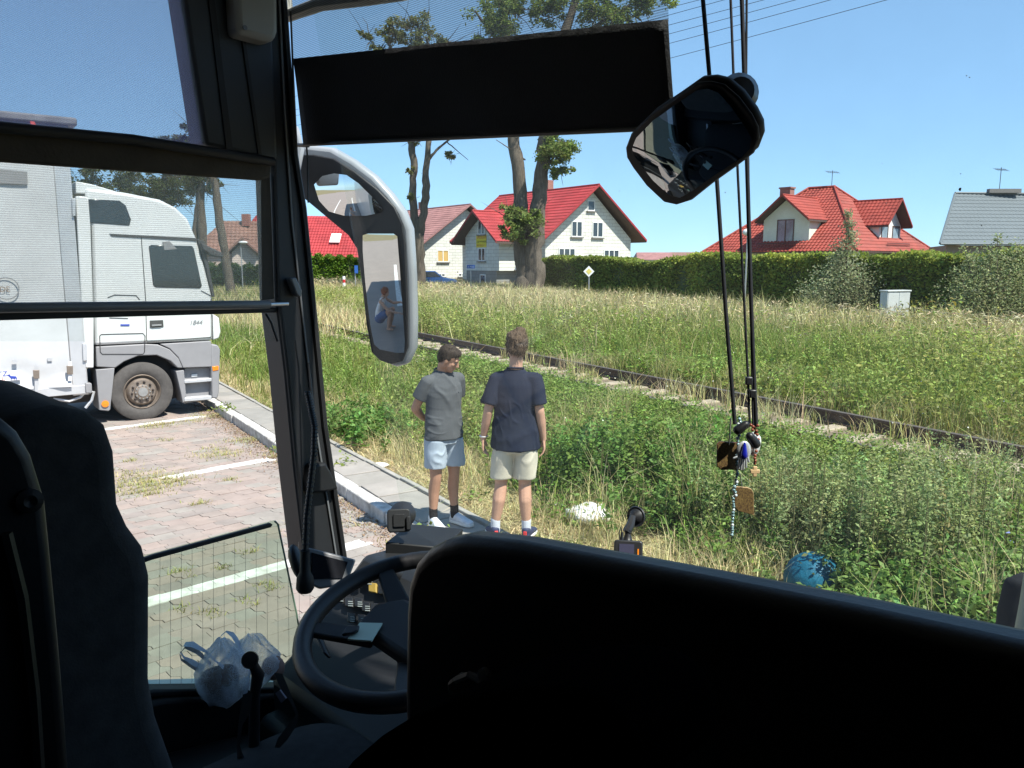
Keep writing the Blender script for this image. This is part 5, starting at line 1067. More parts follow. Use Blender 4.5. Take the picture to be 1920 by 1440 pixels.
for k in range(44):
    f = k/43*5.99; i = int(f); g_ = f-i; p0, p1 = V(*gp_[i]), V(*gp_[min(i+1, 6)]); x, y = p0*(1-g_)+p1*g_
    torus(b, W(x, y, 2.1-.1*f/6), V(1, 0, 0), V(0, 1, 0), .0085, .0018, 10, 5)
b.build('rib_rings', m_blk2, MC, smooth=80)
b = MB(); b.lathe([(0, .0), (.012, 0), (.014, .06), (.022, .075), (.024, .105), (.018, .115), (0, .115)], W(572, 1032, 2.0), W(572, 1100, 2.0)-W(572, 1032, 2.0), 18); b.build('base', m_blk, MC, smooth=40)
b = MB(); b.ell(W(557, 1054, 2.08), (.020, .03, .052), (unit(V(1, .3, .25)), unit(V(-.3, 1, 0)), unit(V(-.25, 0, 1)))); o = b.build('handset', m_sw, None, smooth=60); tag(o, 'black ribbed hand microphone clipped left of the gooseneck base', 'handset')
b = MB(); b.prism([W(x, y, 2.35) for x, y in ((722, 1018), (726, 1017), (832, 1027), (830, 1050), (722, 1040))], V(.05, .18, 0)); o = b.build('flat_box', m_blk, None, bevel=.004); tag(o, 'flat black box on the dash top beside the phone holder', 'box')
# ---- phone holder, dashcam
PHc = W(748, 976, 2.36); pn = unit(EYE-PHc); px_ = unit(np.cross(V(0, 0, 1), pn)); pz_ = np.cross(pn, px_)
PH = thing('phone_holder', 'black square phone holder stuck to the windscreen above the dash', 'phone holder', PHc)
def ph(a, z, n=0.0): return PHc+px_*a+pz_*z+pn*n
def rrect(w, h_, r, fn, n=4, n0=0.0):
    out = []
    for cx, cy, a0 in ((w-r, h_-r, 0), (-w+r, h_-r, 90), (-w+r, -h_+r, 180), (w-r, -h_+r, 270)):
        for k in range(n+1): t = math.radians(a0+90*k/n); out.append(fn(cx+r*math.cos(t), cy+r*math.sin(t), n0))
    return out
b = MB(); b.prism(rrect(.036, .036, .012, ph, 4, .0), pn*.018); b.build('cradle', m_blk2, PH, bevel=.004)
b = MB(); b.prism(rrect(.018, .020, .004, ph, 3, .0182), pn*.006); b.build('grip_plate', m_blk, PH, bevel=.002)
b = MB(); b.prism([ph(.022, -.03, .018), ph(.036, -.03, .018), ph(.036, .012, .018), ph(.022, .012, .018)], pn*.012); b.build('clamp_arm', m_blk, PH, bevel=.003)
b = MB(); b.lathe([(.001, -.06), (.04, -.06), (.042, -.054), (.03, -.035), (.014, -.02), (.012, .0)], ph(.012, .018), pn, 28); b.build('suction_cup', m_sw, PH, smooth=50)
DCc = W(1178, 1032, 1.6); DC = thing('dashcam', 'black dashcam with small screen hanging from a suction cup above the partition', 'dashcam', DCc); PHc = DCc; pn = unit(EYE-PHc); px_ = unit(np.cross(V(0, 0, 1), pn)); pz_ = np.cross(pn, px_)
b = MB(); b.prism(rrect(.030, .021, .006, ph, 3), pn*.02); b.build('body', m_sw, DC, bevel=.003)
b = MB(); b.prism([ph(-.019, -.014, .0205), ph(.012, -.014, .0205), ph(.012, .013, .0205), ph(-.019, .013, .0205)], pn*.001); b.build('screen', mat('faint bluish screen', (.05, .05, .085), .25, .1, 3), DC)
b = MB(); b.para(ph(.019, -.008, .0205), px_*.003, pz_*.012, pn*.001); b.build('red_mark', m_orange, DC)
b = MB(); b.tube([ph(-.002, .02), ph(-.002, .034), ph(-.001, .042)], [.011, .006, .009], 10); b.tube([ph(-.004, .038), ph(.004, .055, -.004), ph(.008, .072, -.012)], [.01, .009, .007], 8); b.build('mount_arm', m_sw, DC, smooth=40)
b = MB(); b.lathe([(.001, 0), (.021, 0), (.0225, .002), (.021, .005), (.017, .004), (.009, .012), (0, .016)], ph(.016, .073, -.03), unit(pn*.8-px_*.45-pz_*.1), 26); b.build('suction_cup', m_sw, DC, smooth=50)
b = MB(); b.tube([ph(-.018, .021, .008), ph(-.02, .035, .006), ph(-.017, .05, .004), ph(-.014, .035, .004), ph(-.014, .022, .006)], .0015, 5); b.tube([ph(-.014, .02, .008), ph(-.014, .037, .008)], .0035, 6); b.build('cable', m_sw, DC)
# ---- exterior mirror in its drooping arm
MCn = W(716, 552, 3.0); WOMAN = BU(-4.3, 3.15, 0); AIM = BU(-8.0, 3.5, 0)
to_cam = unit(EYE-MCn); MN = unit(to_cam+unit(AIM-MCn))
def mp_(px, py, off=0.0): return OP(px, py, MCn+MN*off, MN)
MR = thing('wing_mirror', 'big drooping wing mirror with black frame and silver shell beside the pillar', 'mirror', MCn)
outer = [(548, 268), (575, 272), (620, 277), (660, 300), (700, 330), (731, 364), (755, 397), (768, 430), (774, 520), (776, 600), (775, 655), (762, 684), (742, 689), (718, 680), (696, 662), (686, 610), (677, 520), (670, 465), (655, 440), (620, 410), (590, 385), (560, 360), (545, 330)]
inner = [(548, 290), (590, 290), (628, 297), (668, 322), (710, 355), (742, 388), (757, 420), (762, 460), (766, 560), (767, 650), (757, 676), (735, 682), (715, 675), (699, 659), (690, 610), (680, 520), (672, 466), (656, 441), (620, 411), (590, 386), (560, 361), (548, 332)]
m_mshell = mat('silver mirror shell', (.30, .32, .335), .3, .05, 3, coat=.4); m_mir = mat('mirror glass', (.80, .82, .83), .012, .01, 2, metal=1.0)
b = MB(); b.prism([mp_(x, y, -.012) for x, y in outer], -MN*.05); b.build('shell', m_mshell, MR, bevel=.016, seg=3)
b = MB(); b.prism([mp_(x, y, -.014) for x, y in inner], MN*.012); b.build('front_frame', m_blk2, MR, bevel=.004)
b = MB(); b.prism([W(548, 222, 2.9), W(562, 240, 2.9), W(572, 280, 2.9), W(560, 345, 2.9), W(535, 330, 2.9), W(532, 230, 2.9)], V(-.05, .12, 0)); b.build('arm_root', m_mshell, MR, bevel=.015)
def mirror_glass(name, pts, R, root, plane, n, m_, off, rings=10):
    P = []; N_ = 8
    for i in range(len(pts)):
        a, b_ = V(*pts[i]), V(*pts[(i+1) % len(pts)])
        for k in range(N_): P.append(a*(1-k/N_)+b_*k/N_)
    q = np.array([plane(x, y, off) for x, y in P]); c = q.mean(0); v = [c]; f = []
    L = len(q)
    rmax = np.max(np.linalg.norm(q-c, axis=1))
    for r in range(1, rings+1): v += list(c+(q-c)*r/rings)
    v = np.array(v); d2 = np.sum((v-c)**2, 1); v = v+n*((rmax**2-d2)/(2*R))[:, None]
    f = [(0, 1+k, 1+(k+1) % L) for k in range(L)]
    for r in range(rings-1): f += [(1+r*L+k, 1+(r+1)*L+k, 1+(r+1)*L+(k+1) % L, 1+r*L+(k+1) % L) for k in range(L)]
    b = MB(); b.add(v, f); b.build(name, m_, root, smooth=180, recalc=False)
main_g = [(680, 441), (690, 438), (738, 438), (745, 443), (751, 500), (757, 580), (760, 640), (758, 661), (745, 662), (712, 655), (702, 645), (696, 610), (688, 540), (681, 470)]
mirror_glass('mirror_glass', main_g, 3.0, MR, mp_, MN, m_mir, .003)
mirror_glass('wide_angle_glass', [(589, 346), (606, 330), (630, 325), (654, 328), (676, 343), (700, 368), (718, 390), (716, 398), (690, 404), (650, 404), (620, 396), (600, 376)], .55, MR, mp_, MN, m_mir, .001)
# ---- interior mirror
IC = W(1300, 266, 1.16); IN = unit(unit(EYE-IC)+unit(W(500, 1200, 1.75)-IC))
def ip(px, py, off=0.0): return OP(px, py, IC+IN*off, IN)
IM = thing('interior_mirror', 'large black rounded interior mirror tilted beside the hanging cords', 'mirror', IC)
io = [(1176, 274), (1186, 248), (1225, 210), (1270, 180), (1310, 152), (1335, 150), (1360, 156), (1388, 180), (1412, 212), (1424, 236), (1426, 258), (1416, 284), (1385, 308), (1340, 340), (1300, 372), (1272, 381), (1248, 376), (1215, 345), (1190, 312), (1178, 292)]
ig = [(1187, 275), (1196, 255), (1230, 220), (1275, 188), (1308, 167), (1328, 164), (1348, 172), (1374, 200), (1402, 240), (1411, 258), (1408, 276), (1394, 291), (1345, 322), (1300, 355), (1275, 370), (1255, 366), (1225, 338), (1200, 305), (1188, 288)]
b = MB(); b.prism([ip(x, y) for x, y in io], -IN*.018); b.build('shell', m_blk, IM, bevel=.008, seg=3)
b = MB(); b.prism([ip(x, y, -.001) for x, y in io], IN*.005); b.build('frame', m_blk2, IM, bevel=.004)
mirror_glass('mirror_glass', ig, .75, IM, ip, IN, mat('dim mirror glass', (.42, .44, .45), .02, .01, 2, metal=1.0), .006)
b = MB(); b.lathe([(0, 0), (.028, .0), (.03, .012), (.02, .03), (0, .035)], W(1382, 178, 1.25), unit(V(-.1, -1, 0)), 20); b.tube([W(1372, 190, 1.25), ip(1330, 220, -.02)], .012, 8); b.build('mount', m_sw, IM, smooth=40)
# ---- windscreen roller blind
m_dkcloth = mat('black blind cloth', (.011, .012, .014), .85, .2, 6, .3, 220); m_mesh = meshcloth('perforated blind fabric', .55, .18, tuple(UP), 1500, (.12, .135, .15), .35)
WB = thing('windscreen_blind', 'black roller sun blind across the top of the windscreen with a see through upper band', 'sun blind', ws(900, 60, -.05))
def drape(name, A, B, C_, D_, m_, nu=40, nv=10, amp=.006, th=.0012, root=WB):
    vs = []; fs = []
    for i in range(nu+1):
        for k in range(nv+1):
            u, v = i/nu, k/nv; p = (A*(1-u)+B*u)*(1-v)+(D_*(1-u)+C_*u)*v
            vs.append(p-WN*(amp*(math.sin(u*9+v*1.5)+.5*math.sin(u*21+1))*v))
    fs = [(i*(nv+1)+k, (i+1)*(nv+1)+k, (i+1)*(nv+1)+k+1, i*(nv+1)+k+1) for i in range(nu) for k in range(nv)]
    b = MB(); b.add(vs, fs); o = b.build(name, m_, root, smooth=80)
    if th: sm = o.modifiers.new('thick', 'SOLIDIFY'); sm.thickness = th
    return o
drape('mesh_band', ws(544, -70, -.05), ws(1250, -70, -.05), ws(1253, 40, -.05), ws(550, 112, -.05), m_mesh, th=0, amp=.002)
drape('dark_panel', ws(550, 110, -.05), ws(1253, 36, -.05), ws(1264, 238, -.06), ws(574, 271, -.06), m_dkcloth)
b = MB(); b.tube([ws(560, 272, -.062), ws(1266, 239, -.062)], .005, 6); b.build('bottom_bar', m_sw, WB); b = MB(); b.tube([ws(545, 20, -.055), ws(549, 120, -.055), ws(556, 268, -.06)], .003, 5); b.tube([ws(556, 272, -.06), ws(578, 273, -.06)], .006, 6); b.build('guide_cord', m_sw, WB)
b = MB(); b.tube([lw(575, 275, -.1), lw(577, 300, -.1), lw(578, 380, -.1)], .0025, 5); b.build('pull_cord', m_sw, WB)
# ---- side window blinds
m_mesh2 = meshcloth('dark perforated blind fabric', .70, .06, (.2, .2, .97), 1600, (.28, .28, .50), .6); m_mesh3 = meshcloth('grey see through blind fabric', .77, .05, tuple(UP), 1250, (.42, .43, .36), .5)
SB = thing('upper_side_blind', 'perforated dark blind over the upper side window', 'sun blind', lw(200, 100, -.03))
lpart('mesh', [(-70, -70), (334, -70), (386, 272), (-70, 232)], -.01, .001, m_mesh2, 0, SB)
b = MB(); b.tube([lw(-70, 232, -.05), lw(250, 262, -.05), lw(512, 303, -.05)], .0125, 10); b.build('bottom_tube', m_seal, SB, smooth=60)
SB2 = thing('lower_side_blind', 'greyish see through roller blind in front of the truck cab', 'sun blind', lw(200, 440, -.03))
m_roll = mat('brownish rolled blind', (.055, .046, .036), .85, .2, 10, .2, 120)
lpart('roll', [(-70, 233), (512, 300), (508, 332), (488, 338), (-70, 298)], -.03, .02, m_roll, .006, SB2)
lpart('mesh', [(-70, 290), (492, 334), (492, 563), (-70, 570)], -.012, .001, m_mesh3, 0, SB2)
lpart('side_edge', [(490, 334), (506, 330), (514, 560), (492, 563)], -.014, .004, m_roll, 0, SB2)
b = MB(); b.tube([lw(-70, 578, -.035), lw(505, 571, -.035)], .012, 10); b.build('bottom_tube', m_lite, SB2, smooth=60); b = MB(); b.tube([lw(505, 571, -.035), lw(540, 569.5, -.035)], .006, 8); b.build('tube_pin', m_steel, SB2, smooth=60)
lpart('bottom_rail', [(-70, 582), (520, 577), (519, 586), (-70, 603)], -.01, .03, m_seal, .004, SB2)
b = MB(); b.tube([lw(498, 588, -.03), lw(508, 605, -.03), lw(520, 640, -.03)], .0035, 5); b.build('cord', m_seal, SB2)
# ---- dropped sliding pane
SP = thing('sliding_pane', 'greenish heated sliding side pane with a black top bar, lowered beside the steering wheel', 'window pane', lw(420, 1150, 0))
lpart('glass', [(200, 1058), (286, 1038), (515, 976), (521, 982), (556, 1150), (580, 1300), (200, 1300)], .0, .005, m_green, 0, SP)
lpart('grip_bar', [(200, 1072), (286, 1041), (508, 981), (512, 984), (508, 989), (286, 1050), (200, 1080)], -.012, .012, m_seal, .002, SP)
b = MB()
for k in range(15):
    x = 300+k*20; yt = 1040-(x-290)*.24 if x < 515 else 1010; b.tube([lw(x, yt+6, -.002), lw(x+1+(k-7)*.3, 1300, -.002)], .00055, 3)
b.build('heating_wires', m_lite, SP, kind='stuff')
b = MB(); b.tube([lw(515, 977, .002), lw(521, 983, .002), lw(556, 1150, .002), lw(580, 1300, .002)], .003, 5); b.build('pane_edge', mat('green glass edge', (.2, .3, .22), .3, .1, 5), SP)
# ---- seats
def sil(name, pts, plane_l, width, m_, bevel, root, seg=5):
    b = MB(); P = [OP(x, y, BL*plane_l+EYE, BL) for x, y in pts]; b.prism(P, BL*width); return b.build(name, m_, root, bevel=bevel, seg=seg, smooth=50)
DS = thing('driver_seat', "driver's black fabric seat with built in headrest seen from behind", 'seat', BU(.4, 1.45, 1.0))
sil('backrest', [(-20, 880), (5, 800), (40, 772), (110, 764), (170, 775), (205, 800), (222, 850), (229, 950), (248, 992), (276, 1030), (289, 1085), (288, 1280), (300, 1350), (325, 1420), (360, 1520), (60, 1560)], 1.22, .46, m_fab, .07, DS)
b = MB(); b.loft([(BU(.72, 1.45, 1.26), BH*.27, BL*.25), (BU(.72, 1.45, 1.29), BH*.30, BL*.27), (BU(.73, 1.45, 1.35), BH*.30, BL*.27), (BU(.74, 1.45, 1.395), BH*.27, BL*.24), (BU(.74, 1.45, 1.41), BH*.15, BL*.14)], 40, 4); b.build('seat_cushion', m_fab, DS, smooth=60)
b = MB(); b.para(BU(.5, 1.3, .97), BH*.4, BL*.3, UP*.33); b.build('pedestal', m_blk, DS)
for s_ in (0, 1):
    b = MB(); q = [OP(x, y, BL*(1.30+.25*s_)+EYE, BL) for x, y in ((60, 766), (100, 800), (130, 900), (150, 1050), (170, 1250), (180, 1440))]; b.tube(q, .006, 6); b.build('seam_piping', m_vinyl, DS)
PS = thing('passenger_seat', 'edge of a nearer black seat at the lower left corner', 'seat', BU(.1, 1.0, 1.35))
sil('backrest', [(-90, 800), (-40, 778), (5, 786), (36, 812), (62, 856), (88, 940), (100, 1060), (113, 1200), (124, 1330), (136, 1500), (-140, 1500)], .84, .4, m_vinyl, .035, PS)
b = MB(); q = [OP(x, y, BL*.835+EYE, BL) for x, y in ((10, 1000), (40, 1120), (62, 1300), (72, 1450))]; b.tube(q, .006, 6); b.build('seam_piping', m_vinyl, PS)
b = MB(); b.lathe([(0, 0), (.012, 0), (.012, .004), (.006, .006), (0, .003)], OP(54, 938, BL*.84+EYE, BL), -BL, 16); b.build('button', m_blk, PS)
# ---- partition, cushion, pole
PT = thing('partition', 'long black padded partition panel across the lower right in front of the viewer', 'partition', BU(.57, .2, 1.35))
def pf(px, py, f=.55): return OP(px, py, BH*f+EYE, BH)
e_ = [pf(756, 1560), pf(752, 1300), pf(754, 1150), pf(758, 1095), pf(772, 1055), pf(795, 1030), pf(825, 1015), pf(860, 1009), pf(960, 1021), pf(1300, 1088), pf(1600, 1149), pf(1922, 1221), pf(2150, 1275), pf(2150, 1700), pf(756, 1700)]
b = MB(); b.prism(e_, BH*.05); b.build('panel', m_vinyl, PT, bevel=.018, seg=5, smooth=50)
b = MB(); b.prism([pf(x, y, .546) for x, y in ((846, 1275), (870, 1258), (905, 1258), (925, 1268), (925, 1290), (850, 1300))], -BH*.008); lt = b.build('latch_plate', m_blk, PT, bevel=.004)
b = MB(); b.tube([pf(855, 1275, .535), pf(880, 1265, .535), pf(900, 1275, .535), pf(918, 1282, .535)], .004, 6); b.lathe([(0, 0), (.008, 0), (.008, .006), (0, .007)], pf(912, 1264, .538), -BH, 12); b.build('latch', m_lite, lt)
CU = MB(); CU.prism([pf(x, y, .33) for x, y in ((600, 1500), (650, 1432), (700, 1388), (760, 1350), (830, 1321), (900, 1304), (1000, 1294), (1080, 1300), (1140, 1325), (1180, 1380), (1200, 1500))], BH*.09); o = CU.build('cushion', mat('black padding', (.0022, .0022, .0024), 1, .2, 30, spec=.0), None, bevel=.03, seg=4, smooth=50); tag(o, 'dark rounded padded cushion at the bottom edge before the partition', 'cushion')
b = MB(); pa = W(1956, 1030, 2.0); pb = W(1920, 1240, 1.95); b.tube([pa, pa*.5+pb*.5+V(.002, 0, 0), pb, pb*1.0+(pb-pa)*4.2], .034, 12); o = b.build('leaning_pole', mat('pale green grey pole paint', (.25, .27, .21), .45, .05, 4), None, smooth=60); tag(o, 'pale grey green pole leaning in front of the coach at the right edge', 'pole')
# ---- plastic bags, lever, straps beside the seat
mbag = bpy.data.materials.new('translucent white plastic film'); mbag.use_nodes = True; t = mbag.node_tree; pb_ = t.nodes['Principled BSDF']; pb_.inputs['Base Color'].default_value = (.78, .84, .92, 1); pb_.inputs['Roughness'].default_value = .3
tl = t.nodes.new('ShaderNodeBsdfTranslucent'); tl.inputs[0].default_value = (.78, .84, .95, 1); tp2 = t.nodes.new('ShaderNodeBsdfTransparent'); m1 = t.nodes.new('ShaderNodeMixShader'); m2 = t.nodes.new('ShaderNodeMixShader'); m1.inputs[0].default_value = .5
nz = t.nodes.new('ShaderNodeTexNoise'); nz.inputs['Scale'].default_value = 14; mr = t.nodes.new('ShaderNodeMapRange'); mr.inputs[1].default_value = .35; mr.inputs[2].default_value = .65; mr.inputs[3].default_value = .5; mr.inputs[4].default_value = 1.0
tcd = t.nodes.new('ShaderNodeTexCoord'); t.links.new(tcd.outputs['Object'], nz.inputs['Vector']); t.links.new(nz.outputs['Fac'], mr.inputs[0])
t.links.new(pb_.outputs[0], m1.inputs[1]); t.links.new(tl.outputs[0], m1.inputs[2]); t.links.new(m1.outputs[0], m2.inputs[1]); t.links.new(tp2.outputs[0], m2.inputs[2]); lwt = t.nodes.new('ShaderNodeLayerWeight'); lwt.inputs['Blend'].default_value = .45; vo = t.nodes.new('ShaderNodeTexVoronoi'); vo.feature = 'DISTANCE_TO_EDGE'; vo.inputs['Scale'].default_value = 26; t.links.new(nz.outputs['Color'], vo.inputs['Vector']); vm = t.nodes.new('ShaderNodeMapRange'); vm.inputs[1].default_value = 0; vm.inputs[2].default_value = .12; vm.inputs[3].default_value = -.3; vm.inputs[4].default_value = 0; t.links.new(vo.outputs['Distance'], vm.inputs[0])
fa = t.nodes.new('ShaderNodeMath'); fa.operation = 'MULTIPLY_ADD'; fa.inputs[1].default_value = -.75; t.links.new(lwt.outputs['Facing'], fa.inputs[0]); t.links.new(mr.outputs[0], fa.inputs[2]); fb = t.nodes.new('ShaderNodeMath'); fb.operation = 'ADD'; fb.use_clamp = True; t.links.new(fa.outputs[0], fb.inputs[0]); t.links.new(vm.outputs[0], fb.inputs[1]); t.links.new(fb.outputs[0], m2.inputs[0]); t.links.new(m2.outputs[0], t.nodes['Material Output'].inputs[0])
def bagshape(c, rx, rz, seed, ax):
    b = MB(); b.ell(c, (rx, rx*.8, rz), ax, 48, 30); P = np.asarray(b.v); o = P-c
    k = 1+wav(P, seed, .07, 22)+ridge(P, seed+3, .13, 40, (1, 1, .3))+ridge(P, seed+4, .07, 75, (1, 1, .5))-.06*np.abs(wav(P, seed+5, 1, 38)); up_ = o@UP/rz
    sq = 1-.62*np.clip(up_, 0, 1)**1.1*(1+.25*np.sin(np.arctan2(o[:, 1], o[:, 0])*5+seed)); o2 = o*k[:, None]; o2[:, :2] *= sq[:, None]; b.v = [tuple(p) for p in c+o2]; return b
YB = 1.97; ax3 = (V(1, 0, 0), V(0, 1, 0), UP)
BG = thing('carrier_bag', 'thin translucent carrier bag with looped handles and a dark bundle, nearest the driver seat', 'bag', W(415, 1310, YB))
bagshape(W(418, 1262, YB), .082, .098, 3, ax3).build('film', mbag, BG, smooth=60)
b = MB(); b.ell(W(408, 1284, YB), (.055, .045, .05), nu=24, nv=14); P = np.asarray(b.v); b.v = [tuple(p) for p in P+wav(P, 7, .006, 50)[:, None]*unit(V(1, 1, 1))]; b.build('contents', mat('brown wrapped bundle', (.14, .115, .10), .8, .3, 40, .4, 90), BG, smooth=60)
def ribbon(pts, w, name, m_, root, wdir=V(0, .8, .3)):
    P = [np.asarray(p) for p in pts]; vs = []; wd = unit(wdir)*w
    for i, p in enumerate(P): vs += [p-wd*(.6+.4*math.sin(i*1.7)), p+wd*(.6+.4*math.cos(i*1.3))]
    b = MB(); b.add(vs, [(2*i, 2*i+1, 2*i+3, 2*i+2) for i in range(len(P)-1)]); return b.build(name, m_, root, smooth=80)
mhnd = mat('bluish white plastic film, doubled', (.62, .68, .78), .35, .08, 30, .3, 60)
ribbon([W(x, y, YB) for x, y in ((382, 1255), (360, 1240), (345, 1232), (338, 1222), (346, 1208), (360, 1208), (385, 1222), (408, 1242), (420, 1250))], .010, 'handle', mhnd, BG)
ribbon([W(x, y, YB) for x, y in ((378, 1262), (355, 1244), (340, 1236), (337, 1226), (348, 1212), (370, 1222), (395, 1246))], .007, 'handle', mhnd, BG, V(.2, .6, .7))
BG2 = thing('carrier_bag', 'second translucent carrier bag behind, with a pinkish parcel on its right', 'bag', W(480, 1290, YB+.06))
bagshape(W(470, 1240, YB+.07), .085, .075, 13, ax3).build('film', mbag, BG2, smooth=60)
ribbon([W(x, y, YB+.05) for x, y in ((402, 1240), (408, 1210), (414, 1192), (424, 1184), (436, 1190), (444, 1202), (452, 1215))], .011, 'handle', mhnd, BG2)
b = MB(); b.ell(W(512, 1252, YB+.08), (.032, .03, .035)); b.build('contents', mat('pinkish parcel', (.36, .22, .18), .7, .15, 20), BG2, smooth=60)
GL = thing('gear_lever', 'black lever with round knob in front of the translucent bags', 'lever', W(480, 1330, 1.72))
b = MB(); b.lathe([(0, 0), (.017, .003), (.02, .012), (.018, .02), (0, .022)], W(470, 1238, 1.72), unit(V(.15, -.8, .5)), 20); b.build('knob', m_sw, GL, smooth=60)
b = MB(); b.tube([W(472, 1240, 1.73), W(484, 1265, 1.74), W(478, 1300, 1.75), W(476, 1400, 1.76)], [.010, .015, .012, .014], 10); b.build('shaft', m_sw, GL, smooth=60)
m_strap = mat('grey black webbing', (.05, .05, .052), .8, .15, 40)
o = ribbon([W(x, y, 1.7) for x, y in ((462, 1300), (460, 1340), (452, 1360), (446, 1400), (455, 1440))], .014, 'webbing_strap', m_strap, None, V(.9, .2, .2)); tag(o, 'grey webbing strap hanging below the lever', 'strap')
o = ribbon([W(x, y, 1.68) for x, y in ((520, 1262), (532, 1285), (548, 1315), (557, 1340), (548, 1360), (530, 1385), (518, 1402))], .012, 'webbing_strap', m_strap, None, V(.8, .3, -.3)); tag(o, 'looped black webbing strap right of the lever', 'strap')
b = MB(); b.prism([W(x, y, 1.74) for x, y in ((516, 1300), (524, 1294), (536, 1310), (527, 1318))], V(.002, .004, 0)); o = b.build('card_tag', mat('lilac card', (.25, .24, .32), .5, .05, 20), None); tag(o, 'small pale tag beside the looped strap', 'tag')
# ---- hanging cords and charms
YC = 1.34
def cord(name, label, pts, r, m_=m_seal, group='cords hanging from the ceiling'):
    b = MB(); b.tube([W(x, y, YC) for x, y in pts], r, 6); o = b.build(name, m_, None, smooth=80); return tag(o, label, 'cord', group)
m_cord = mat('black braided cord', (.012, .013, .018), .8, .2, 60)
cord('hanging_cord', 'thickest left hanging cord reaching the icon plate', ((1308, -120), (1318, 0), (1330, 140), (1345, 350), (1362, 600), (1376, 772), (1378, 795)), .0036, m_cord)
cord('hanging_cord', 'thin second cord from the left behind the mirror', ((1366, -120), (1370, 0), (1376, 160), (1384, 340), (1395, 560), (1402, 700), (1406, 800)), .0022, m_cord)
cord('hanging_cord', 'thick cord just right of the interior mirror', ((1386, -120), (1391, 0), (1396, 160), (1402, 350), (1408, 560), (1413, 690), (1418, 800)), .0036, m_cord)
cord('hanging_cord', 'thin rightmost cord above the mirror mount', ((1400, -120), (1400, 0), (1399, 150), (1403, 300), (1405, 450), (1410, 690), (1412, 800)), .0020, m_cord)
for x, y, lab in ((1404, 714, 'upper small black cord slider'), (1411, 738, 'lower small black cord slider')):
    b = MB(); b.box(W(x, y, YC-.004), (.012, .009, .014)); o = b.build('cord_slider', m_sw, None, bevel=.002); tag(o, lab+' above the charms', 'cord slider')
def toggle(a, b_, lab, r):
    b = MB(); b.caps(W(*a, YC-.03), r*.8, W(*b_, YC-.03), r); o = b.build('cord_toggle', m_vinyl, None, smooth=60); tag(o, lab, 'toggle')
toggle((1398, 796), (1384, 806), 'left black pill shaped cord toggle above the charms', .0085); toggle((1406, 818), (1416, 832), 'right black pill shaped cord toggle above the blue drop', .009)
m_icon = mat('dark gilt printed wood', (.05, .020, .010), .65, .1, 420, col2=(.26, .17, .05), thr=.55); m_wood = mat('pale cut wood', (.62, .42, .22), .7, .1, 20); m_plain = mat('brown lacquered wood', (.13, .055, .03), .4, .15, 12)
def plate(name, label, pts, Yp, up):
    P = [W(x, y, Yp) for x, y in pts]; b = MB(); n_ = unit(V(-.1, -1, .05)); b.prism([p-n_*.003 for p in P], n_*.003); o = b.build(name, m_wood if up else m_plain, None, bevel=0); tag(o, label, 'icon plate', 'icon plates on the cords')
    c = sum(P)/len(P); b = MB(); b.prism([c+(p-c)*.95+n_*.0012 for p in P], n_*.0015); b.build('picture', m_icon, o); return o
plate('icon_plate', 'squarish dark gilt icon plate, upper left of the charms', [(1344, 832), (1349, 828), (1390, 830), (1394, 834), (1394, 881), (1352, 881), (1344, 874)], YC-.01, 0)
plate('icon_plate', 'lower gilt icon plate with one rounded corner', [(1376, 914), (1378, 912), (1402, 914), (1409, 917), (1413, 924), (1414, 966), (1384, 958), (1377, 950)], YC-.01, 1)
b = MB(); b.tube([W(1370, 784, YC-.008), W(1367, 834, YC-.012)], .0015, 5); b.tube([W(1388, 888, YC-.01), W(1392, 918, YC-.012)], .0008, 4); o = b.build('plate_string', m_steel, None); tag(o, 'thin pale strings holding the two icon plates', 'string')
m_hand = mat('pale pewter', (.62, .64, .66), .3, .1, 30, metal=.5); m_blueg = mat('deep blue enamel', (.01, .015, .28), .15, .1, 8, coat=.6)
HM = thing('hand_charm', 'silvery hand charm with a deep blue drop among the hanging charms', 'charm', W(1394, 850, YC-.03)); Yh = YC-.035
b = MB(); b.ell(W(1395, 845, Yh), (.0125, .004, .017)); b.build('palm', m_hand, HM, smooth=60)
for x0, x1, y1 in ((1388, 1385, 878), (1391.5, 1389.5, 880), (1395, 1394, 879), (1398.5, 1399, 876), (1386, 1376, 859), (1401, 1404, 866)):
    b = MB(); b.caps(W(x0, 855, Yh), .0024, W(x1, y1, Yh), .0018, 8); b.build('finger', m_hand, HM, smooth=60)
b = MB(); b.lathe([(0, -.017), (.0025, -.012), (.0058, .004), (.0062, .009), (.004, .013), (0, .0145)], W(1395.5, 846, Yh-.005), -UP, 20); b.build('blue_drop', m_blueg, HM, smooth=80)
m_bead = mat('glassy teal bead', (.05, .15, .17), .1, .3, 200, spec=.8, col2=(.35, .5, .52)); m_pearl = mat('pale pearl bead', (.6, .66, .66), .2, .1, 40)
BS = thing('bead_string', 'long string of teal and pearly beads hanging below the icon plates', 'bead string', W(1375, 900, YC-.02)); rb = random.Random(3)
y = 786; k = 0
while y < 1008:
    x = 1388-(y-786)*.075+rb.uniform(-2.5, 2.5) if y < 930 else 1376-(y-930)*.05+rb.uniform(-1, 1); r = rb.uniform(.0022, .0034); pearl = k % 5 == 2
    b = MB(); b.ell(W(x, y, YC-.022), (r, r, r), nu=10, nv=7); b.build('bead', m_pearl if pearl else m_bead, BS, smooth=80); y += rb.uniform(4.2, 6.2); k += 1
b = MB(); b.tube([W(1388, 780, YC-.02), W(1378, 930, YC-.02), W(1372, 1010, YC-.02), W(1370, 1028, YC-.02)], .0006, 4); b.build('thread', m_cord, BS)
m_rbead = mat('red brown wooden bead', (.22, .055, .025), .35, .15, 60); RB = thing('wooden_rosary', 'red brown wooden beads ending in a small pale wooden cross', 'rosary', W(1416, 840, YC-.01))
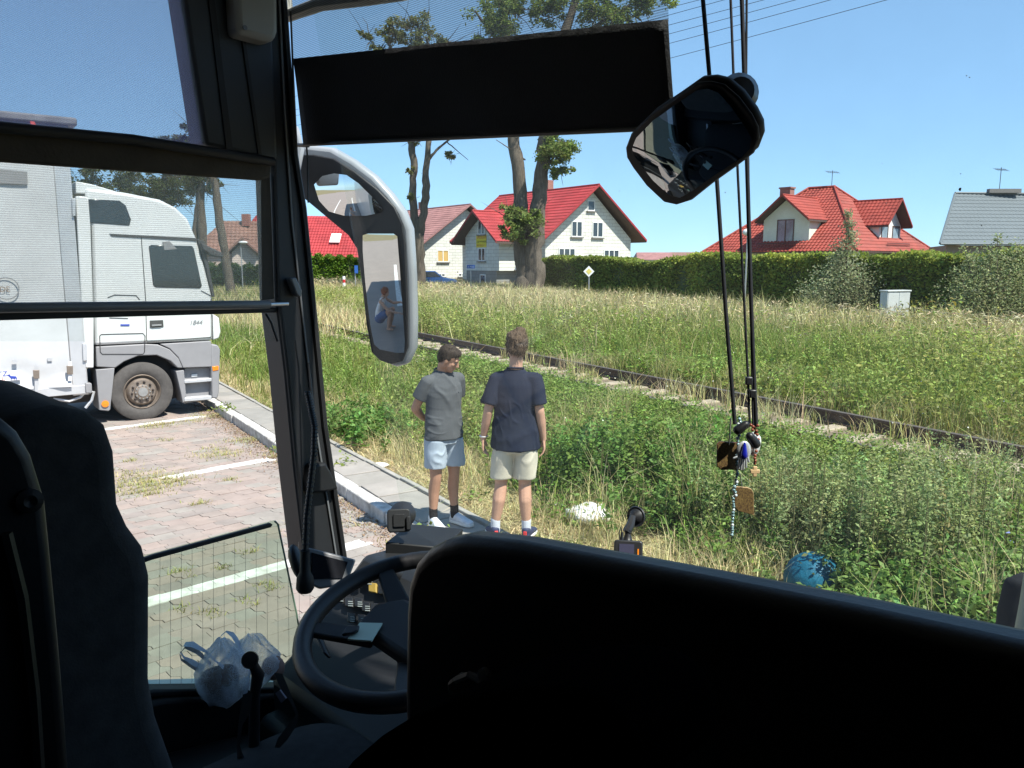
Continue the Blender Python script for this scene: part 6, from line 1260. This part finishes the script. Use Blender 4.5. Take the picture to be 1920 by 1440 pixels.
for k, (x, y) in enumerate(((1408, 797), (1412, 800), (1415, 803), (1411, 806), (1418, 808), (1421, 798), (1416, 812), (1420, 815), (1422, 824), (1418, 846), (1416, 854), (1415, 859), (1416, 864), (1415, 869))):
    b = MB(); b.ell(W(x, y, YC-.012+.003*math.sin(k)), .0028, nu=10, nv=7); b.build('bead', m_rbead, RB, smooth=80)
c = W(1415.5, 884, YC-.014); b = MB(); 
for (a1, a2) in ((.0035, .009), (.008, .0035)): b.box(c, (a1*2, .0032+a1*.1, a2*2))
b.build('cross', m_wood, RB, bevel=.001)
b = MB(); b.tube([W(1420, 806, YC-.01), W(1417, 850, YC-.01), W(1415.5, 876, YC-.012)], .0006, 4); b.build('thread', m_cord, RB)
b = MB(); b.ell(W(1414, 832, YC+.0), (.011, .008, .022)); P = np.asarray(b.v); b.v = [tuple(p) for p in P+wav(P, 3, .0018, 300)[:, None]*V(.7, .7, .2)]; o = b.build('clear_charm', mat('cloudy clear plastic', (.6, .62, .62), .2, .1, 30), None, smooth=60); tag(o, 'cloudy pale charm between the toggles and the rosary', 'charm')
b = MB(); b.ell(W(1408, 838, YC-.02), (.006, .003, .004)); o = b.build('orange_charm', mat('orange red plastic', (.6, .1, .03), .4, .1, 20), None, smooth=60); tag(o, 'small orange red charm right of the blue drop', 'charm')

# ---- dried insect marks on the outside of the windscreen
m_speck = mat('dried insect mark', (.30, .30, .28), .8, .4, 40); rs = random.Random(8); sp_b = MB()
for k in range(55):
    px, py = rs.uniform(1080, 1910), rs.uniform(20, 700)
    if k < 25: px, py = rs.uniform(640, 1200), rs.uniform(290, 800)
    c = ws(px, py, .008); r = rs.uniform(.0005, .0011)*(2.2 if rs.random() < .1 else 1); A1 = BL; A2 = unit(np.cross(WN, BL)); an0 = rs.uniform(0, 6.3); n_ = 7
    poly = [c+(A1*math.cos(2*math.pi*q/n_+an0)*1.0+A2*math.sin(2*math.pi*q/n_+an0)*rs.uniform(.6, 1.9))*r*rs.uniform(.5, 1.2) for q in range(n_)]
    sp_b.prism(poly, WN*.0006)
sp_b.build('insect_marks', m_speck, CO, recalc=False, kind='stuff')
# ================================================================ PEOPLE
m_skin = mat('fair skin', (.50, .29, .20), .55, .08, 14, .12, 180, spec=.35); m_tan = mat('tanned skin', (.42, .23, .15), .55, .08, 14, .12, 180, spec=.35)  # fair and tanned skin, each its own base tone
def clothm(n, c, v=.08): return mat(n, c, .95, v, 9, .0, 120, spec=.2)
m_tgr = clothm('grey cotton', (.088, .094, .10)); m_tnv = clothm('navy cotton', (.016, .021, .038)); m_sblue = clothm('light blue grey sweat cloth', (.36, .42, .48)); m_sbeige = clothm('beige chino', (.55, .51, .41)); m_blkc = clothm('black cotton', (.014, .015, .018)); m_whc = clothm('white cotton', (.72, .70, .68)); m_denim = clothm('blue denim', (.06, .12, .25))
m_sockb = clothm('black sock', (.015, .015, .017)); m_sockg = clothm('pale grey sock', (.52, .55, .60)); m_shoew = mat('white mesh shoe', (.60, .63, .68), .6, .12, 25, .3, 120); m_sole = mat('white rubber sole', (.72, .72, .70), .6, .08, 12); m_shoen = mat('navy shoe', (.03, .04, .09), .7, .15, 15); m_redt = mat('red heel tab', (.60, .04, .04), .6, .08, 12)
m_hairb = mat('dark brown hair', (.032, .022, .015), .7, .35, 60, .4, 160, spec=.25, stretch=(1, 1, .4)); m_hairl = mat('mid brown hair', (.085, .056, .034), .7, .35, 60, .4, 160, spec=.25, stretch=(1, 1, .4)); m_hairr = mat('reddish hair', (.28, .085, .030), .55, .3, 60, .8, 160); m_lip = mat('lip', (.38, .15, .12), .5, .06, 20); m_eyew = mat('eye white', (.6, .58, .55), .3, .04, 20); m_iris = mat('dark iris', (.03, .02, .015), .2, .1, 20)
class Body:
    def __init__(s, pos, yaw): s.p = np.asarray(pos, float); a = math.radians(yaw); s.X = V(math.cos(a), -math.sin(a), 0); s.Y = V(math.sin(a), math.cos(a), 0)
    def w(s, p): return s.p+s.X*p[0]+s.Y*p[1]+UP*p[2]
    def tf(s, mb): mb.v = [tuple(s.w(p)) for p in mb.v]; return mb
def hand(mb, wr, d, palm, thumb, curl=.5, sc=1.0):
    # wr wrist, d pointing to the knuckles, palm = palm-facing normal, thumb = thumb-side direction
    d = unit(d); palm = unit(palm-d*(palm@d)); side = unit(np.cross(d, palm)); side = side if side@thumb > 0 else -side; wr = np.asarray(wr, float)
    mb.loft([(wr-d*.01, side*.026*sc, palm*.02*sc), (wr+d*.03*sc, side*.035*sc, palm*.0165*sc), (wr+d*.065*sc, side*.042*sc, palm*.016*sc), (wr+d*.095*sc, side*.041*sc, palm*.012*sc)], 14)
    for k, L_ in enumerate((.9, 1.05, 1.0, .8)):
        o = (1.5-k)*.0225*sc; b0 = wr+d*.088*sc+side*o; sp = unit(d+side*(1.5-k)*.07); a = curl*(.55+.12*k)
        d1 = unit(sp*math.cos(a)+palm*math.sin(a)); d2 = unit(sp*math.cos(a*2)+palm*math.sin(a*2)); d3 = unit(sp*math.cos(a*2.7)+palm*math.sin(a*2.7))
        p1 = b0+d1*.040*L_*sc; p2 = p1+d2*.027*L_*sc; p3 = p2+d3*.020*L_*sc; mb.chain([b0, p1, p2, p3], [.0092*sc, .0085*sc, .0077*sc, .0066*sc], 8)
    t0 = wr+d*.025*sc+side*.028*sc; t1 = t0+unit(d*.75+side*.6+palm*.25)*.042*sc; t2 = t1+unit(d+side*.2+palm*.35)*.034*sc; mb.chain([t0, t1, t2], [.0135*sc, .011*sc, .0085*sc], 8)
def frame(fw, up):
    y = unit(fw); x = unit(np.cross(y, up)); return x, y, np.cross(x, y)
def head(mb, c, fr, s=1.0):
    x, y, z = fr; c = np.asarray(c); q = lambda a, b, d: c+(x*a+y*b+z*d)*s
    E_ = lambda p, r: mb.ell(q(*p), tuple(k*s for k in r), fr, 18, 12)
    E_((0, -.012, .03), (.074, .094, .088)); E_((0, .028, -.035), (.060, .062, .078)); E_((0, .062, -.088), (.026, .024, .022)); E_((0, .05, -.055), (.048, .04, .05))
    mb.caps(q(0, .086, .012), .009*s, q(0, .106, -.026), .0125*s, 8); E_((0, .100, -.031), (.017, .011, .009)); mb.caps(q(-.035, .077, .024), .011*s, q(.035, .077, .024), .011*s, 8)
    E_((.036, .06, -.018), (.02, .02, .02)); E_((-.036, .06, -.018), (.02, .02, .02)); E_((0, .082, -.058), (.022, .012, .012))
    for sg in (-1, 1): E_((sg*.075, -.004, -.008), (.010, .02, .032)); E_((sg*.060, -.01, -.055), (.012, .03, .03))
def face_parts(root, B, c, fr, s, hair):
    x, y, z = fr; q = lambda a, b, d: np.asarray(c)+(x*a+y*b+z*d)*s
    for sg in (-1, 1):
        b = MB(); b.ell(q(sg*.031, .078, .003), (.0095*s, .006*s, .0032*s), fr, 12, 8); e = B.tf(b).build('eye', m_eyew, root, smooth=80); b = MB(); b.ell(q(sg*.031, .0825, .002), (.0042*s, .0025*s, .003*s), fr, 10, 6); B.tf(b).build('iris', m_iris, e, smooth=80)
        b = MB(); b.chain([q(sg*.014, .088, .023), q(sg*.032, .0885, .029), q(sg*.05, .075, .024)], [.003*s, .0034*s, .002*s], 8); B.tf(b).build('eyebrow', hair, root, smooth=80)
    b = MB(); b.chain([q(-.022, .085, -.06), q(0, .094, -.057), q(.022, .085, -.06)], [.004*s, .0065*s, .004*s], 8); B.tf(b).build('lips', m_lip, root, smooth=80)
def hair_cap(root, B, c, fr, s, m_, ells, seed, amp=.004, strands=900, ln=.03):
    x, y, z = fr; b = MB()
    for p, r in ells: b.ell(np.asarray(c)+(x*p[0]+y*p[1]+z*p[2])*s, tuple(k*s for k in r), fr, 18, 12)
    B.tf(b); o = organic(b, 'hair', m_, root, .006, 2, lambda P: wav(P, seed, amp, 90, (1, 1, .5))+wav(P, seed+1, amp*.6, 260, (1, 1, .4)))
    me = o.data; r = np.random.default_rng(seed); n = len(me.vertices); idx = r.integers(0, n, strands); cw = B.w(np.asarray(c)); vs = []; fs = []
    for i in idx:
        v = me.vertices[int(i)]; p = np.array(v.co); nn = np.array(v.normal); up = B.X*z[0]+B.Y*z[1]+UP*z[2]; fwv = B.X*y[0]+B.Y*y[1]+UP*y[2]
        fl = unit(nn*.35-up*.6+fwv*(.5 if (p-cw)@up > .05 else -.1)+r.normal(0, .35, 3)); sd = unit(np.cross(fl, nn)+1e-6)*.0022; L_ = ln*r.uniform(.4, 1)
        k = len(vs); vs += [p-sd, p+sd, p+fl*L_+nn*.003]; fs.append((k, k+1, k+2))
    b = MB(); b.add(vs, fs); b.build('hair_strands', m_, o, recalc=False, kind='stuff')
def shoe(root, B, heel, fw, m_, m_s, L_=.28, name='shoe'):
    fw = unit(V(fw[0], fw[1], 0)); sd = V(fw[1], -fw[0], 0); q = lambda a, s_, z: np.asarray(heel)+fw*a+sd*s_+UP*z
    b = MB(); b.loft([(q(-.03, 0, .03), sd*.028, UP*.02), (q(-.01, 0, .05), sd*.036, UP*.045), (q(.04, 0, .058), sd*.04, UP*.05), (q(.10, 0, .05), sd*.042, UP*.04), (q(.16, 0, .038), sd*.048, UP*.028), (q(.21, 0, .033), sd*.044, UP*.022), (q(.24, 0, .03), sd*.026, UP*.014)], 16)
    b.caps(q(.012, 0, .06), .041, q(.006, 0, .088), .041, 14); B.tf(b); o = organic(b, name, m_, root, .006, 3)
    s = MB(); pts = [(-.035, 0), (-.03, .028), (.02, .04), (.08, .04), (.15, .05), (.205, .046), (.24, .024), (.248, 0), (.24, -.024), (.205, -.046), (.15, -.05), (.08, -.04), (.02, -.04), (-.03, -.028)]
    s.prism([q(a, c_, .0) for a, c_ in pts], UP*.028); B.tf(s).build('sole', m_s, o, bevel=.006)
    return o, q
# ---- shorter youth in grey looking down
B1 = Body(G(834, 984, .125)*V(1, 1, 0)+UP*.122, 143); P1 = thing('person', 'youth in grey t-shirt and light blue shorts looking down with hands behind his back', 'person', B1.p)
S = MB(); Lk, Rk = (-.095, .02, .47), (.10, .015, .47); La, Ra = (-.115, -.01, .09), (.105, -.03, .09)
for hp, kn, an in (((-.09, 0, .88), Lk, La), ((.09, 0, .88), Rk, Ra)):
    kn, an, hp = V(*kn), V(*an), V(*hp); cf = kn*.68+an*.32+V(0, -.018, 0)
    S.chain([hp, kn+V(0, 0, .06), kn, cf, an+V(0, 0, .06), an], [.083, .058, .052, .054, .036, .034])
S.loft([(V(0, 0, .84), V(.15, 0, 0), V(0, .10, 0)), (V(0, 0, 1.1), V(.13, 0, 0), V(0, .09, 0)), (V(0, 0, 1.36), V(.14, 0, 0), V(0, .09, 0))])
sh = [V(-.158, -.01, 1.37), V(.158, -.01, 1.37)]; el = [V(-.225, -.11, 1.12), V(.225, -.12, 1.12)]; wr = [V(-.135, -.195, 1.0), V(.09, -.21, 1.0)]
for k in (0, 1): S.chain([sh[k], el[k], el[k]*.55+wr[k]*.45, wr[k]], [.05, .041, .040, .027])
hand(S, wr[0], V(.7, -.1, -.15), V(0, 1, 0), V(0, 0, 1), .6); hand(S, wr[1], V(-.7, -.12, -.1), V(0, 1, 0), V(0, 0, 1), .6)
hc = V(-.02, .075, 1.575); fr1 = frame(V(-.62, .62, -.48), V(-.25, .42, .87)); S.caps(V(0, -.015, 1.40), .06, hc+fr1[2]*-.06+fr1[1]*-.02, .054); head(S, hc, fr1, 1.0)
organic(B1.tf(S), 'body', m_tan, P1, .0062, 3)
T = MB(); T.loft([(V(0, .005, .845), V(.190, 0, 0), V(0, .148, 0)), (V(0, .005, .95), V(.184, 0, 0), V(0, .136, 0)), (V(0, .005, 1.12), V(.172, 0, 0), V(0, .118, 0)), (V(0, .01, 1.26), V(.178, 0, 0), V(0, .122, 0)), (V(0, .005, 1.33), V(.168, 0, 0), V(0, .115, 0)), (V(0, .0, 1.385), V(.142, 0, 0), V(0, .10, 0)), (V(0, -.008, 1.43), V(.108, 0, 0), V(0, .082, 0)), (V(0, -.012, 1.462), V(.078, 0, 0), V(0, .064, 0))], 28)
for k in (0, 1):
    d = unit(el[k]-sh[k]); sd = unit(np.cross(d, V(0, 1, 0))); e2 = np.cross(sd, d); T.caps(V(sh[k][0]*.5, -.008, 1.375), .066, sh[k]+V(0, 0, -.003), .064)
    T.loft([(sh[k]-d*.02, sd*.062, e2*.063), (sh[k]+d*.08, sd*.072, e2*.074), (sh[k]+d*.175, sd*.075, e2*.078)], 18)
organic(B1.tf(T), 't_shirt', m_tgr, P1, .0065, 12, lambda P: wav(P, 3, .004, 13)+ridge(P, 5, .0065, 19, (1, 1, .6))+ridge(P, 8, .0065, 30, (.6, .6, 1.3))*np.clip((1.35-P[:, 2])*4, .2, 1))
H = MB(); H.loft([(V(0, 0, .90), V(.155, 0, 0), V(0, .10, 0)), (V(0, 0, .85), V(.180, 0, 0), V(0, .122, 0)), (V(0, 0, .80), V(.185, 0, 0), V(0, .13, 0))], 24)
for sg, kn in ((-1, Lk), (1, Rk)): H.loft([(V(sg*.088, 0, .84), V(.098, 0, 0), V(0, .125, 0)), (V(sg*.095, .005, .70), V(.098, 0, 0), V(0, .112, 0)), (V(sg*.100, .008, .575), V(.097, 0, 0), V(0, .104, 0))], 24)
organic(B1.tf(H), 'shorts', m_sblue, P1, .0075, 8, lambda P: (wav(P, 13, .003, 20)+ridge(P, 15, .006, 30, (.7, .7, 1)))*np.clip((.86-P[:, 2]+B1.p[2])*8, 0, 1))
hair_cap(P1, B1, hc, fr1, 1.0, m_hairb, [((0, -.022, .048), (.082, .093, .082)), ((0, -.055, -.005), (.068, .055, .062)), ((0, .04, .082), (.062, .045, .035)), ((.068, -.012, .02), (.015, .035, .04)), ((-.068, -.012, .02), (.015, .035, .04))], 31, .003, 700, .018)
face_parts(P1, B1, hc, fr1, 1.0, m_hairb)
for an, fw in ((La, V(-.25, 1, 0)), (Ra, V(.12, 1, 0))):
    b = MB(); b.chain([V(*an)+V(0, 0, -.02), V(*an)+V(0, 0, .085)], [.040, .0405], 14); B1.tf(b); organic(b, 'sock', m_sockb, P1, .007, 2); shoe(P1, B1, V(an[0], an[1]-.02, 0), fw, m_shoew, m_sole)
cl = MB(); torus(cl, V(0, -.008, 1.462), unit(V(1, 0, 0)), unit(V(0, 1, -.25)), .070, .009, 30, 6); B1.tf(cl).build('collar', m_tgr, P1, smooth=80)
t_ = MB(); t_.box(V(-.075, .129, 1.27), (.022, .004, .012)); B1.tf(t_).build('chest_emblem', m_blkc, P1)
# ---- taller youth in navy, back to us
B2 = Body(G(966, 1009, .12)*V(1, 1, 0)+UP*.122, 4); P2 = thing('person', 'taller youth in navy t-shirt and beige shorts standing with his back to us', 'person', B2.p)
S = MB(); kn = [V(-.125, .0, .50), V(.085, .0, .50)]; an = [V(-.175, -.02, .09), V(.10, -.02, .09)]; hp = [V(-.095, 0, .93), V(.095, 0, .93)]
for k in (0, 1): S.chain([hp[k], kn[k]+V(0, 0, .07), kn[k], kn[k]*.66+an[k]*.34+V(0, -.022, 0), an[k]+V(0, 0, .07), an[k]], [.09, .062, .056, .058, .040, .036])
S.loft([(V(0, 0, .88), V(.165, 0, 0), V(0, .105, 0)), (V(0, 0, 1.15), V(.14, 0, 0), V(0, .095, 0)), (V(0, 0, 1.42), V(.15, 0, 0), V(0, .09, 0))])
sh = [V(-.165, 0, 1.435), V(.165, 0, 1.435)]; el = [V(-.235, -.04, 1.155), V(.215, -.035, 1.16)]; wr = [V(-.285, .035, .90), V(.245, .03, .90)]
for k in (0, 1): S.chain([sh[k], el[k], el[k]*.6+wr[k]*.4, wr[k]], [.052, .041, .041, .028])
hand(S, wr[0], V(.02, .05, -1), V(.9, -.1, 0), V(.2, 1, 0), .45); hand(S, wr[1], V(.06, .05, -1), V(-.9, -.1, 0), V(-.2, 1, 0), .45)
hc = V(.012, .02, 1.725); fr2 = frame(V(-.12, 1, -.12), V(0, .12, 1)); S.caps(V(0, -.01, 1.46), .062, hc+V(0, -.02, -.06), .056); head(S, hc, fr2, 1.02)
organic(B2.tf(S), 'body', m_skin, P2, .0062, 3)
T = MB(); T.loft([(V(0, -.005, .825), V(.218, 0, 0), V(0, .165, 0)), (V(0, -.005, .95), V(.21, 0, 0), V(0, .152, 0)), (V(0, 0, 1.15), V(.188, 0, 0), V(0, .122, 0)), (V(0, 0, 1.32), V(.192, 0, 0), V(0, .122, 0)), (V(0, 0, 1.39), V(.178, 0, 0), V(0, .117, 0)), (V(0, 0, 1.45), V(.148, 0, 0), V(0, .10, 0)), (V(0, 0, 1.495), V(.112, 0, 0), V(0, .082, 0)), (V(0, -.005, 1.53), V(.078, 0, 0), V(0, .066, 0))], 28)
for k in (0, 1):
    d = unit(el[k]-sh[k]); sd = unit(np.cross(d, V(0, 1, 0))); e2 = np.cross(sd, d); T.caps(V(sh[k][0]*.5, 0, 1.44), .068, sh[k]+V(0, 0, -.003), .066)
    T.loft([(sh[k]-d*.02, sd*.064, e2*.065), (sh[k]+d*.10, sd*.074, e2*.077), (sh[k]+d*.225, sd*.076, e2*.082)], 18)
organic(B2.tf(T), 't_shirt', m_tnv, P2, .0065, 12, lambda P: wav(P, 43, .004, 13)+ridge(P, 45, .0065, 19, (1, 1, .35))+ridge(P, 48, .0065, 32, (.8, .8, .7))*np.clip((1.5-P[:, 2])*3, .2, 1))
H = MB(); H.loft([(V(0, 0, .93), V(.165, 0, 0), V(0, .115, 0)), (V(0, -.01, .87), V(.188, 0, 0), V(0, .132, 0)), (V(0, -.005, .80), V(.192, 0, 0), V(0, .136, 0))], 24)
for k, sg in ((0, -1), (1, 1)): H.loft([(V(sg*.092, -.005, .83), V(.102, 0, 0), V(0, .130, 0)), (hp[k]*.4+kn[k]*.6+V(0, 0, .02), V(.102, 0, 0), V(0, .115, 0)), (kn[k]+V(0, 0, .055), V(.098, 0, 0), V(0, .102, 0))], 24)
organic(B2.tf(H), 'shorts', m_sbeige, P2, .0075, 8, lambda P: (wav(P, 53, .003, 18)+ridge(P, 55, .007, 28, (.7, .7, 1)))*np.clip((.86-P[:, 2]+B2.p[2])*8, 0.15, 1))
hair_cap(P2, B2, hc, fr2, 1.02, m_hairl, [((0, -.026, .048), (.090, .102, .090)), ((0, -.066, -.018), (.076, .055, .068)), ((0, .05, .082), (.066, .05, .042)), ((.074, -.012, .015), (.018, .04, .05)), ((-.074, -.012, .015), (.018, .04, .05)), ((.02, -.03, .125), (.05, .05, .03))], 61, .006, 1300, .045)
face_parts(P2, B2, hc, fr2, 1.02, m_hairl)
for k in (0, 1):
    b = MB(); b.chain([an[k]+V(0, 0, -.02), an[k]+V(0, 0, .085)], [.042, .044], 14); B2.tf(b); organic(b, 'sock', m_sockg, P2, .007, 2)
    fw = V(-.35, 1, 0) if k == 0 else V(.25, 1, 0); o, q = shoe(P2, B2, V(an[k][0], an[k][1]-.02, 0), fw, m_shoen, m_sole)
    b = MB(); b.box(q(-.036, 0, .062), (.03, .014, .05), (V(fw[1], -fw[0], 0), unit(fw), UP)); B2.tf(b).build('heel_tab', m_redt, o, bevel=.004)
cl = MB(); torus(cl, V(0, -.004, 1.532), V(1, 0, 0), unit(V(0, 1, -.15)), .071, .009, 30, 6); B2.tf(cl).build('collar', m_tnv, P2, smooth=80)
b = MB(); torus(b, wr[0]+V(.003, -.002, .02), V(1, 0, 0), V(0, 1, 0), .032, .008, 24, 6); B2.tf(b); b.build('wristband', m_whc, P2, smooth=60)
# ---- person at the right edge, mostly outside the frame
B3 = Body(V(1.945, 2.62, .0), -20); P3 = thing('person', 'person in black t-shirt cut off by the right edge beside the leaning pole', 'person', B3.p)
S = MB(); S.loft([(V(0, 0, .9), V(.17, 0, 0), V(0, .11, 0)), (V(0, 0, 1.46), V(.18, 0, 0), V(0, .09, 0))])
for sg in (-1, 1):
    S.chain([V(sg*.1, 0, .9), V(sg*.11, 0, .5), V(sg*.115, -.02, .32), V(sg*.11, 0, .08)], [.09, .058, .058, .037]); S.chain([V(sg*.2, 0, 1.45), V(sg*.275, -.03, 1.17), V(sg*.27, .06, .93)], [.052, .042, .028]); hand(S, V(sg*.27, .06, .93), V(0, .25, -1), V(-sg, 0, 0), V(0, 1, 0), .5)
hc = V(0, .03, 1.70); fr3 = frame(V(0, 1, -.2), V(0, .2, 1)); S.caps(V(0, 0, 1.45), .06, hc+V(0, -.02, -.06), .055); head(S, hc, fr3)
organic(B3.tf(S), 'body', m_tan, P3, .008, 3)
T = MB(); T.loft([(V(0, 0, .83), V(.205, 0, 0), V(0, .14, 0)), (V(0, 0, 1.15), V(.2, 0, 0), V(0, .125, 0)), (V(0, 0, 1.40), V(.212, 0, 0), V(0, .115, 0)), (V(0, 0, 1.48), V(.16, 0, 0), V(0, .09, 0)), (V(0, 0, 1.51), V(.085, 0, 0), V(0, .068, 0))], 26)
for sg in (-1, 1):
    s0, e0_ = V(sg*.2, 0, 1.445), V(sg*.275, -.03, 1.17); d = unit(e0_-s0); sd = unit(np.cross(d, V(0, 1, 0))); e2 = np.cross(sd, d); T.caps(V(sg*.15, 0, 1.42), .08, s0, .07); T.loft([(s0-d*.03, sd*.07, e2*.07), (s0+d*.2, sd*.075, e2*.08)], 18)
organic(B3.tf(T), 't_shirt', m_blkc, P3, .009, 3, lambda P: wav(P, 73, .006, 18)+wav(P, 75, .004, 40))
H = MB(); H.loft([(V(0, 0, 1.0), V(.17, 0, 0), V(0, .12, 0)), (V(0, 0, .84), V(.19, 0, 0), V(0, .135, 0))], 24)
for sg in (-1, 1): H.loft([(V(sg*.092, 0, .88), V(.102, 0, 0), V(0, .13, 0)), (V(sg*.105, 0, .52), V(.095, 0, 0), V(0, .1, 0))], 24)
organic(B3.tf(H), 'shorts', m_denim, P3, .009, 3, lambda P: wav(P, 83, .005, 24))
hair_cap(P3, B3, hc, fr3, 1.0, m_hairb, [((0, -.022, .048), (.082, .093, .082)), ((0, -.055, -.005), (.068, .055, .062))], 91, .004, 200, .03); face_parts(P3, B3, hc, fr3, 1.0, m_hairb)
for sg in (-1, 1): shoe(P3, B3, V(sg*.11, -.02, 0), V(sg*.1, 1, 0), m_shoew, m_sole)
# ---- woman crouching by the coach, seen in the wing mirror
BW = Body(WOMAN, math.degrees(math.atan2(-BL[0], -BL[1]))-15); P4 = thing('person', 'crouching red haired person in white tank top and blue shorts reflected in the wing mirror', 'person', BW.p)
S = MB()
for sg in (-1, 1):
    S.chain([V(sg*.1, -.16, .36), V(sg*.13, .24, .52), V(sg*.12, .14, .28), V(sg*.11, .06, .07)], [.10, .062, .060, .038]); S.loft([(V(sg*.11, .0, .04), V(.034, 0, 0), V(0, 0, .035)), (V(sg*.11, .1, .04), V(.042, 0, 0), V(0, 0, .03)), (V(sg*.115, .2, .025), V(.04, 0, 0), V(0, 0, .016))], 12)
S.loft([(V(0, -.18, .30), V(.17, 0, 0), V(0, .13, 0)), (V(0, -.14, .50), V(.15, 0, 0), V(0, .11, .02)), (V(0, -.04, .72), V(.165, 0, 0), V(0, .10, .03)), (V(0, .02, .84), V(.15, 0, 0), V(0, .08, .03))], 20)
for sg, e, w_ in ((-1, V(-.22, .22, .56), V(-.12, .42, .50)), (1, V(.22, .26, .66), V(.15, .50, .70))):
    s0 = V(sg*.175, .02, .80); S.chain([s0, e, w_], [.05, .042, .028]); hand(S, w_, V(-sg*.2, 1, -.1), V(0, 0, -1), V(-sg, 0, .2), .5)
hc = V(.0, .15, 1.0); fr4 = frame(V(-.1, 1, -.45), V(0, .45, 1)); S.caps(V(0, .02, .84), .055, hc-fr4[2]*.06-fr4[1]*.02, .05); head(S, hc, fr4)
organic(BW.tf(S), 'body', m_skin, P4, .008, 3)
T = MB(); T.loft([(V(0, -.17, .36), V(.185, 0, 0), V(0, .14, 0)), (V(0, -.14, .52), V(.165, 0, 0), V(0, .125, .02)), (V(0, -.04, .72), V(.178, 0, 0), V(0, .115, .03)), (V(0, .0, .80), V(.15, 0, 0), V(0, .095, .03)), (V(0, .02, .87), V(.10, 0, 0), V(0, .07, .03))], 24)
organic(BW.tf(T), 'tank_top', m_whc, P4, .009, 3, lambda P: wav(P, 103, .005, 22))
H = MB(); H.ell(V(0, -.19, .30), (.19, .16, .14))
for sg in (-1, 1): H.chain([V(sg*.1, -.14, .36), V(sg*.118, .06, .45)], [.118, .098])
organic(BW.tf(H), 'shorts', m_denim, P4, .009, 3, lambda P: wav(P, 113, .004, 25))
hair_cap(P4, BW, hc, fr4, 1.0, m_hairr, [((0, -.022, .048), (.088, .1, .088)), ((0, -.055, -.005), (.075, .06, .07)), ((.07, -.02, -.01), (.022, .05, .06)), ((-.07, -.02, -.01), (.022, .05, .06))], 121, .005, 400, .05); face_parts(P4, BW, hc, fr4, 1.0, m_hairr)
